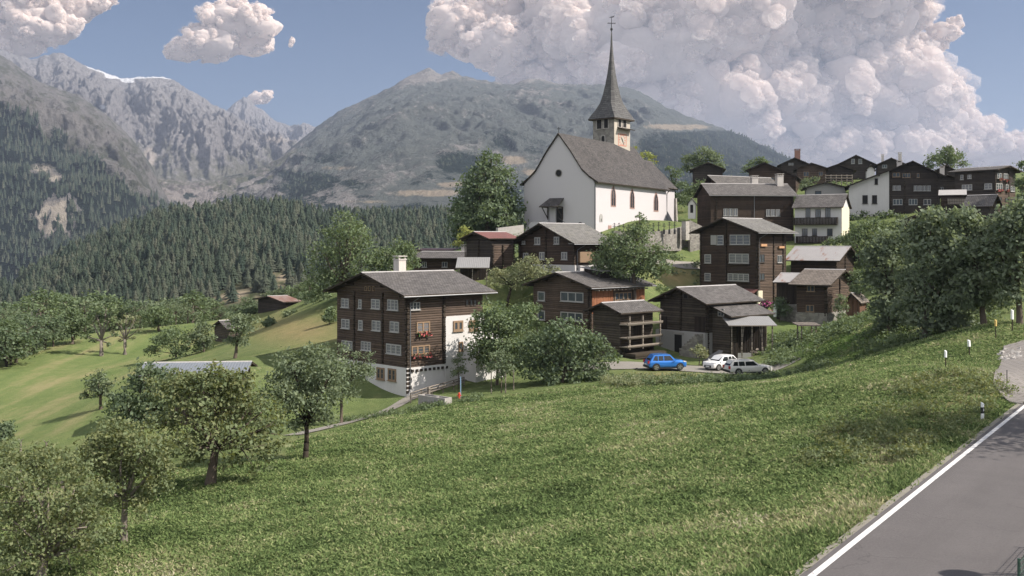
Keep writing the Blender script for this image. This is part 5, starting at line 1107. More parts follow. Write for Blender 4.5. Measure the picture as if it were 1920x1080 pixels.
for (px, Y, top) in [(8,172,575),(28,168,590),(52,176,560),(75,182,540),(100,190,548),(122,200,545),(160,196,558),(178,205,545),(205,200,552),(228,205,570),(250,198,560),(262,190,585),(330,190,565),(345,205,550),(362,196,545),(380,205,552),(352,182,585),(318,200,570),(398,210,560),(415,205,575),(438,200,570),(460,190,580),(15,150,640),(40,158,625),(8,190,560),(140,215,550),(300,215,555),(275,212,558),(10,160,600),(35,165,585),(62,160,600),(88,165,590),(-25,160,575),(470,205,565),(520,205,540),(540,205,535),(565,196,530),(580,190,555),(60,150,655),(-8,145,665)] + [(px_, hitY(px_, py_), top_) for px_, py_, top_ in ((-25, 694, 600), (-6, 692, 612), (12, 688, 598), (30, 680, 606), (48, 670, 590), (66, 662, 596), (84, 655, 585), (100, 650, 600), (20, 684, 630), (56, 666, 622))]:
    k = rg.choice((0, 0, 1, 1, 2)); g = G(px, Y); h = max(4.0, (HY - top) / F * Y - g.z); e = empty('broadleaf_tree', g, rg.random() * 6.28, WL[k], 'tree', WL[k].split(' tree')[0] + ' trees at the wood edge')
    e.scale = (h * rg.uniform(1.1, 1.6), h * rg.uniform(1.1, 1.6), h); link('trunk', kinds[k][0], e); link('crown', kinds[k][1], e)

# ------------------------------------------------------------------ wooded hill with spruces
def lerp_px(tab, x): return np.interp(x, [a for a, b in tab], [b for a, b in tab])
CREST = [(-250,640),(-120,600),(0,566),(60,534),(130,494),(180,474),(250,448),(300,428),(350,420),(400,414),(450,407),(520,409),(570,422),(620,431),(700,426),(760,428),(840,424),(900,420),(1000,430),(1120,445)]
HB = [(-250,760),(0,668),(150,620),(250,600),(400,575),(480,560),(560,560),(700,560),(1120,560)]
pxs = np.linspace(-250, 1120, 140); ts = np.linspace(-.25, 1.25, 72)
PX, T_ = np.meshgrid(pxs, ts)
def hill_pt(px, t):
    Y = 430 + (860 - 430) * np.minimum(t, 1) + np.maximum(t - 1, 0) * 800
    zb = (HY - lerp_px(HB, px)) / F * 430; zc = (HY - lerp_px(CREST, px)) / F * 860
    z = zb + (zc - zb) * np.clip(t, 0, 1) ** .95 + np.minimum(t, 0) * 40 - np.maximum(t - 1, 0) * 260; X = (px - CX) / F * Y
    return X, Y, z + (fbm(X / 60, Y / 60, 4, 3) - .5) * 14 * np.sin(np.pi * np.clip(t, 0, 1))
X, Y, Z = hill_pt(PX, T_)
t = NT('forest_floor'); n = t.noise(t.coord(), .03, 5, .6); n2 = t.noise(t.coord(), .3, 4)
t.base(t.mix(t.attr('bare'), t.mix(n, (.022, .030, .014), (.045, .055, .022)), t.mix(n2, (.20, .155, .11), (.30, .25, .18))), .95, .1)
PY = HY - F * Z / Y
bare = np.clip(blob(PX, PY, 440, 552, 55, 14) + blob(PX, PY, 525, 520, 28, 20) + blob(PX, PY, 20, 555, 30, 10) + blob(PX, PY, 300, 570, 60, 7), 0, 1) * sstep(.3, .6, fbm(PX / 14, PY / 9, 4, 8))
i = np.arange(X.size).reshape(X.shape)
tag(link('wooded_hill', np_mesh('wooded_hill', np.c_[X.ravel(), Y.ravel(), Z.ravel()], np.c_[i[:-1, :-1].ravel(), i[:-1, 1:].ravel(), i[1:, 1:].ravel(), i[1:, :-1].ravel()], t.mat, {'bare': bare.ravel()}, True)), kind='structure')

def conifer_arrays(rng, layers=9, spikes=9):
    V = []; Fc = []
    for k in range(layers):
        f = k / layers; zt = .16 + .84 * (k + 1.5) / (layers + .5); zt = min(zt, 1.0); zb = .10 + .86 * f; r = (.19 * (1 - f) ** .85 + .012) * rng.uniform(.85, 1.15); c = len(V); V.append((0, 0, zt)); ph = rng.rand() * 6
        for s in range(spikes * 2):
            a = ph + math.pi * s / spikes; rr = r * (rng.uniform(.75, 1.2) if s % 2 == 0 else rng.uniform(.35, .6)); V.append((rr * math.cos(a), rr * math.sin(a), zb - (.03 if s % 2 == 0 else -.015) + rng.uniform(-.012, .012)))
        for s in range(spikes * 2): Fc.append((c, c + 1 + s, c + 1 + (s + 1) % (spikes * 2)))
    return np.array(V), np.array(Fc)
rng = np.random.RandomState(21); CV = [conifer_arrays(rng) for _ in range(4)]
con_me = [np_mesh('spruce_tree', v, f, M['needle'], {'rnd': np.full(len(v), q)}) for (v, f), q in zip(CV, (.2, .45, .7, .95))]
N = 8500
px = rng.uniform(-240, 1000, N * 2); tt = rng.rand(N * 2) ** .85
X, Y, Z = hill_pt(px, tt); py = HY - F * Z / Y
bare = np.clip(blob(px, py, 440, 552, 55, 14) + blob(px, py, 525, 520, 28, 20) + blob(px, py, 20, 555, 30, 10), 0, 1)
ok = (rng.rand(len(px)) > bare * 1.15) & (px > -180); X, Y, Z, px = X[ok][:N], Y[ok][:N], Z[ok][:N], px[ok][:N]
H_ = (17 + 33 * rng.rand(len(X)) ** .8) / F * Y; order = np.argsort(Y)
front = [k for k in order if 0 <= px[k] <= 640][:200]; fs = set(front)
for k in front:
    o = link('spruce_tree', con_me[k % 4]); o.location = (X[k], Y[k], Z[k] - .5); o.scale = (H_[k] * 1.5, H_[k] * 1.5, H_[k]); o.rotation_euler = (0, 0, k * 1.7)
    tag(o, 'dark spruce in the front ranks of the wooded hill behind the mown field', 'tree', 'front row spruces on the wooded hill')
def cone_mass(name, X, Y, Z, Hh, arrs, mat, wid=1.0, seed=0):
    rng = np.random.RandomState(seed); Vs = []; Fs = []; R = []; off = 0
    for k in range(len(X)):
        v, f = arrs[k % len(arrs)]; a = rng.rand() * 6.28; c, s = math.cos(a), math.sin(a); w = Hh[k] * wid * rng.uniform(.85, 1.2)
        q = np.c_[(v[:, 0] * c - v[:, 1] * s) * w + X[k], (v[:, 0] * s + v[:, 1] * c) * w + Y[k], v[:, 2] * Hh[k] + Z[k] - .5]
        Vs.append(q); Fs.append(f + off); off += len(v); R.append(np.full(len(v), rng.rand() ** 1.3))
    return tag(link(name, np_mesh(name, np.concatenate(Vs), np.concatenate(Fs), mat, {'rnd': np.concatenate(R)})), kind='stuff')
rest = np.array([k for k in range(len(X)) if k not in fs])
tag(cone_mass('spruce_forest', X[rest], Y[rest], Z[rest], H_[rest], CV, M['needle'], 1.65, 2), 'spruce forest covering the wooded hill', 'forest')

# ------------------------------------------------------------------ grass of the near meadow
t = NT('meadow_blades'); r = t.attr('rnd'); n = t.noise(t.coord(), .35, 4)
cc = t.ramp(t.math('ADD', t.math('MULTIPLY', r, .75), t.math('MULTIPLY', t.math('SUBTRACT', n, .4), .8), clamp=True), [(.0, (.066, .094, .038)), (.35, (.138, .196, .072)), (.62, (.225, .27, .112)), (.84, (.35, .325, .19)), (1, (.50, .46, .34))])
d = t.node('ShaderNodeBsdfDiffuse'); tr = t.node('ShaderNodeBsdfTranslucent'); t.ln(cc, d.inputs[0]); t.ln(cc, tr.inputs[0]); ms = t.node('ShaderNodeMixShader'); ms.inputs[0].default_value = .35; t.ln(d.outputs[0], ms.inputs[1]); t.ln(tr.outputs[0], ms.inputs[2]); t.ln(ms.outputs[0], t.n['Material Output'].inputs['Surface'])
rng = np.random.RandomState(8); N = 210000
u = rng.uniform(-60, 1980, N); Yt = 23 + (109 - 23) * rng.rand(N) ** 1.6; X = (u - CX) / F * Yt; Zt = gz(X, Yt); v = HY - F * Zt / Yt
d_ = (X - RP.x) * RN.x + (Yt - RP.y) * RN.y; Yp = np.interp(u, [540, 620, 700, 762, 830, 905, 1000, 1180, 1490, 1535, 1640, 1700, 1760, 1830, 1980], [70, 79, 88, 93, 90, 90, 92, 94, 95, 108, 108, 102, 98, 92, 84])
def in_poly(x, y, poly):
    c = np.zeros(len(x), bool)
    for (x0, y0), (x1, y1) in zip(poly, poly[1:] + poly[:1]):
        hit = ((y0 > y) != (y1 > y)) & (x < (x1 - x0) * (y - y0) / (y1 - y0 + 1e-12) + x0); c ^= hit
    return c
d_lim = -.40
keep = ~in_poly(X, Yt, [(p[0], p[1]) for p in lot]) & (d_ < -.33 + .3 * (rng.rand(N) - .5)) & (v < 1120) & (Yt < np.where(u > 540, Yp, 62 + np.clip(400 - u, 0, 400) * .03)); X, Yt, Zt, d_ = X[keep], Yt[keep], Zt[keep], d_[keep]; n = len(X)
clump = .5 + (fbm(X / .7, Yt / .7, 3, 4) - .5) * .8; big = fbm(X / 7, Yt / 7, 3, 6); k = 3
Xr, Yr, Zr = np.repeat(X, k), np.repeat(Yt, k), np.repeat(Zt, k); m = len(Xr); ang = rng.rand(m) * 6.28
hgt = (.04 + .09 * rng.rand(m)) * (.35 + 1.3 * np.repeat(clump, k)) * (1 + .8 * np.repeat(np.exp(-((d_ + 1.1) / .7) ** 2) * sstep(50, 40, Yt), k)); wd = (.022 + .045 * rng.rand(m)) * (1 + Yr / 80)
ox, oy = rng.normal(size=m) * .12, rng.normal(size=m) * .12; lx, ly = rng.normal(size=m) * .11, rng.normal(size=m) * .11
A_ = np.c_[Xr + ox - np.cos(ang) * wd, Yr + oy - np.sin(ang) * wd, Zr - .02]; B_ = np.c_[Xr + ox + np.cos(ang) * wd, Yr + oy + np.sin(ang) * wd, Zr - .02]; C_ = np.c_[Xr + ox + lx, Yr + oy + ly, Zr + hgt]
V = np.stack([A_, B_, C_], 1).reshape(-1, 3); big2 = fbm(X / 2.6, Yt / 2.6, 3, 16); rr = np.clip(.36 + np.repeat((big - .5) * 1.2 + (big2 - .5) * 1.1 + (clump - .5) * .5, k) + (rng.rand(m) - .5) * .95 + .35 * np.repeat(np.exp(-((d_ + 2.4) / .9) ** 2) * sstep(60, 45, Yt), k), 0, 1)
# broad herb leaves lying over the grass
s_ = rng.rand(n) < .55 * sstep(.36, .58, clump); hx, hy, hz = X[s_], Yt[s_], Zt[s_]; q = np.repeat(np.arange(len(hx)), 3); m2 = len(q); a0 = rng.rand(m2) * 6.28; ln_ = (.05 + .08 * rng.rand(m2)) * (1 + hy[q] / 120); ce = np.c_[hx[q] + rng.normal(size=m2) * .1, hy[q] + rng.normal(size=m2) * .1, hz[q] + .04 + .09 * rng.rand(m2)]
dv = np.c_[np.cos(a0), np.sin(a0), rng.normal(size=m2) * .45]; sv = np.c_[-np.sin(a0), np.cos(a0), rng.normal(size=m2) * .35]
V2 = np.stack([ce - dv * ln_[:, None] * .5, ce + sv * ln_[:, None] * .38, ce + dv * ln_[:, None] * .6], 1).reshape(-1, 3); r2 = np.clip(.24 + .50 * rng.rand(m2) + .45 * (rng.rand(m2) < .035) + np.repeat(rng.rand(len(hx)) * .3 - .15, 3), 0, 1)
V = np.concatenate([V, V2]); rr = np.concatenate([rr, r2])
tag(link('meadow_grass', np_mesh('meadow_grass', V, np.arange(len(V)).reshape(-1, 3), t.mat, {'rnd': np.repeat(rr, 3)})), 'green meadow grass and herbs on the near slope', 'grass', kind='stuff')

# weeds: leafy patches as ground cover
def weeds(name, label, pts, n, leaf, mat, seed, h=.5):
    rng = np.random.RandomState(seed); B = []
    for (px, Y, w) in pts:
        g = G(px, Y); B.append((g.x, g.y, g.z + h * .25, w, w * .8, h * rng.uniform(.6, 1.2)))
    V, Fc, R = leaf_cloud(rng, B, n, leaf); return tag(link(name, np_mesh(name, V, Fc, M[mat], {'rnd': R})), label, 'undergrowth', kind='stuff')
rg = random.Random(12)
weeds('undergrowth', 'rank weeds and vines on the bank below the parked cars', [(rg.uniform(1165, 1560), rg.uniform(90.5, 96.3), rg.uniform(.5, 1.2)) for _ in range(120)], 16000, .2, 'leaf_mid', 71, .5)
weeds('undergrowth', 'yellowing tall grass tufts on the bank below the blue car', [(rg.uniform(1120, 1290), rg.uniform(90, 96), rg.uniform(.4, .9)) for _ in range(40)], 5000, .15, 'leaf_pale', 81, .7)
weeds('undergrowth', 'lush green creepers on the slope right of the woodshed', [(rg.uniform(1440, 1690), rg.uniform(103, 128), rg.uniform(.7, 1.5)) for _ in range(300)], 24000, .26, 'leaf_mid', 72, .35)
weeds('undergrowth', 'herbs along the footpath around the stone trough', [(rg.uniform(640, 900), rg.uniform(88.5, 92), rg.uniform(.4, .9)) for _ in range(45)], 5000, .16, 'leaf_mid', 73, .4)
weeds('undergrowth', 'weeds and dry stalks on the bank beside the road', [(lambda s, d: ((roadpt(s, d)[0] / roadpt(s, d)[1]) * F + CX, roadpt(s, d)[1], rg.uniform(.35, .9)))(rg.uniform(15, 36), rg.uniform(-6.5, -.9)) for _ in range(95)], 13000, .13, 'leaf_apple', 74, .6)
weeds('undergrowth', 'low shrubs at the foot of the right-hand maples', [(rg.uniform(1610, 1890), rg.uniform(86, 98), rg.uniform(.7, 1.5)) for _ in range(60)], 7000, .24, 'leaf_mid', 75, .8)
weeds('undergrowth', 'garden shrubs between the houses below the church', [(rg.uniform(905, 1000), rg.uniform(108, 118), rg.uniform(.8, 1.5)) for _ in range(30)] + [(rg.uniform(1230, 1310), rg.uniform(128, 146), rg.uniform(.8, 1.5)) for _ in range(26)], 6500, .26, 'leaf_mid', 76, .7)
weeds('undergrowth', 'shrubs on the churchyard slope beside the stone walls', [(rg.uniform(1120, 1320), rg.uniform(158, 166), rg.uniform(.6, 1.3)) for _ in range(40)] + [(rg.uniform(850, 975), rg.uniform(150, 168), rg.uniform(1, 2)) for _ in range(30)], 5000, .35, 'leaf_dark', 77, .8)
weeds('undergrowth', 'gardens and shrubs between the upper village houses', [(rg.uniform(1490, 1800), rg.uniform(188, 240), rg.uniform(1.2, 2.4)) for _ in range(70)], 9000, .5, 'leaf_mid', 79, 1.0)
weeds('undergrowth', 'bushes below the half white house', [(rg.uniform(1600, 1810), rg.uniform(168, 196), rg.uniform(1.0, 2.0)) for _ in range(45)], 6000, .42, 'leaf_mid', 82, 1.1)
weeds('undergrowth', 'hedge and tall herbs behind the near orchard', [(rg.uniform(-30, 330), rg.uniform(66, 76), rg.uniform(.7, 1.5)) for _ in range(60)], 6500, .2, 'leaf_apple', 78, .8)
# ------------------------------------------------------------------ cars
def carpaint(name, c, metal=.3):
    t = NT(name); t.bs.inputs['Metallic'].default_value = metal; t.bs.inputs['Coat Weight'].default_value = .6; t.bs.inputs['Coat Roughness'].default_value = .06
    n = t.noise(t.coord(), 2, 3); return t.base(t.mix(n, tuple(x * .9 for x in c), c), .35, .5)
M['car_glass'] = flat('tinted_car_glass', (.012, .014, .016), .06, 0, .1, spec=.7)
M['tyre'] = flat('tyre_rubber', (.018, .018, .018), .85); M['rim'] = flat('alloy_rim', (.45, .45, .46), .3, .8); M['trim'] = flat('black_trim', (.02, .02, .022), .6)
M['lamp_clear'] = flat('clear_lamp', (.6, .6, .62), .12, .2); M['lamp_red'] = flat('red_lamp', (.32, .015, .015), .2); M['plate'] = flat('plain_plate', (.6, .6, .58), .5)
def car(label, loc, yaw, paint, L, W, H, hood, roof0, roof1, tail, belt=.58, hoodz=.60, gc=.2, wheel=.33, rails=False):
    """x forward. hood/roof0/roof1/tail: x-fractions of windscreen foot, windscreen top, rear roof end, rear glass foot"""
    o = empty('parked_car', loc, yaw, label, 'car', 'cars parked in front of the barns'); w = W / 2; pm = M[paint]
    fx = lambda f: L / 2 - f * L
    st = [(0.0, .30, .50, .78), (.02, .22, .55, .90), (.06, gc, hoodz - .02, .96), (hood * .6, gc, hoodz + .03, 1.0), (hood, gc, belt + .05, 1.0), (.5, gc, belt + .02, 1.0), (.8, gc, belt + .04, 1.0), (tail - .005, gc, belt + .05, .99), (.97, gc + .03, belt - .02, .95), (.995, .30, .50 if belt < .7 else .6, .88)]
    rings = []
    for f, zl, zh, k in st:
        x = fx(f); y = w * k; zh = zh * H / .98 * .98 if False else zh * H
        zl = zl * 1.0; rings.append([(x, -y * .86, zl), (x, -y * .98, zl + .13), (x, -y, (zl + zh) * .5), (x, -y * .97, zh - .07), (x, -y * .86, zh), (x, 0, zh + .025), (x, y * .86, zh), (x, y * .97, zh - .07), (x, y, (zl + zh) * .5), (x, y * .98, zl + .13), (x, y * .86, zl)])
    m = MB(); m.loft(rings); body = m.build('body', pm, o, True)
    md = body.modifiers.new('sub', 'SUBSURF'); md.levels = 1; md.render_levels = 2
    # cabin
    zb = belt * H + .0; zr = H; tw = w * .74; bw = w * .93
    P0 = {'a': (fx(hood), zb), 'b': (fx(roof0), zr - .05), 'm': (fx((roof0 + roof1) / 2), zr), 'c': (fx(roof1), zr - .05), 'd': (fx(tail), zb)}
    m = MB()
    ks = ['a', 'b', 'm', 'c', 'd']; wid = {'a': bw * .9, 'b': tw, 'm': tw, 'c': tw * .97, 'd': bw * .88}
    top = [[(P0[k][0], -wid[k], P0[k][1]), (P0[k][0], -wid[k] * .6, P0[k][1] + (.05 if k in 'bmc' else .0)), (P0[k][0], wid[k] * .6, P0[k][1] + (.05 if k in 'bmc' else .0)), (P0[k][0], wid[k], P0[k][1])] for k in ks]
    for a, b in zip(top, top[1:]):
        for i in range(3): m.poly([a[i], a[i + 1], b[i + 1], b[i]])
    for s in (0, 3):
        sg = -1 if s == 0 else 1; foot = [(P0[k][0], sg * bw, zb - .04) for k in ks]
        for k in range(4):
            m.poly([top[k][s], top[k + 1][s], foot[k + 1], foot[k]])
    cab = m.build('cabin', pm, body)
    def gl(name, pts, off, mat='car_glass', parent=cab):
        m = MB(); n = (Vector(pts[1]) - Vector(pts[0])).cross(Vector(pts[2]) - Vector(pts[0])).normalized()
        if n.dot(Vector(off)) < 0: n = -n
        m.poly([Vector(p) + n * .012 for p in pts]); m.build(name, M[mat], parent)
    def qd(a, b, c, d, u0, u1, v0, v1):
        a, b, c, d = map(Vector, (a, b, c, d)); f = lambda u, v: a.lerp(b, u).lerp(d.lerp(c, u), v); return [f(u0, v0), f(u1, v0), f(u1, v1), f(u0, v1)]
    gl('windscreen', qd(top[0][0], top[0][3], top[1][3], top[1][0], .07, .93, .04, .95), (1, 0, .4)); gl('rear_window', qd(top[4][0], top[4][3], top[3][3], top[3][0], .1, .9, .1, .9), (-1, 0, .4))
    for sg in (-1, 1):
        s = 0 if sg < 0 else 3; zt = zr - .13; zf = zb + .05
        def sp(x, z):
            # point on the leaning side plane
            k = (z - zb) / (zr - .05 - zb); return (x, sg * (bw + (tw - bw) * k) , z)
        xa, xb, xc, xd = P0['a'][0], P0['b'][0], P0['c'][0], P0['d'][0]; xm = (xb + xc) / 2 + .12; xm2 = xc + (xm - xc) * .42
        gl('side_window', [sp(xa - .32, zf), sp(xm + .05, zf), sp(xm + .05, zt), sp(xb - .06, zt)], (0, sg, 0)); gl('side_window', [sp(xm - .05, zf), sp(xm2 + .04, zf), sp(xm2 + .04, zt), sp(xm - .05, zt)], (0, sg, 0))
        gl('side_window', [sp(xm2 - .05, zf), sp(xd + .30, zf + .03), sp(xc + .08, zt), sp(xm2 - .05, zt)], (0, sg, 0))
        m = MB(); m.loft([[(xa - .25, sg * w * .97, zb + .02), (xa - .25, sg * (w + .16), zb + .04), (xa - .25, sg * (w + .16), zb + .16), (xa - .25, sg * w * .97, zb + .14)], [(xa - .12, sg * w * .97, zb + .03), (xa - .12, sg * (w + .12), zb + .05), (xa - .12, sg * (w + .12), zb + .13), (xa - .12, sg * w * .97, zb + .12)]]); m.build('wing_mirror', pm, o)
        hy = sg * w * .66; zh = hoodz * H - .1
        m = MB(); m.loft([[(L / 2 - .05, hy - sg * .25, zh - .09), (L / 2 - .08, hy + sg * .18, zh - .05), (L / 2 - .08, hy + sg * .18, zh + .05), (L / 2 - .05, hy - sg * .25, zh + .02)], [(L / 2 - .28, hy - sg * .25, zh - .06), (L / 2 - .42, w * sg * .985, zh - .02), (L / 2 - .46, w * sg * .975, zh + .09), (L / 2 - .28, hy - sg * .25, zh + .06)]]); m.build('headlight', M['lamp_clear'], o)
        m = MB(); zt_ = belt * H - .08; m.box(-L / 2 - .012, min(sg * w * .62, sg * w * .9), zt_ - .16, -L / 2 + .14, max(sg * w * .62, sg * w * .9), zt_ + .12); m.build('tail_light', M['lamp_red'], o)
        for f in (.19, .80):
            x = fx(f); m = MB(); n = 20
            prof = [(.13, wheel * .55), (.16, wheel * .62), (.2, wheel * .9), (.19, wheel), (.02, wheel), (0, wheel * .9)]
            rg = [[(x + r * math.cos(a), sg * (w - .19 + dy), wheel + r * math.sin(a)) for a in [2 * math.pi * i / n for i in range(n)]] for dy, r in prof]; m.loft(rg, cap=True); wh = m.build('wheel', M['tyre'], o, True)
            m = MB(); c = (x, sg * (w + .012), wheel); 
            for i in range(5):
                a = 2 * math.pi * i / 5; p = lambda r, b: (x + r * math.cos(b), sg * (w + .008), wheel + r * math.sin(b)); m.poly([p(.04, a - .9), p(wheel * .66, a - .22), p(wheel * .66, a + .22), p(.04, a + .9)])
            for i in range(20):
                a, b = 2 * math.pi * i / 20, 2 * math.pi * (i + 1) / 20; q = lambda r, t: (x + r * math.cos(t), sg * (w + .006), wheel + r * math.sin(t)); m.poly([q(wheel * .62, a), q(wheel * .7, a), q(wheel * .7, b), q(wheel * .62, b)])
            m.build('rim', M['rim'], wh)
            m = MB(); ap = [(x + wheel * 1.2 * math.cos(a), sg * (w + .004), wheel + .02 + wheel * 1.2 * math.sin(a)) for a in [math.pi * (i - 1) / 12 for i in range(15)]]; ap2 = [(p[0] * 1.0, sg * (w * .9), p[2]) for p in ap]
            m.prism(ap, ap2); m.build('wheel_arch', M['trim'], o)
    m = MB(); m.box(L / 2 - .05, -w * .55, .32, L / 2 + .015, w * .55, .56); m.build('grille', M['trim'], o)
    MB().box(L / 2 + .01, -.26, .38, L / 2 + .03, .26, .49).build('number_plate', M['plate'], o); MB().box(-L / 2 - .03, -.26, .55, -L / 2 + .02, .26, .66).build('number_plate', M['plate'], o)
    m = MB(); m.box(-L / 2 - .02, -w * .85, .28, -L / 2 + .1, w * .85, .5); m.build('bumper', M['trim'], o)
    for sg in (-1, 1): MB().box(fx(.72), min(sg * w * 1.0, sg * w * .96), .2, fx(.27), max(sg * w * 1.008, sg * w * .96), .30).build('sill', M['trim'], o)
    if rails:
        for sg in (-1, 1): m = MB(); m.tube([(P0['b'][0], sg * tw * .9, zr + .02), (P0['m'][0], sg * tw * .9, zr + .1), (P0['c'][0], sg * tw * .92, zr + .04)], [.025] * 3, 5); m.build('roof_rail', M['trim'], o)
    return o
carpaint_b = carpaint('blue_car_paint', (.022, .17, .56)); M['paint_blue'] = carpaint_b; M['paint_white'] = carpaint('white_car_paint', (.72, .71, .70), 0); M['paint_silver'] = carpaint('silver_car_paint', (.60, .58, .55), .05)
g = G(1247, 104.5); car('bright blue compact SUV parked with its rear to the left, beside the granary', g + Vector((0, 0, .09)), math.radians(12), 'paint_blue', 4.2, 1.8, 1.60, .27, .42, .84, .95, .60, .60, .24, .34, True)
g = G(1352, 107.0); car('white hatchback seen from the front, half hidden behind the silver estate car', g + Vector((0, 0, .09)), math.radians(215), 'paint_white', 4.0, 1.76, 1.50, .24, .42, .80, .96, .60, .60, .2, .32)
g = G(1402, 101.8); car('silver estate car with a long roof, parked side-on at the edge of the meadow', g + Vector((0, 0, .09)), math.radians(14), 'paint_silver', 4.75, 1.76, 1.46, .28, .43, .90, .98, .60, .58, .2, .32, True)

# ------------------------------------------------------------------ small things
M['white_paint'] = flat('white_marker_paint', (.72, .72, .70), .5); M['black_paint'] = flat('black_marker_paint', (.02, .02, .02), .5); M['yellow_paint'] = flat('yellowed_marker', (.5, .36, .12), .6)
M['blue_paint'] = flat('pale_blue_pole', (.22, .33, .45), .5); M['red_enamel'] = flat('red_enamel', (.5, .06, .03), .5); M['tarp'] = flat('grey_tarpaulin', (.055, .055, .06), .7)
def marker(label, px, py0, py1, Y, top, topfrac, w=.11, lean=0, cat='marker post', name='marker_post'):
    g = G(px, Y); h = (py1 - py0) / F * Y; o = empty(name, g, .5, label, cat); k = h * (1 - topfrac)
    MB().tube([(0, 0, -.3), (lean * k / h, 0, k)], [w * .28, w * .28], 6).build('post', M['timber_dark'], o)
    m = MB(); m.loft([[(lean * k / h - w / 2, -w / 2, k), (lean * k / h + w / 2, -w / 2, k), (lean * k / h + w / 2, w / 2, k), (lean * k / h - w / 2, w / 2, k)], [(lean - w / 2, -w / 2, h - .05), (lean + w / 2, -w / 2, h - .05), (lean + w / 2, w / 2, h), (lean - w / 2, w / 2, h)]]); m.build('cap', M[top], o)
marker('white capped thin marker post standing in the grass, nearest the meadow', 1773, 657, 690, hitY(1773, 690), 'white_paint', .4)
marker('white headed marker post tilted to the left, between the other posts', 1818, 638, 668, hitY(1818, 668), 'white_paint', .42, .15, -.08)
marker('marker post with a yellowed cap at the edge of the rubble bank', 1867, 601, 636, hitY(1867, 636), 'yellow_paint', .35, .12)
marker('tall black marker post with a long white head at the right edge', 1898, 582, 622, hitY(1898, 622), 'white_paint', .45, .15)
g = G(1842, 46.3); o = empty('delineator_post', g, .62, 'white roadside delineator post with black reflector band, beside the road', 'delineator'); m = MB(); m.loft([[(-.06, -.05, -.3), (.06, -.05, -.3), (.05, .05, -.3), (-.05, .05, -.3)], [(-.06, -.05, .75), (.06, -.05, .75), (.05, .05, .82), (-.05, .05, .82)]]); m.build('post', M['white_paint'], o)
MB().box(-.063, -.054, .32, .063, .054, .60).build('reflector_band', M['black_paint'], o); MB().box(-.03, -.06, .42, .03, -.05, .54).build('reflector', M['lamp_clear'], o)

# stone trough and spout
a, b = G(784, 92.5), G(834, 90.3); d = b - a; o = empty('water_trough', (a.x, a.y, max(a.z, b.z) - .05), math.atan2(d.y, d.x), 'long stone water trough on the grass in front of the big log house', 'trough'); L = Vector((d.x, d.y)).length; m = MB()
m.box(0, 0, -.5, L, .12, .62); m.box(0, .78, -.5, L, .9, .62); m.box(0, .12, -.5, .12, .78, .62); m.box(L - .12, .12, -.5, L, .78, .62); m.box(.12, .12, -.5, L - .12, .78, .05); m.box(L * .55, .12, .05, L * .55 + .12, .78, .58); m.build('basin', M['concrete'], o)
MB().box(.13, .13, .3, L * .55 - .01, .77, .5).build('water', M['glass'], o); MB().box(L * .55 + .13, .13, .3, L - .13, .77, .46).build('water', M['glass'], o)
m = MB(); m.box(.2, .95, -.5, .42, 1.17, 1.25); m.build('fountain_post', M['timber'], o); m = MB(); m.tube([(.3, .95, .95), (.3, .5, .93)], [.035, .03], 6); m.build('spout', M['iron'], o)
# hydrant with blue pole
g = G(861, 93); o = empty('hydrant', g, 0, 'small red hydrant with a tall pale blue marker pole, right of the stone trough', 'hydrant'); m = MB(); m.tube([(0, 0, -.2), (0, 0, .5), (0, 0, .58), (0, 0, .66)], [.1, .1, .13, .04], 10); m.tube([(-.2, 0, .38), (.2, 0, .38)], [.05, .05], 8); m.build('body', M['red_enamel'], o); m = MB(); m.tube([(.12, .1, -.2), (.12, .1, 2.1)], [.045, .045], 6); m.build('marker_pole', M['blue_paint'], o)
# path railing
def rail_fence(name, label, pts, n, h, rails, mat='timber', zoff=0, cat='fence', pw=.06):
    o = empty(name, pts[0], 0, label, cat); P_ = []
    tot = [0]
    for a, b in zip(pts, pts[1:]): tot.append(tot[-1] + (b - a).length)
    for i in range(n):
        s = tot[-1] * i / (n - 1); k = min(max(j for j in range(len(tot)) if tot[j] <= s + 1e-6), len(pts) - 2); p = pts[k].lerp(pts[k + 1], (s - tot[k]) / (tot[k + 1] - tot[k])); P_.append(p - pts[0])
        MB().box(P_[-1].x - pw, P_[-1].y - pw, P_[-1].z - .5, P_[-1].x + pw, P_[-1].y + pw, P_[-1].z + h).build('post', M[mat], o)
    for r in rails:
        m = MB()
        for a, b in zip(P_, P_[1:]): m.tube([a + Vector((0, -.09, r)), b + Vector((0, -.09, r))], [.06, .06], 4)
        m.build('rail', M[mat], o)
    return o
rail_fence('path_railing', 'weathered wooden railing along the rising path below the white porch', [G(770, 97.0), G(800, 98.6), G(835, 100.2), G(870, 102)], 6, 1.0, (.45, .7, .95))
rail_fence('rail_fence', 'dark rail fence in front of the small black barn on the skyline', [P(1548, 343, 232), P(1598, 343, 232)], 6, 1.9, (.5, 1.1, 1.7), 'timber', cat='fence', pw=.08)
# stakes round the sapling
for k, (px, Y) in enumerate(((921, 94.5), (948, 93), (963, 94.8))):
    g = G(px, Y); m = MB(); m.tube([(0, 0, -.3), (0, 0, 1.9)], [.05, .045], 6); o = m.build('wooden_stake', M['timber'], None, loc=g); tag(o, ['wooden stake left of the staked young fruit tree', 'wooden stake in front of the staked young fruit tree', 'wooden stake right of the staked young fruit tree'][k], 'stake', 'stakes round the young fruit tree')
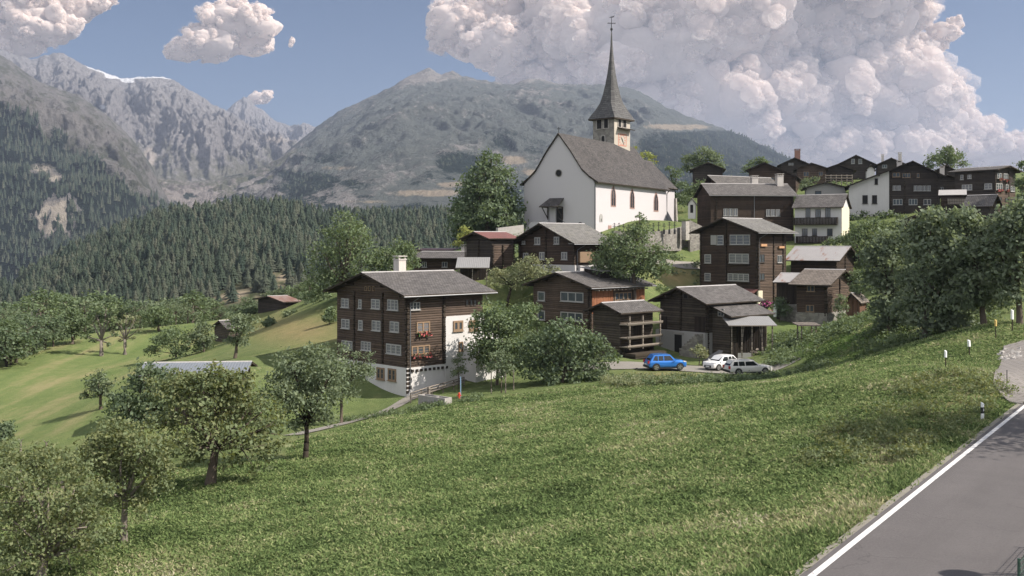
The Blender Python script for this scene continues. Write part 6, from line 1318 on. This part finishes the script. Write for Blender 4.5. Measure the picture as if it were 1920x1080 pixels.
# field fence posts at lower left
for k, (px, Y, hh) in enumerate(((38, 84, 1.0), (86, 80, .9))):
    g = G(px, Y); m = MB(); m.tube([(0, 0, -.3), (.05, 0, hh)], [.09, .07], 6); m.tube([(.05, 0, hh), (-.2, .02, hh + .25)], [.05, .02], 5); m.tube([(.05, 0, hh), (.25, 0, hh + .22)], [.05, .02], 5); o = m.build('fence_post', M['timber'], None, loc=g); tag(o, ['knobbly fence post by itself at the lower edge of the mown field', 'fence post half hidden by the orchard hedge'][k], 'post')
# timber bench or beam in orchard
g = G(95, 60); o = empty('bench', g, .1, 'pale plank bench behind the orchard trees at the left', 'bench'); MB().box(-.9, -.2, .42, .9, .2, .5).build('seat', M['timber'], o); MB().box(-.75, -.15, -.3, -.62, .15, .42).build('leg', M['timber'], o); MB().box(.62, -.15, -.3, .75, .15, .42).build('leg', M['timber'], o)
# tilted tarpaulin cart behind the white car
g = G(1335, 111.5); o = empty('handcart', g, .25, 'dark tilted tipping cart behind the white hatchback', 'cart'); m = MB(); m.prism([(-1.0, -.5, .1), (.9, -.5, 1.25), (1.1, -.5, 1.6), (-.9, -.5, .5)], [(-1.0, .5, .1), (.9, .5, 1.25), (1.1, .5, 1.6), (-.9, .5, .5)]); m.build('tray', M['tarp'], o); MB().box(.3, -.4, .0, 1.0, .4, .9).build('crate', M['concrete'], o)
for sg in (-1, 1):
    m = MB(); m.tube([(0, sg * .6, .3), (0, sg * .7, .3)], [.3, .3], 14); m.build('wheel', M['tyre'], o)
# white folded parasol beside the tall house
g = G(1453, 139); o = empty('parasol', g, 0, 'closed white garden parasol beside the tall log house', 'parasol'); m = MB(); m.tube([(0, 0, -.2), (0, 0, 2.6)], [.03, .03], 6); m.build('pole', M['timber'], o); m = MB(); m.tube([(0, 0, .7), (0, 0, 1.3), (0, 0, 2.2), (0, 0, 2.5)], [.2, .26, .16, .03], 9); m.build('cover', M['white_paint'], o)
m = MB(); rr = random.Random(2); g = G(1433, 146); 
V = []; 
for _ in range(160):
    c = Vector((rr.gauss(0, .5), rr.gauss(0, .3), .5 + rr.random() * 1.4)); q = Quaternion((rr.gauss(0, 1), rr.gauss(0, 1), rr.gauss(0, 1), rr.gauss(0, 1))).normalized(); m.poly([c + q @ Vector(v) * .12 for v in ((-1, -1, 0), (1, -1, 0), (1, 1, 0), (-1, 1, 0))], 0 if rr.random() < .5 else 1)
M['flower_pink'] = flat('pink_flowers', (.5, .10, .28), .9)
o = m.build('flower_bush', [M['flower_pink'], M['leafplain']], None, loc=g); tag(o, 'pink flowering bush at the door of the tall log house', 'flowers')
# retaining walls and churchyard
def wallseg(name, label, pts, h, th, mat, cat='wall', sink=2.0):
    a = pts[0]; o = empty(name, a, 0, label, cat); 
    for p, q in zip(pts, pts[1:]):
        d = Vector((q.x - p.x, q.y - p.y, 0)).normalized(); n = Vector((-d.y, d.x, 0)) * th; z0 = min(p.z, q.z) - sink; p_, q_ = p - a, q - a
        A_ = [(p_.x, p_.y, z0 - a.z), (q_.x, q_.y, z0 - a.z), (q_.x, q_.y, q.z + h - a.z), (p_.x, p_.y, p.z + h - a.z)]
        MB().prism(A_, [(x + n.x, y + n.y, z) for x, y, z in A_]).build('masonry', M[mat], o)
    return o
wallseg('retaining_wall', 'rubble retaining wall of the churchyard below the church choir', [P(1150, 436, 160), P(1215, 438, 161), P(1250, 436, 164), P(1285, 428, 172)], .3, .6, 'stone', sink=3)
wallseg('retaining_wall', 'long dark rubble wall along the church lane, left of the tall log house', [P(1240, 452, 171), P(1325, 452, 172)], .1, .7, 'stone', sink=3.2)
wallseg('retaining_wall', 'pale stone gate pier with sloping wall at the churchyard corner', [P(1286, 416, 168), P(1293, 416, 169)], .1, .8, 'stone_pale', sink=3.0)
wallseg('retaining_wall', 'grey rendered wall with a sloping top beside the churchyard gate', [P(1294, 414, 170), P(1322, 428, 172)], .1, .5, 'stone', sink=4)
wallseg('garden_wall', 'low sunlit stone wall at the foot of the dark lime tree, left of the church', [P(934, 430, 165), P(982, 424, 168)], .2, .6, 'concrete', sink=1.2)
wallseg('terrace_wall', 'pale rubble terrace wall under the shed, left of the log cottage', [P(1462, 572, 141), P(1494, 572, 138)], .1, .5, 'stone', sink=3)
rg = random.Random(6)
cl = ['iron grave cross in the churchyard row under the church wall']
for k in range(13):
    px = 1152 + k * 8.6 if k < 6 else 1205 + (k - 6) * 10; Y = 164 - (.0 if k < 6 else 1); p = P(px, 436 - (2 if k < 6 else 4), Y); h = rg.uniform(.9, 1.4)
    m = MB(); m.box(-.05, -.05, -.6, .05, .05, h); m.box(-.3, -.045, h * .62, .3, .045, h * .62 + .1); m.box(-.16, -.1, -.6, .16, .1, .15); m.prism([(-.36, -.08, h * .78), (0, -.08, h + .12), (.36, -.08, h * .78), (0, -.08, h + .04)], [(-.36, .08, h * .78), (0, .08, h + .12), (.36, .08, h * .78), (0, .08, h + .04)])
    o = m.build('grave_cross', M['iron'], None, loc=p); tag(o, cl[0], 'grave cross', 'grave crosses along the church wall')
# wire fence panel at the bottom right, and a lamp beyond the frame that throws its shadow on the road
gx = roadpt(1.0, 3.95); gx2 = roadpt(6.5, 4.6); a = Vector((14.35, 26.4, -8.0)); b = Vector((11.15, 22.3, -8.0)); o = empty('mesh_fence', a, 0, 'green wire mesh fence panel at the bottom right edge of the road', 'fence'); d = b - a; M['green_wire'] = flat('dark_green_wire', (.02, .05, .035), .5)
m = MB(); n = 30
for k in range(n + 1): p = d * (k / n); m.tube([p + Vector((0, 0, .0)), p + Vector((0, 0, 1.0))], [.009, .009], 4)
for k in range(8): m.tube([Vector((0, 0, .06 + k * .125)), d + Vector((0, 0, .06 + k * .125))], [.008, .008], 4)
m.build('mesh_panel', M['green_wire'], o)
for k in (0, .5, 1): p = d * k; m = MB(); m.tube([p + Vector((0, 0, -.2)), p + Vector((0, 0, 1.05))], [.03, .03], 6); m.build('post', M['green_wire'], o)
o = empty('street_lamp', (18.45, 23.1, -8.0), 0, 'tall street lamp beside the road, throwing its shadow at the bottom right', 'lamp')
m = MB(); m.tube([(0, 0, -.2), (0, 0, 3.2), (0, 0, 5.6)], [.08, .065, .05], 8); m.tube([(0, 0, 5.55), (-.7, .02, 5.75), (-1.1, .04, 5.72)], [.04, .04, .04], 6); m.build('pole', M['gutter'], o)
m = MB(); m.loft([[(-1.45 + r * math.cos(a) * 1.5, .05 + r * math.sin(a), z) for a in [2 * math.pi * k / 14 for k in range(14)]] for r, z in ((.05, 5.58), (.3, 5.62), (.34, 5.7), (.22, 5.84), (.04, 5.9))]); m.build('lamp_head', M['gutter'], o, True)
# railing beside the paved lot
g = G(1888, 54); m = MB(); m.tube([(0, 0, -.3), (0, 0, .95)], [.025, .025], 6); m.tube([(0, 0, .95), (0, 0, 1.0)], [.04, .02], 6); tag(m.build('lot_post', M['iron'], None, loc=g), 'thin dark metal post at the edge of the paved lot', 'post')
# rubble edge
rr = random.Random(8); stones = MB()
for k in range(60):
    px = rr.uniform(1872, 1912); g = G(px, 70 + rr.uniform(-2, 2)); s = rr.uniform(.1, .3); q = Quaternion((rr.gauss(0, 1), rr.gauss(0, 1), rr.gauss(0, 1), rr.gauss(0, 1))).normalized(); v = [q @ Vector(p) * s * rr.uniform(.7, 1.2) + g for p in ((1, 0, 0), (0, 1, 0), (-1, 0, 0), (0, -1, 0), (0, 0, .8), (0, 0, -.8))]
    for f in ((0, 1, 4), (1, 2, 4), (2, 3, 4), (3, 0, 4), (1, 0, 5), (2, 1, 5), (3, 2, 5), (0, 3, 5)): stones.poly([v[i] for i in f])
tag(stones.build('rubble', M['concrete']), 'loose stones edging the grass beside the paved lot', 'rubble', kind='stuff')

# ------------------------------------------------------------------ mountains
def rock_material(name, grass, grass2, rock, rock2, forest, dry, scale, speck=0.0):
    t = NT(name); co = t.mapping(t.coord(), (1 / scale,) * 3); n1 = t.noise(co, 3, 8, .65); n2 = t.noise(co, 14, 8, .72); n3 = t.noise(co, 45, 6, .75); n4 = t.noise(t.mapping(co, (1, 1, .35)), 22, 7, .7)
    g = t.mix(t.math('ADD', t.math('MULTIPLY', n1, .6), t.math('MULTIPLY', n3, .4)), grass, grass2); r = t.mix(t.math('ADD', t.math('MULTIPLY', t.math('SUBTRACT', t.math('ADD', t.math('MULTIPLY', n4, .6), t.math('MULTIPLY', n3, .4)), .5), 2.6), .5, clamp=True), rock2, rock)
    k = t.math('MULTIPLY', t.math('ADD', t.math('SUBTRACT', t.attr('rock'), .5), t.math('MULTIPLY', t.math('SUBTRACT', n2, .5), 1.5)), 5.0); k = t.math('ADD', k, .5, clamp=True)
    c = t.mix(k, g, r)
    d = t.math('ADD', t.math('MULTIPLY', t.math('ADD', t.math('SUBTRACT', t.attr('dry'), .5), t.math('MULTIPLY', t.math('SUBTRACT', n2, .5), .9)), 5.0), .4, clamp=True); c = t.mix(d, c, dry)
    f = t.math('ADD', t.math('MULTIPLY', t.math('ADD', t.math('SUBTRACT', t.attr('forest'), .5), t.math('MULTIPLY', t.math('SUBTRACT', t.math('ADD', t.math('MULTIPLY', n2, .5), t.math('MULTIPLY', n3, .5)), .5), 2.4)), 6.0), .5, clamp=True); c = t.mix(f, c, t.mix(n3, tuple(x * .5 for x in forest), forest))
    if speck:
        sp = t.math('MULTIPLY', t.math('SUBTRACT', t.math('ADD', t.math('MULTIPLY', n3, .6), t.math('MULTIPLY', n2, .4)), .57), 12.0, clamp=True); c = t.mix(t.math('MULTIPLY', sp, speck), c, rock)
    s = t.math('ADD', t.math('MULTIPLY', t.math('ADD', t.math('SUBTRACT', t.attr('snow'), .5), t.math('MULTIPLY', t.math('SUBTRACT', n2, .5), .7)), 8.0), .5, clamp=True); c = t.mix(s, c, (.78, .78, .80))
    t.bump(t.math('ADD', t.math('ADD', n2, n4), t.math('MULTIPLY', n3, .8)), 1.0, scale * .035); return t.base(c, .95, .05)
def mountain(name, sil, Yc, Yb, pb, x0, x1, nu, nt, amp, freq, mat, paint, pw=1.0, gul=1.0, jag=.12, seed=0, ribs=None, env_pw=.8, rough=3.0):
    us = np.linspace(x0, x1, nu); t_ = np.linspace(0, 1, nt); tb = np.linspace(1.03, 1.35, 10); tt = np.r_[t_, tb]
    U, T = np.meshgrid(us, tt); Tc = np.minimum(T, 1); back = np.maximum(T - 1, 0)
    zc = (HY - lerp_px(sil, U) + (fbm(U / 9., U * 0 + seed, 4, seed + 2, .6) - .5) * rough * 2.2) / F * Yc; kw = max(3, nu // 14); ker = np.hanning(kw * 2 + 1); ker /= ker.sum(); z1 = np.pad(zc[0], kw, mode='edge'); zs = np.convolve(z1, ker, 'valid')[None, :] + 0 * zc; zb = (HY - (lerp_px(pb, U) if isinstance(pb, list) else pb)) / F * Yb
    Y = Yb + (Yc - Yb) * T; X = (U - CX) / F * Y; f = freq / 1000.
    env = np.sin(np.pi * np.clip(Tc, 0, 1)) ** env_pw * .9 + jag * Tc
    w = fbm(X * f * .6, Y * f * .6, 4, seed + 3) * 1.6
    if ribs:                                                        # spurs and couloirs that run down the fall line
        w = (fbm(U / 60., T * 3, 4, seed + 3) - .5)
        r = .62 * ridged(U / ribs + w * 1.6, T * 1.1 + w, 3, seed, .45) + .38 * ridged(U / (ribs * .28) + w * 3.0, T * 3.2 + w * 2, 5, seed + 20, .6) - .58
    else: r = ridged(X * f + w, Y * f * .45 + w * .6, 7, seed, .58) - .60
    r2 = fbm(X * f * 4, Y * f * 4, 6, seed + 9, .62) - .5
    z = zb + (zs - zb) * Tc ** pw + (zc - zs) * Tc ** 9 + amp * env * (r * gul + r2 * .55) - back * (zc - zb) * 1.6
    Y = Y - amp * 1.2 * np.sin(np.pi * Tc) * (r * gul + r2 * .5); X = (U - CX) / F * Y
    V = np.c_[X.ravel(), Y.ravel(), z.ravel()]; i = np.arange(X.size).reshape(X.shape)
    px, py = U, HY - F * z / Y; at = paint(px, py, U, T, X, Y, z, r)
    for k in ('rock', 'dry', 'forest', 'snow'): at.setdefault(k, np.zeros_like(px))
    o = link(name, np_mesh(name, V, np.c_[i[:-1, :-1].ravel(), i[:-1, 1:].ravel(), i[1:, 1:].ravel(), i[1:, :-1].ravel()], mat, {k: np.clip(v, 0, 1).ravel() for k, v in at.items()}, True))
    return tag(o, kind='structure'), (px, py, X, Y, z, at)
# back massif with snow and the distant needle
mrock = rock_material('massif_rock', (.115, .115, .085), (.18, .17, .135), (.37, .345, .335), (.115, .11, .115), (.03, .045, .03), (.42, .37, .33), 900)
SIL1 = [(-400,40),(-100,60),(20,100),(60,112),(85,104),(110,99),(128,106),(150,118),(165,126),(185,133),(205,140),(228,146),(255,145),(300,144),(325,149),(345,164),(360,172),(385,187),(402,199),(420,205),(440,218),(475,238),(505,252),(545,270),(580,290),(640,330),(800,400)]
def p1(px, py, U, T, X, Y, z, r):
    d = py - lerp_px(SIL1, px); n = fbm(px / 14, py / 9, 4, 5)
    snow = (blob(px, d, 240, 0, 95, 2.6) * sstep(152, 165, px) * sstep(335, 325, px) * (.35 + n) * 1.15 + blob(px, py, 212, 143, 16, 5) * (.5 + n) + blob(px, py, 240, 152, 14, 4) * (.5 + n) + blob(px, py, 190, 200, 16, 6) * (.4 + n) * .8)
    return {'rock': .95 - .62 * sstep(190, 330, py) + .5 * (n - .5) + r * .5, 'snow': snow, 'dry': blob(px, py, 280, 295, 20, 24) * .8 + blob(px, py, 520, 262, 45, 12) * .6 + sstep(.12, .2, -r) * .0, 'forest': np.zeros_like(px)}
mountain('rocky_massif', SIL1, 7200, 4700, 352, -400, 800, 560, 220, 300, 2.0, mrock, p1, 1.0, 1.25, .04, 1, ribs=95)
SIL1b = [(380,260),(415,215),(432,200),(445,190),(458,180),(466,184),(478,198),(492,206),(510,221),(520,229),(535,231),(545,237),(552,233),(560,236),(568,229),(574,232),(580,231),(588,236),(600,238),(640,270),(700,330)]
mountain('distant_needle', SIL1b, 9300, 8000, 300, 380, 700, 260, 90, 260, 1.8, mrock, lambda px, py, U, T, X, Y, z, r: {'rock': np.full_like(px, .95)}, 1.0, 1.0, .06, 12, ribs=30)
# moraine step in the valley
SIL5 = [(150,300),(220,318),(280,333),(330,338),(380,342),(430,330),(480,318),(520,300),(545,283),(580,270),(650,270)]
mval = rock_material('moraine_rock', (.075, .085, .055), (.13, .125, .085), (.34, .30, .275), (.15, .135, .13), (.022, .035, .022), (.36, .33, .29), 500, .6)
mountain('valley_moraine', SIL5, 4600, 2700, 425, 120, 660, 240, 90, 130, 2.6, mval, lambda px, py, U, T, X, Y, z, r: {'rock': .42 + .45 * blob(px, py, 350, 375, 60, 25), 'forest': sstep(.5, .75, fbm(px / 30, py / 15, 4, 7)) * .7, 'dry': np.zeros_like(px)}, .9, .8, .1, 5)
# central mountain
mcen = rock_material('alpine_slope', (.080, .094, .090), (.122, .128, .116), (.32, .295, .28), (.125, .12, .115), (.016, .028, .022), (.28, .235, .18), 520, .85)  # bluish grey slope colours hold part of the distance haze
SIL3 = [(380,390),(440,360),(490,325),(530,290),(560,265),(600,233),(640,206),(670,192),(700,180),(735,161),(758,148),(772,140),(785,137),(795,130),(806,128),(818,136),(828,140),(838,134),(848,132),(858,136),(870,143),(900,150),(950,158),(965,158),(975,153),(990,149),(1010,150),(1030,152),(1045,158),(1100,158),(1150,160),(1200,171),(1225,185),(1250,203),(1300,221),(1350,240),(1400,259),(1450,282),(1475,296),(1540,320),(1650,360),(1900,430),(2300,470)]
def p3(px, py, U, T, X, Y, z, r):
    n = fbm(px / 45, py / 18, 5, 2); n2 = fbm((px + py * 1.4) / 60, (py - px * .3) / 16, 5, 6)
    fo = (.52 * sstep(240, 330, py) + (n2 - .5) * 1.1 * sstep(225, 300, py))
    fo = fo + blob(px, py, 935, 255, 70, 24) * .55 + sstep(1180, 1215, px) * sstep(218, 258, py + (n - .5) * 40) * .6 + blob(px, py, 870, 305, 70, 20) * .4 + blob(px, py, 1340, 262, 90, 16) * .5 + blob(px, py, 575, 340, 40, 28) * .35
    dry = blob(px, py, 800, 362, 80, 8) * 1.0 + blob(px, py, 700, 378, 70, 6) * .7 + blob(px, py, 960, 300, 34, 9) * 1.0 + blob(px, py, 1005, 322, 34, 9) + blob(px, py, 1265, 238, 70, 7) * 1.0 + blob(px, py, 640, 315, 80, 8) * .5 + blob(px, py, 850, 345, 40, 6) * .9 + blob(px, py, 930, 335, 30, 6) * .8
    return {'rock': .24 + r * .95 + .34 * sstep(172, 134, py) + .4 * (n - .5) + .25 * sstep(570, 490, px) + .3 * sstep(300, 390, py) * sstep(820, 600, px) - .1 * sstep(900, 1100, px), 'forest': fo - dry * 1.4 - r * .55, 'dry': dry * (.35 + 1.1 * n)}
_, MC = mountain('central_mountain', SIL3, 5200, 1900, [(380, 440), (700, 425), (1100, 425), (2300, 480)], 380, 2300, 640, 240, 95, 3.2, mcen, p3, 1.0, 1.15, .10, 20, rough=3.2)
# left slope
mlef = rock_material('left_slope', (.060, .068, .050), (.105, .103, .078), (.22, .205, .195), (.11, .105, .10), (.014, .024, .018), (.34, .30, .25), 480, .7)
SIL2 = [(-500,20),(-150,50),(0,104),(20,115),(44,133),(75,154),(98,162),(115,167),(147,178),(187,208),(205,222),(222,235),(240,255),(262,280),(285,312),(300,345),(312,385),(340,430),(420,470)]
def p2(px, py, U, T, X, Y, z, r):
    n = fbm(px / 18, py / 22, 5, 4); ln = py - (186 + px * .66) + (n - .5) * 110; cl = sstep(.42, .62, fbm(px / 9, py / 14, 4, 31))
    pale = (blob(px, py, 78, 402, 20, 28) + blob(px, py, 120, 398, 26, 34) + blob(px, py, 105, 428, 22, 18) + blob(px, py, 38, 370, 9, 7)) * cl * 1.6
    mead = blob(px, py, 78, 316, 24, 9) + blob(px, py, 104, 334, 16, 8)
    return {'rock': .42 + .5 * (n - .5) + r * .8 + pale, 'forest': .34 * sstep(-80, 0, ln) + .6 * sstep(-10, 30, ln) - pale * 1.3 - mead * 1.4, 'dry': mead * .8 + pale * .55}
_, ML = mountain('left_mountain_slope', SIL2, 4200, 1600, [(-500, 640), (0, 590), (200, 520), (420, 490)], -500, 420, 380, 220, 210, 1.7, mlef, p2, 1.0, .9, .08, 40)
# trees on the left slope and forest strips on the central mountain (masses far off)
def scatter_on(data, n, thr, seed, hmin, hmax, prob=1.0, extra=None):
    px, py, X, Y, z, at = data; rng = np.random.RandomState(seed); m = (at['forest'] > thr); m[-10:] = False
    if extra is not None: m &= extra(px, py)
    idx = np.argwhere(m); dens = np.maximum(.2, 1.0)
    pick = idx[rng.randint(0, len(idx), n)]; j = np.minimum(pick[:, 0] + 1, X.shape[0] - 1); k = np.minimum(pick[:, 1] + 1, X.shape[1] - 1); f = rng.rand(n); g_ = rng.rand(n)
    def it(A): return (A[pick[:, 0], pick[:, 1]] * (1 - f) + A[j, pick[:, 1]] * f) * (1 - g_) + (A[pick[:, 0], k] * (1 - f) + A[j, k] * f) * g_
    return it(X), it(Y), it(z), rng.uniform(hmin, hmax, n) / F * it(Y)
rng = np.random.RandomState(3); SC = [conifer_arrays(rng, 4, 4) for _ in range(3)]; TC = [conifer_arrays(rng, 2, 3) for _ in range(2)]
x, y, z, hh = scatter_on(ML, 13000, .55, 4, 9, 17); tag(cone_mass('mountain_forest', x, y, z, hh, SC, M['needle'], 1.15, 5), 'dense dark forest on the left mountain slope', 'forest')
x, y, z, hh = scatter_on(MC, 9000, .62, 6, 4, 8); tag(cone_mass('mountain_forest', x, y, z, hh, TC, M['needle'], 1.5, 7), 'forest belts on the central mountain', 'forest')
# valley floor under everything
m = MB(); m.poly([(-9000, -500, -150), (9000, -500, -150), (9000, 11500, -150), (-9000, 11500, -150)]); tag(m.build('valley_floor', M['forestfloor'] if 'forestfloor' in M else flat('valley_floor_grass', (.05, .07, .03), .95, 0, .4, .01)), kind='structure')

# ------------------------------------------------------------------ cumulus clouds, far behind the mountains
def ico(n):
    bm = bmesh.new(); bmesh.ops.create_icosphere(bm, subdivisions=n, radius=1.0); v = np.array([tuple(x.co) for x in bm.verts]); f = np.array([[q.index for q in p.verts] for p in bm.faces]); bm.free(); return v, f
ICO = {n: ico(n) for n in (1, 2, 3, 4)}
t = NT('cloud_vapour'); n = t.noise(t.coord(), .004, 7, .62); t.bump(n, .7, 180)
d = t.node('ShaderNodeBsdfDiffuse'); d.inputs[0].default_value = (.98, .88, .82, 1); d.inputs[1].default_value = 1.0; tr = t.node('ShaderNodeBsdfTranslucent'); tr.inputs[0].default_value = (.97, .90, .86, 1); t.ln(t.n['Bump'].outputs[0], d.inputs['Normal'])
ms = t.node('ShaderNodeMixShader'); ms.inputs[0].default_value = .5; t.ln(d.outputs[0], ms.inputs[1]); t.ln(tr.outputs[0], ms.inputs[2]); tp = t.node('ShaderNodeBsdfTransparent'); m2 = t.node('ShaderNodeMixShader'); nz = t.noise(t.coord(), .012, 5, .7); t.ln(t.math('MULTIPLY', t.attr('thin'), t.math('ADD', nz, .5), clamp=True), m2.inputs[0]); t.ln(ms.outputs[0], m2.inputs[1]); t.ln(tp.outputs[0], m2.inputs[2]); t.ln(m2.outputs[0], t.n['Material Output'].inputs['Surface']); M['cloud'] = t.mat
def cloud(label, ells, Yc, seed, fine=1.0):
    rng = np.random.RandomState(seed); Vs = []; Fs = []; off = 0; s0 = Yc / F
    R_ = []
    def put(c, r, lv, thin=0.0):
        nonlocal off
        v, f = ICO[lv]; q = v * r + c
        n = fbm(q[:, 0] / (r[0] * .5) + q[:, 1] / (r[0] * .7), q[:, 2] / (r[2] * .5) + q[:, 1] / (r[0] * .9), 5, seed, .6) - .5
        q = c + v * r * (1 + .70 * n)[:, None]; Vs.append(q); Fs.append(f + off); off += len(v); R_.append(np.full(len(v), thin))
    for (cx, cy, rx, ry) in ells:
        Y = Yc + rng.uniform(-1, 1) * rx * s0 * .5; s = Y / F; c = np.array(P(cx, cy, Y)); R = np.array([rx * s, min(rx, ry * 1.6) * s, ry * s]) * .92; put(c, R, 4)
        k1 = int(np.clip(10 + (rx * ry) / 260, 10, 46) * fine)
        for _ in range(k1):
            d = rng.normal(size=3); d /= np.linalg.norm(d); d[1] = -abs(d[1]) if rng.rand() < .8 else d[1]
            c1 = c + d * R * rng.uniform(.80, 1.02); r1 = np.mean(R) * rng.uniform(.16, .36) * (1.15 if d[2] > 0 else .8); put(c1, np.array([r1, r1, r1 * .9]), 3)
            for _ in range(int(5 * fine)):
                e = rng.normal(size=3) + d * .9; e /= np.linalg.norm(e); e[1] = -abs(e[1]); c2 = c1 + e * r1 * .92; r2 = r1 * rng.uniform(.25, .5); put(c2, np.array([r2, r2, r2 * .9]), 2, .42)
                for _ in range(3):
                    g_ = rng.normal(size=3) + e; g_ /= np.linalg.norm(g_); g_[1] = -abs(g_[1]); r3 = r2 * rng.uniform(.2, .5); put(c2 + g_ * r2 * rng.uniform(.95, 1.25), np.array([r3 * rng.uniform(.9, 1.9), r3, r3]) * 1.6, 1, rng.uniform(.72, .9))
    V = np.concatenate(Vs); base = V.mean(0); me = np_mesh('cloud', V - base, np.concatenate(Fs), M['cloud'], {'thin': np.concatenate(R_)}, smooth=True); o = link('cloud', me); o.location = base
    return tag(o, label, 'cloud')
cloud('large grey bottomed cloud touching the rocky peak, top left corner of the sky', [(30,15,120,52),(100,8,95,45),(20,75,70,34),(150,0,66,26),(-90,40,120,80),(75,50,75,40),(185,8,26,12)], 15500, 1)
cloud('single white cumulus cloud floating above the snowy massif', [(440,42,66,36),(400,82,62,34),(470,78,42,30),(350,95,38,22),(495,52,34,22),(425,15,30,12),(325,100,20,12)], 15000, 2)
cloud('tiny white cloud right behind the needle peak', [(486,184,22,12),(500,178,13,9),(474,190,12,8)], 15200, 3)
cloud('huge towering cumulus bank behind the church spire, filling the right half of the sky', [(880,55,74,60),(850,40,50,40),(945,90,64,52),(930,15,60,42),(1015,105,95,70),(1060,25,80,60),(1200,80,165,95),(1330,45,180,100),(1480,55,200,115),(1610,40,110,80),(1640,130,90,68),(1560,190,190,95),(1350,200,200,80),(1690,230,110,76),(1775,258,90,48),(1860,288,80,38),(1190,195,140,70),(1765,62,30,20),(1735,85,40,24),(1790,45,16,14),(1090,140,140,56),(1500,-60,280,100),(1715,195,80,46),(1450,280,200,50),(1650,290,170,40),(1930,292,60,30),(1600,-20,90,50)], 16500, 4, 1.15)
cloud('small ragged cloud scrap right of the lone cumulus', [(548,76,6,6),(545,84,5,5)], 15000, 5, .6)

# ------------------------------------------------------------------ haze
HAZE_DENSITY = 8.2e-5
m = MB(); m.box(-9500, -600, -152, 9500, 12000, 1420); hz = m.build('haze', flat('haze_air', (1, 1, 1)))
hm = bpy.data.materials.new('haze_volume'); hm.use_nodes = True; hm.node_tree.nodes.clear(); ov = hm.node_tree.nodes.new('ShaderNodeOutputMaterial'); pv = hm.node_tree.nodes.new('ShaderNodeVolumePrincipled')
pv.inputs['Color'].default_value = (.50, .58, .76, 1); pv.inputs['Density'].default_value = HAZE_DENSITY; pv.inputs['Anisotropy'].default_value = .2
hm.node_tree.links.new(pv.outputs[0], ov.inputs['Volume']); hz.data.materials.clear(); hz.data.materials.append(hm); tag(hz, kind='stuff', label='thin bluish morning haze filling the valley', cat='haze')

# ------------------------------------------------------------------ sun, sky with clouds
sd = Vector((math.sin(SUN_AZ) * math.cos(SUN_EL), math.cos(SUN_AZ) * math.cos(SUN_EL), math.sin(SUN_EL)))
sl = bpy.data.lights.new('sun', 'SUN'); sl.energy = 4.7; sl.angle = math.radians(.5); sl.color = (1.0, .93, .84); so = bpy.data.objects.new('sun', sl); col.objects.link(so); so.rotation_euler = sd.to_track_quat('Z', 'Y').to_euler()
W = bpy.data.worlds.new('World'); scene.world = W; W.use_nodes = True; wt = W.node_tree; wn = wt.nodes; wn.clear()
class WN(NT):
    def __init__(s): s.t = wt; s.n = wn
w = WN(); sky = w.node('ShaderNodeTexSky'); sky.sky_type = 'NISHITA'; sky.sun_disc = False; sky.sun_elevation = SUN_EL; sky.sun_rotation = SUN_AZ; sky.altitude = 3500; sky.air_density = 1.0; sky.dust_density = .6; sky.ozone_density = 2.2
SKY_STR = .042
dirv = w.node('ShaderNodeTexCoord').outputs['Generated']; sep = w.node('ShaderNodeSeparateXYZ'); w.ln(dirv, sep.inputs[0])
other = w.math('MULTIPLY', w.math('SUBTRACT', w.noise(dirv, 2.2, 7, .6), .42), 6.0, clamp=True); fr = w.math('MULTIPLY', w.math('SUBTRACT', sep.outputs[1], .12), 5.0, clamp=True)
mask = w.math('MULTIPLY', w.math('MULTIPLY', other, .9), w.math('SUBTRACT', 1.0, fr))      # bright clouds added out of view, behind and beside the camera, as fill light
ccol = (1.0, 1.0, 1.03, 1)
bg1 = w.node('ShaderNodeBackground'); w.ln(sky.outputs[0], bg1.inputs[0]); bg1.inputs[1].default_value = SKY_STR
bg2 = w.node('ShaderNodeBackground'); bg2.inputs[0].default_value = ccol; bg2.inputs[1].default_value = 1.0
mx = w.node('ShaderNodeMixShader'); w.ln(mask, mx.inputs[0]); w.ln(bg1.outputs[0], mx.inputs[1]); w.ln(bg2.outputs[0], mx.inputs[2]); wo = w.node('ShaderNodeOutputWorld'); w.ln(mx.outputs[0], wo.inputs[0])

# ------------------------------------------------------------------ camera and render settings
cam = bpy.data.cameras.new('camera'); cam.sensor_width = 36; cam.lens = F / 1920 * 36; cam.shift_y = -(540 - HY) / 1920; cam.clip_start = .5; cam.clip_end = 40000
co = bpy.data.objects.new('camera', cam); col.objects.link(co); co.location = (0, 0, 0); co.rotation_euler = (math.pi / 2, 0, 0); scene.camera = co
scene.render.engine = 'CYCLES'; c = scene.cycles; c.use_denoising = True; c.max_bounces = 5; c.diffuse_bounces = 3; c.glossy_bounces = 2; c.transmission_bounces = 3; c.transparent_max_bounces = 10; c.volume_bounces = 0; c.use_adaptive_sampling = True; c.adaptive_threshold = .02
try: c.denoiser = 'OPENIMAGEDENOISE'
except Exception: pass
vs = scene.view_settings; vs.view_transform = 'Standard'; vs.look = 'None'; vs.exposure = 1.02; vs.gamma = 1.0
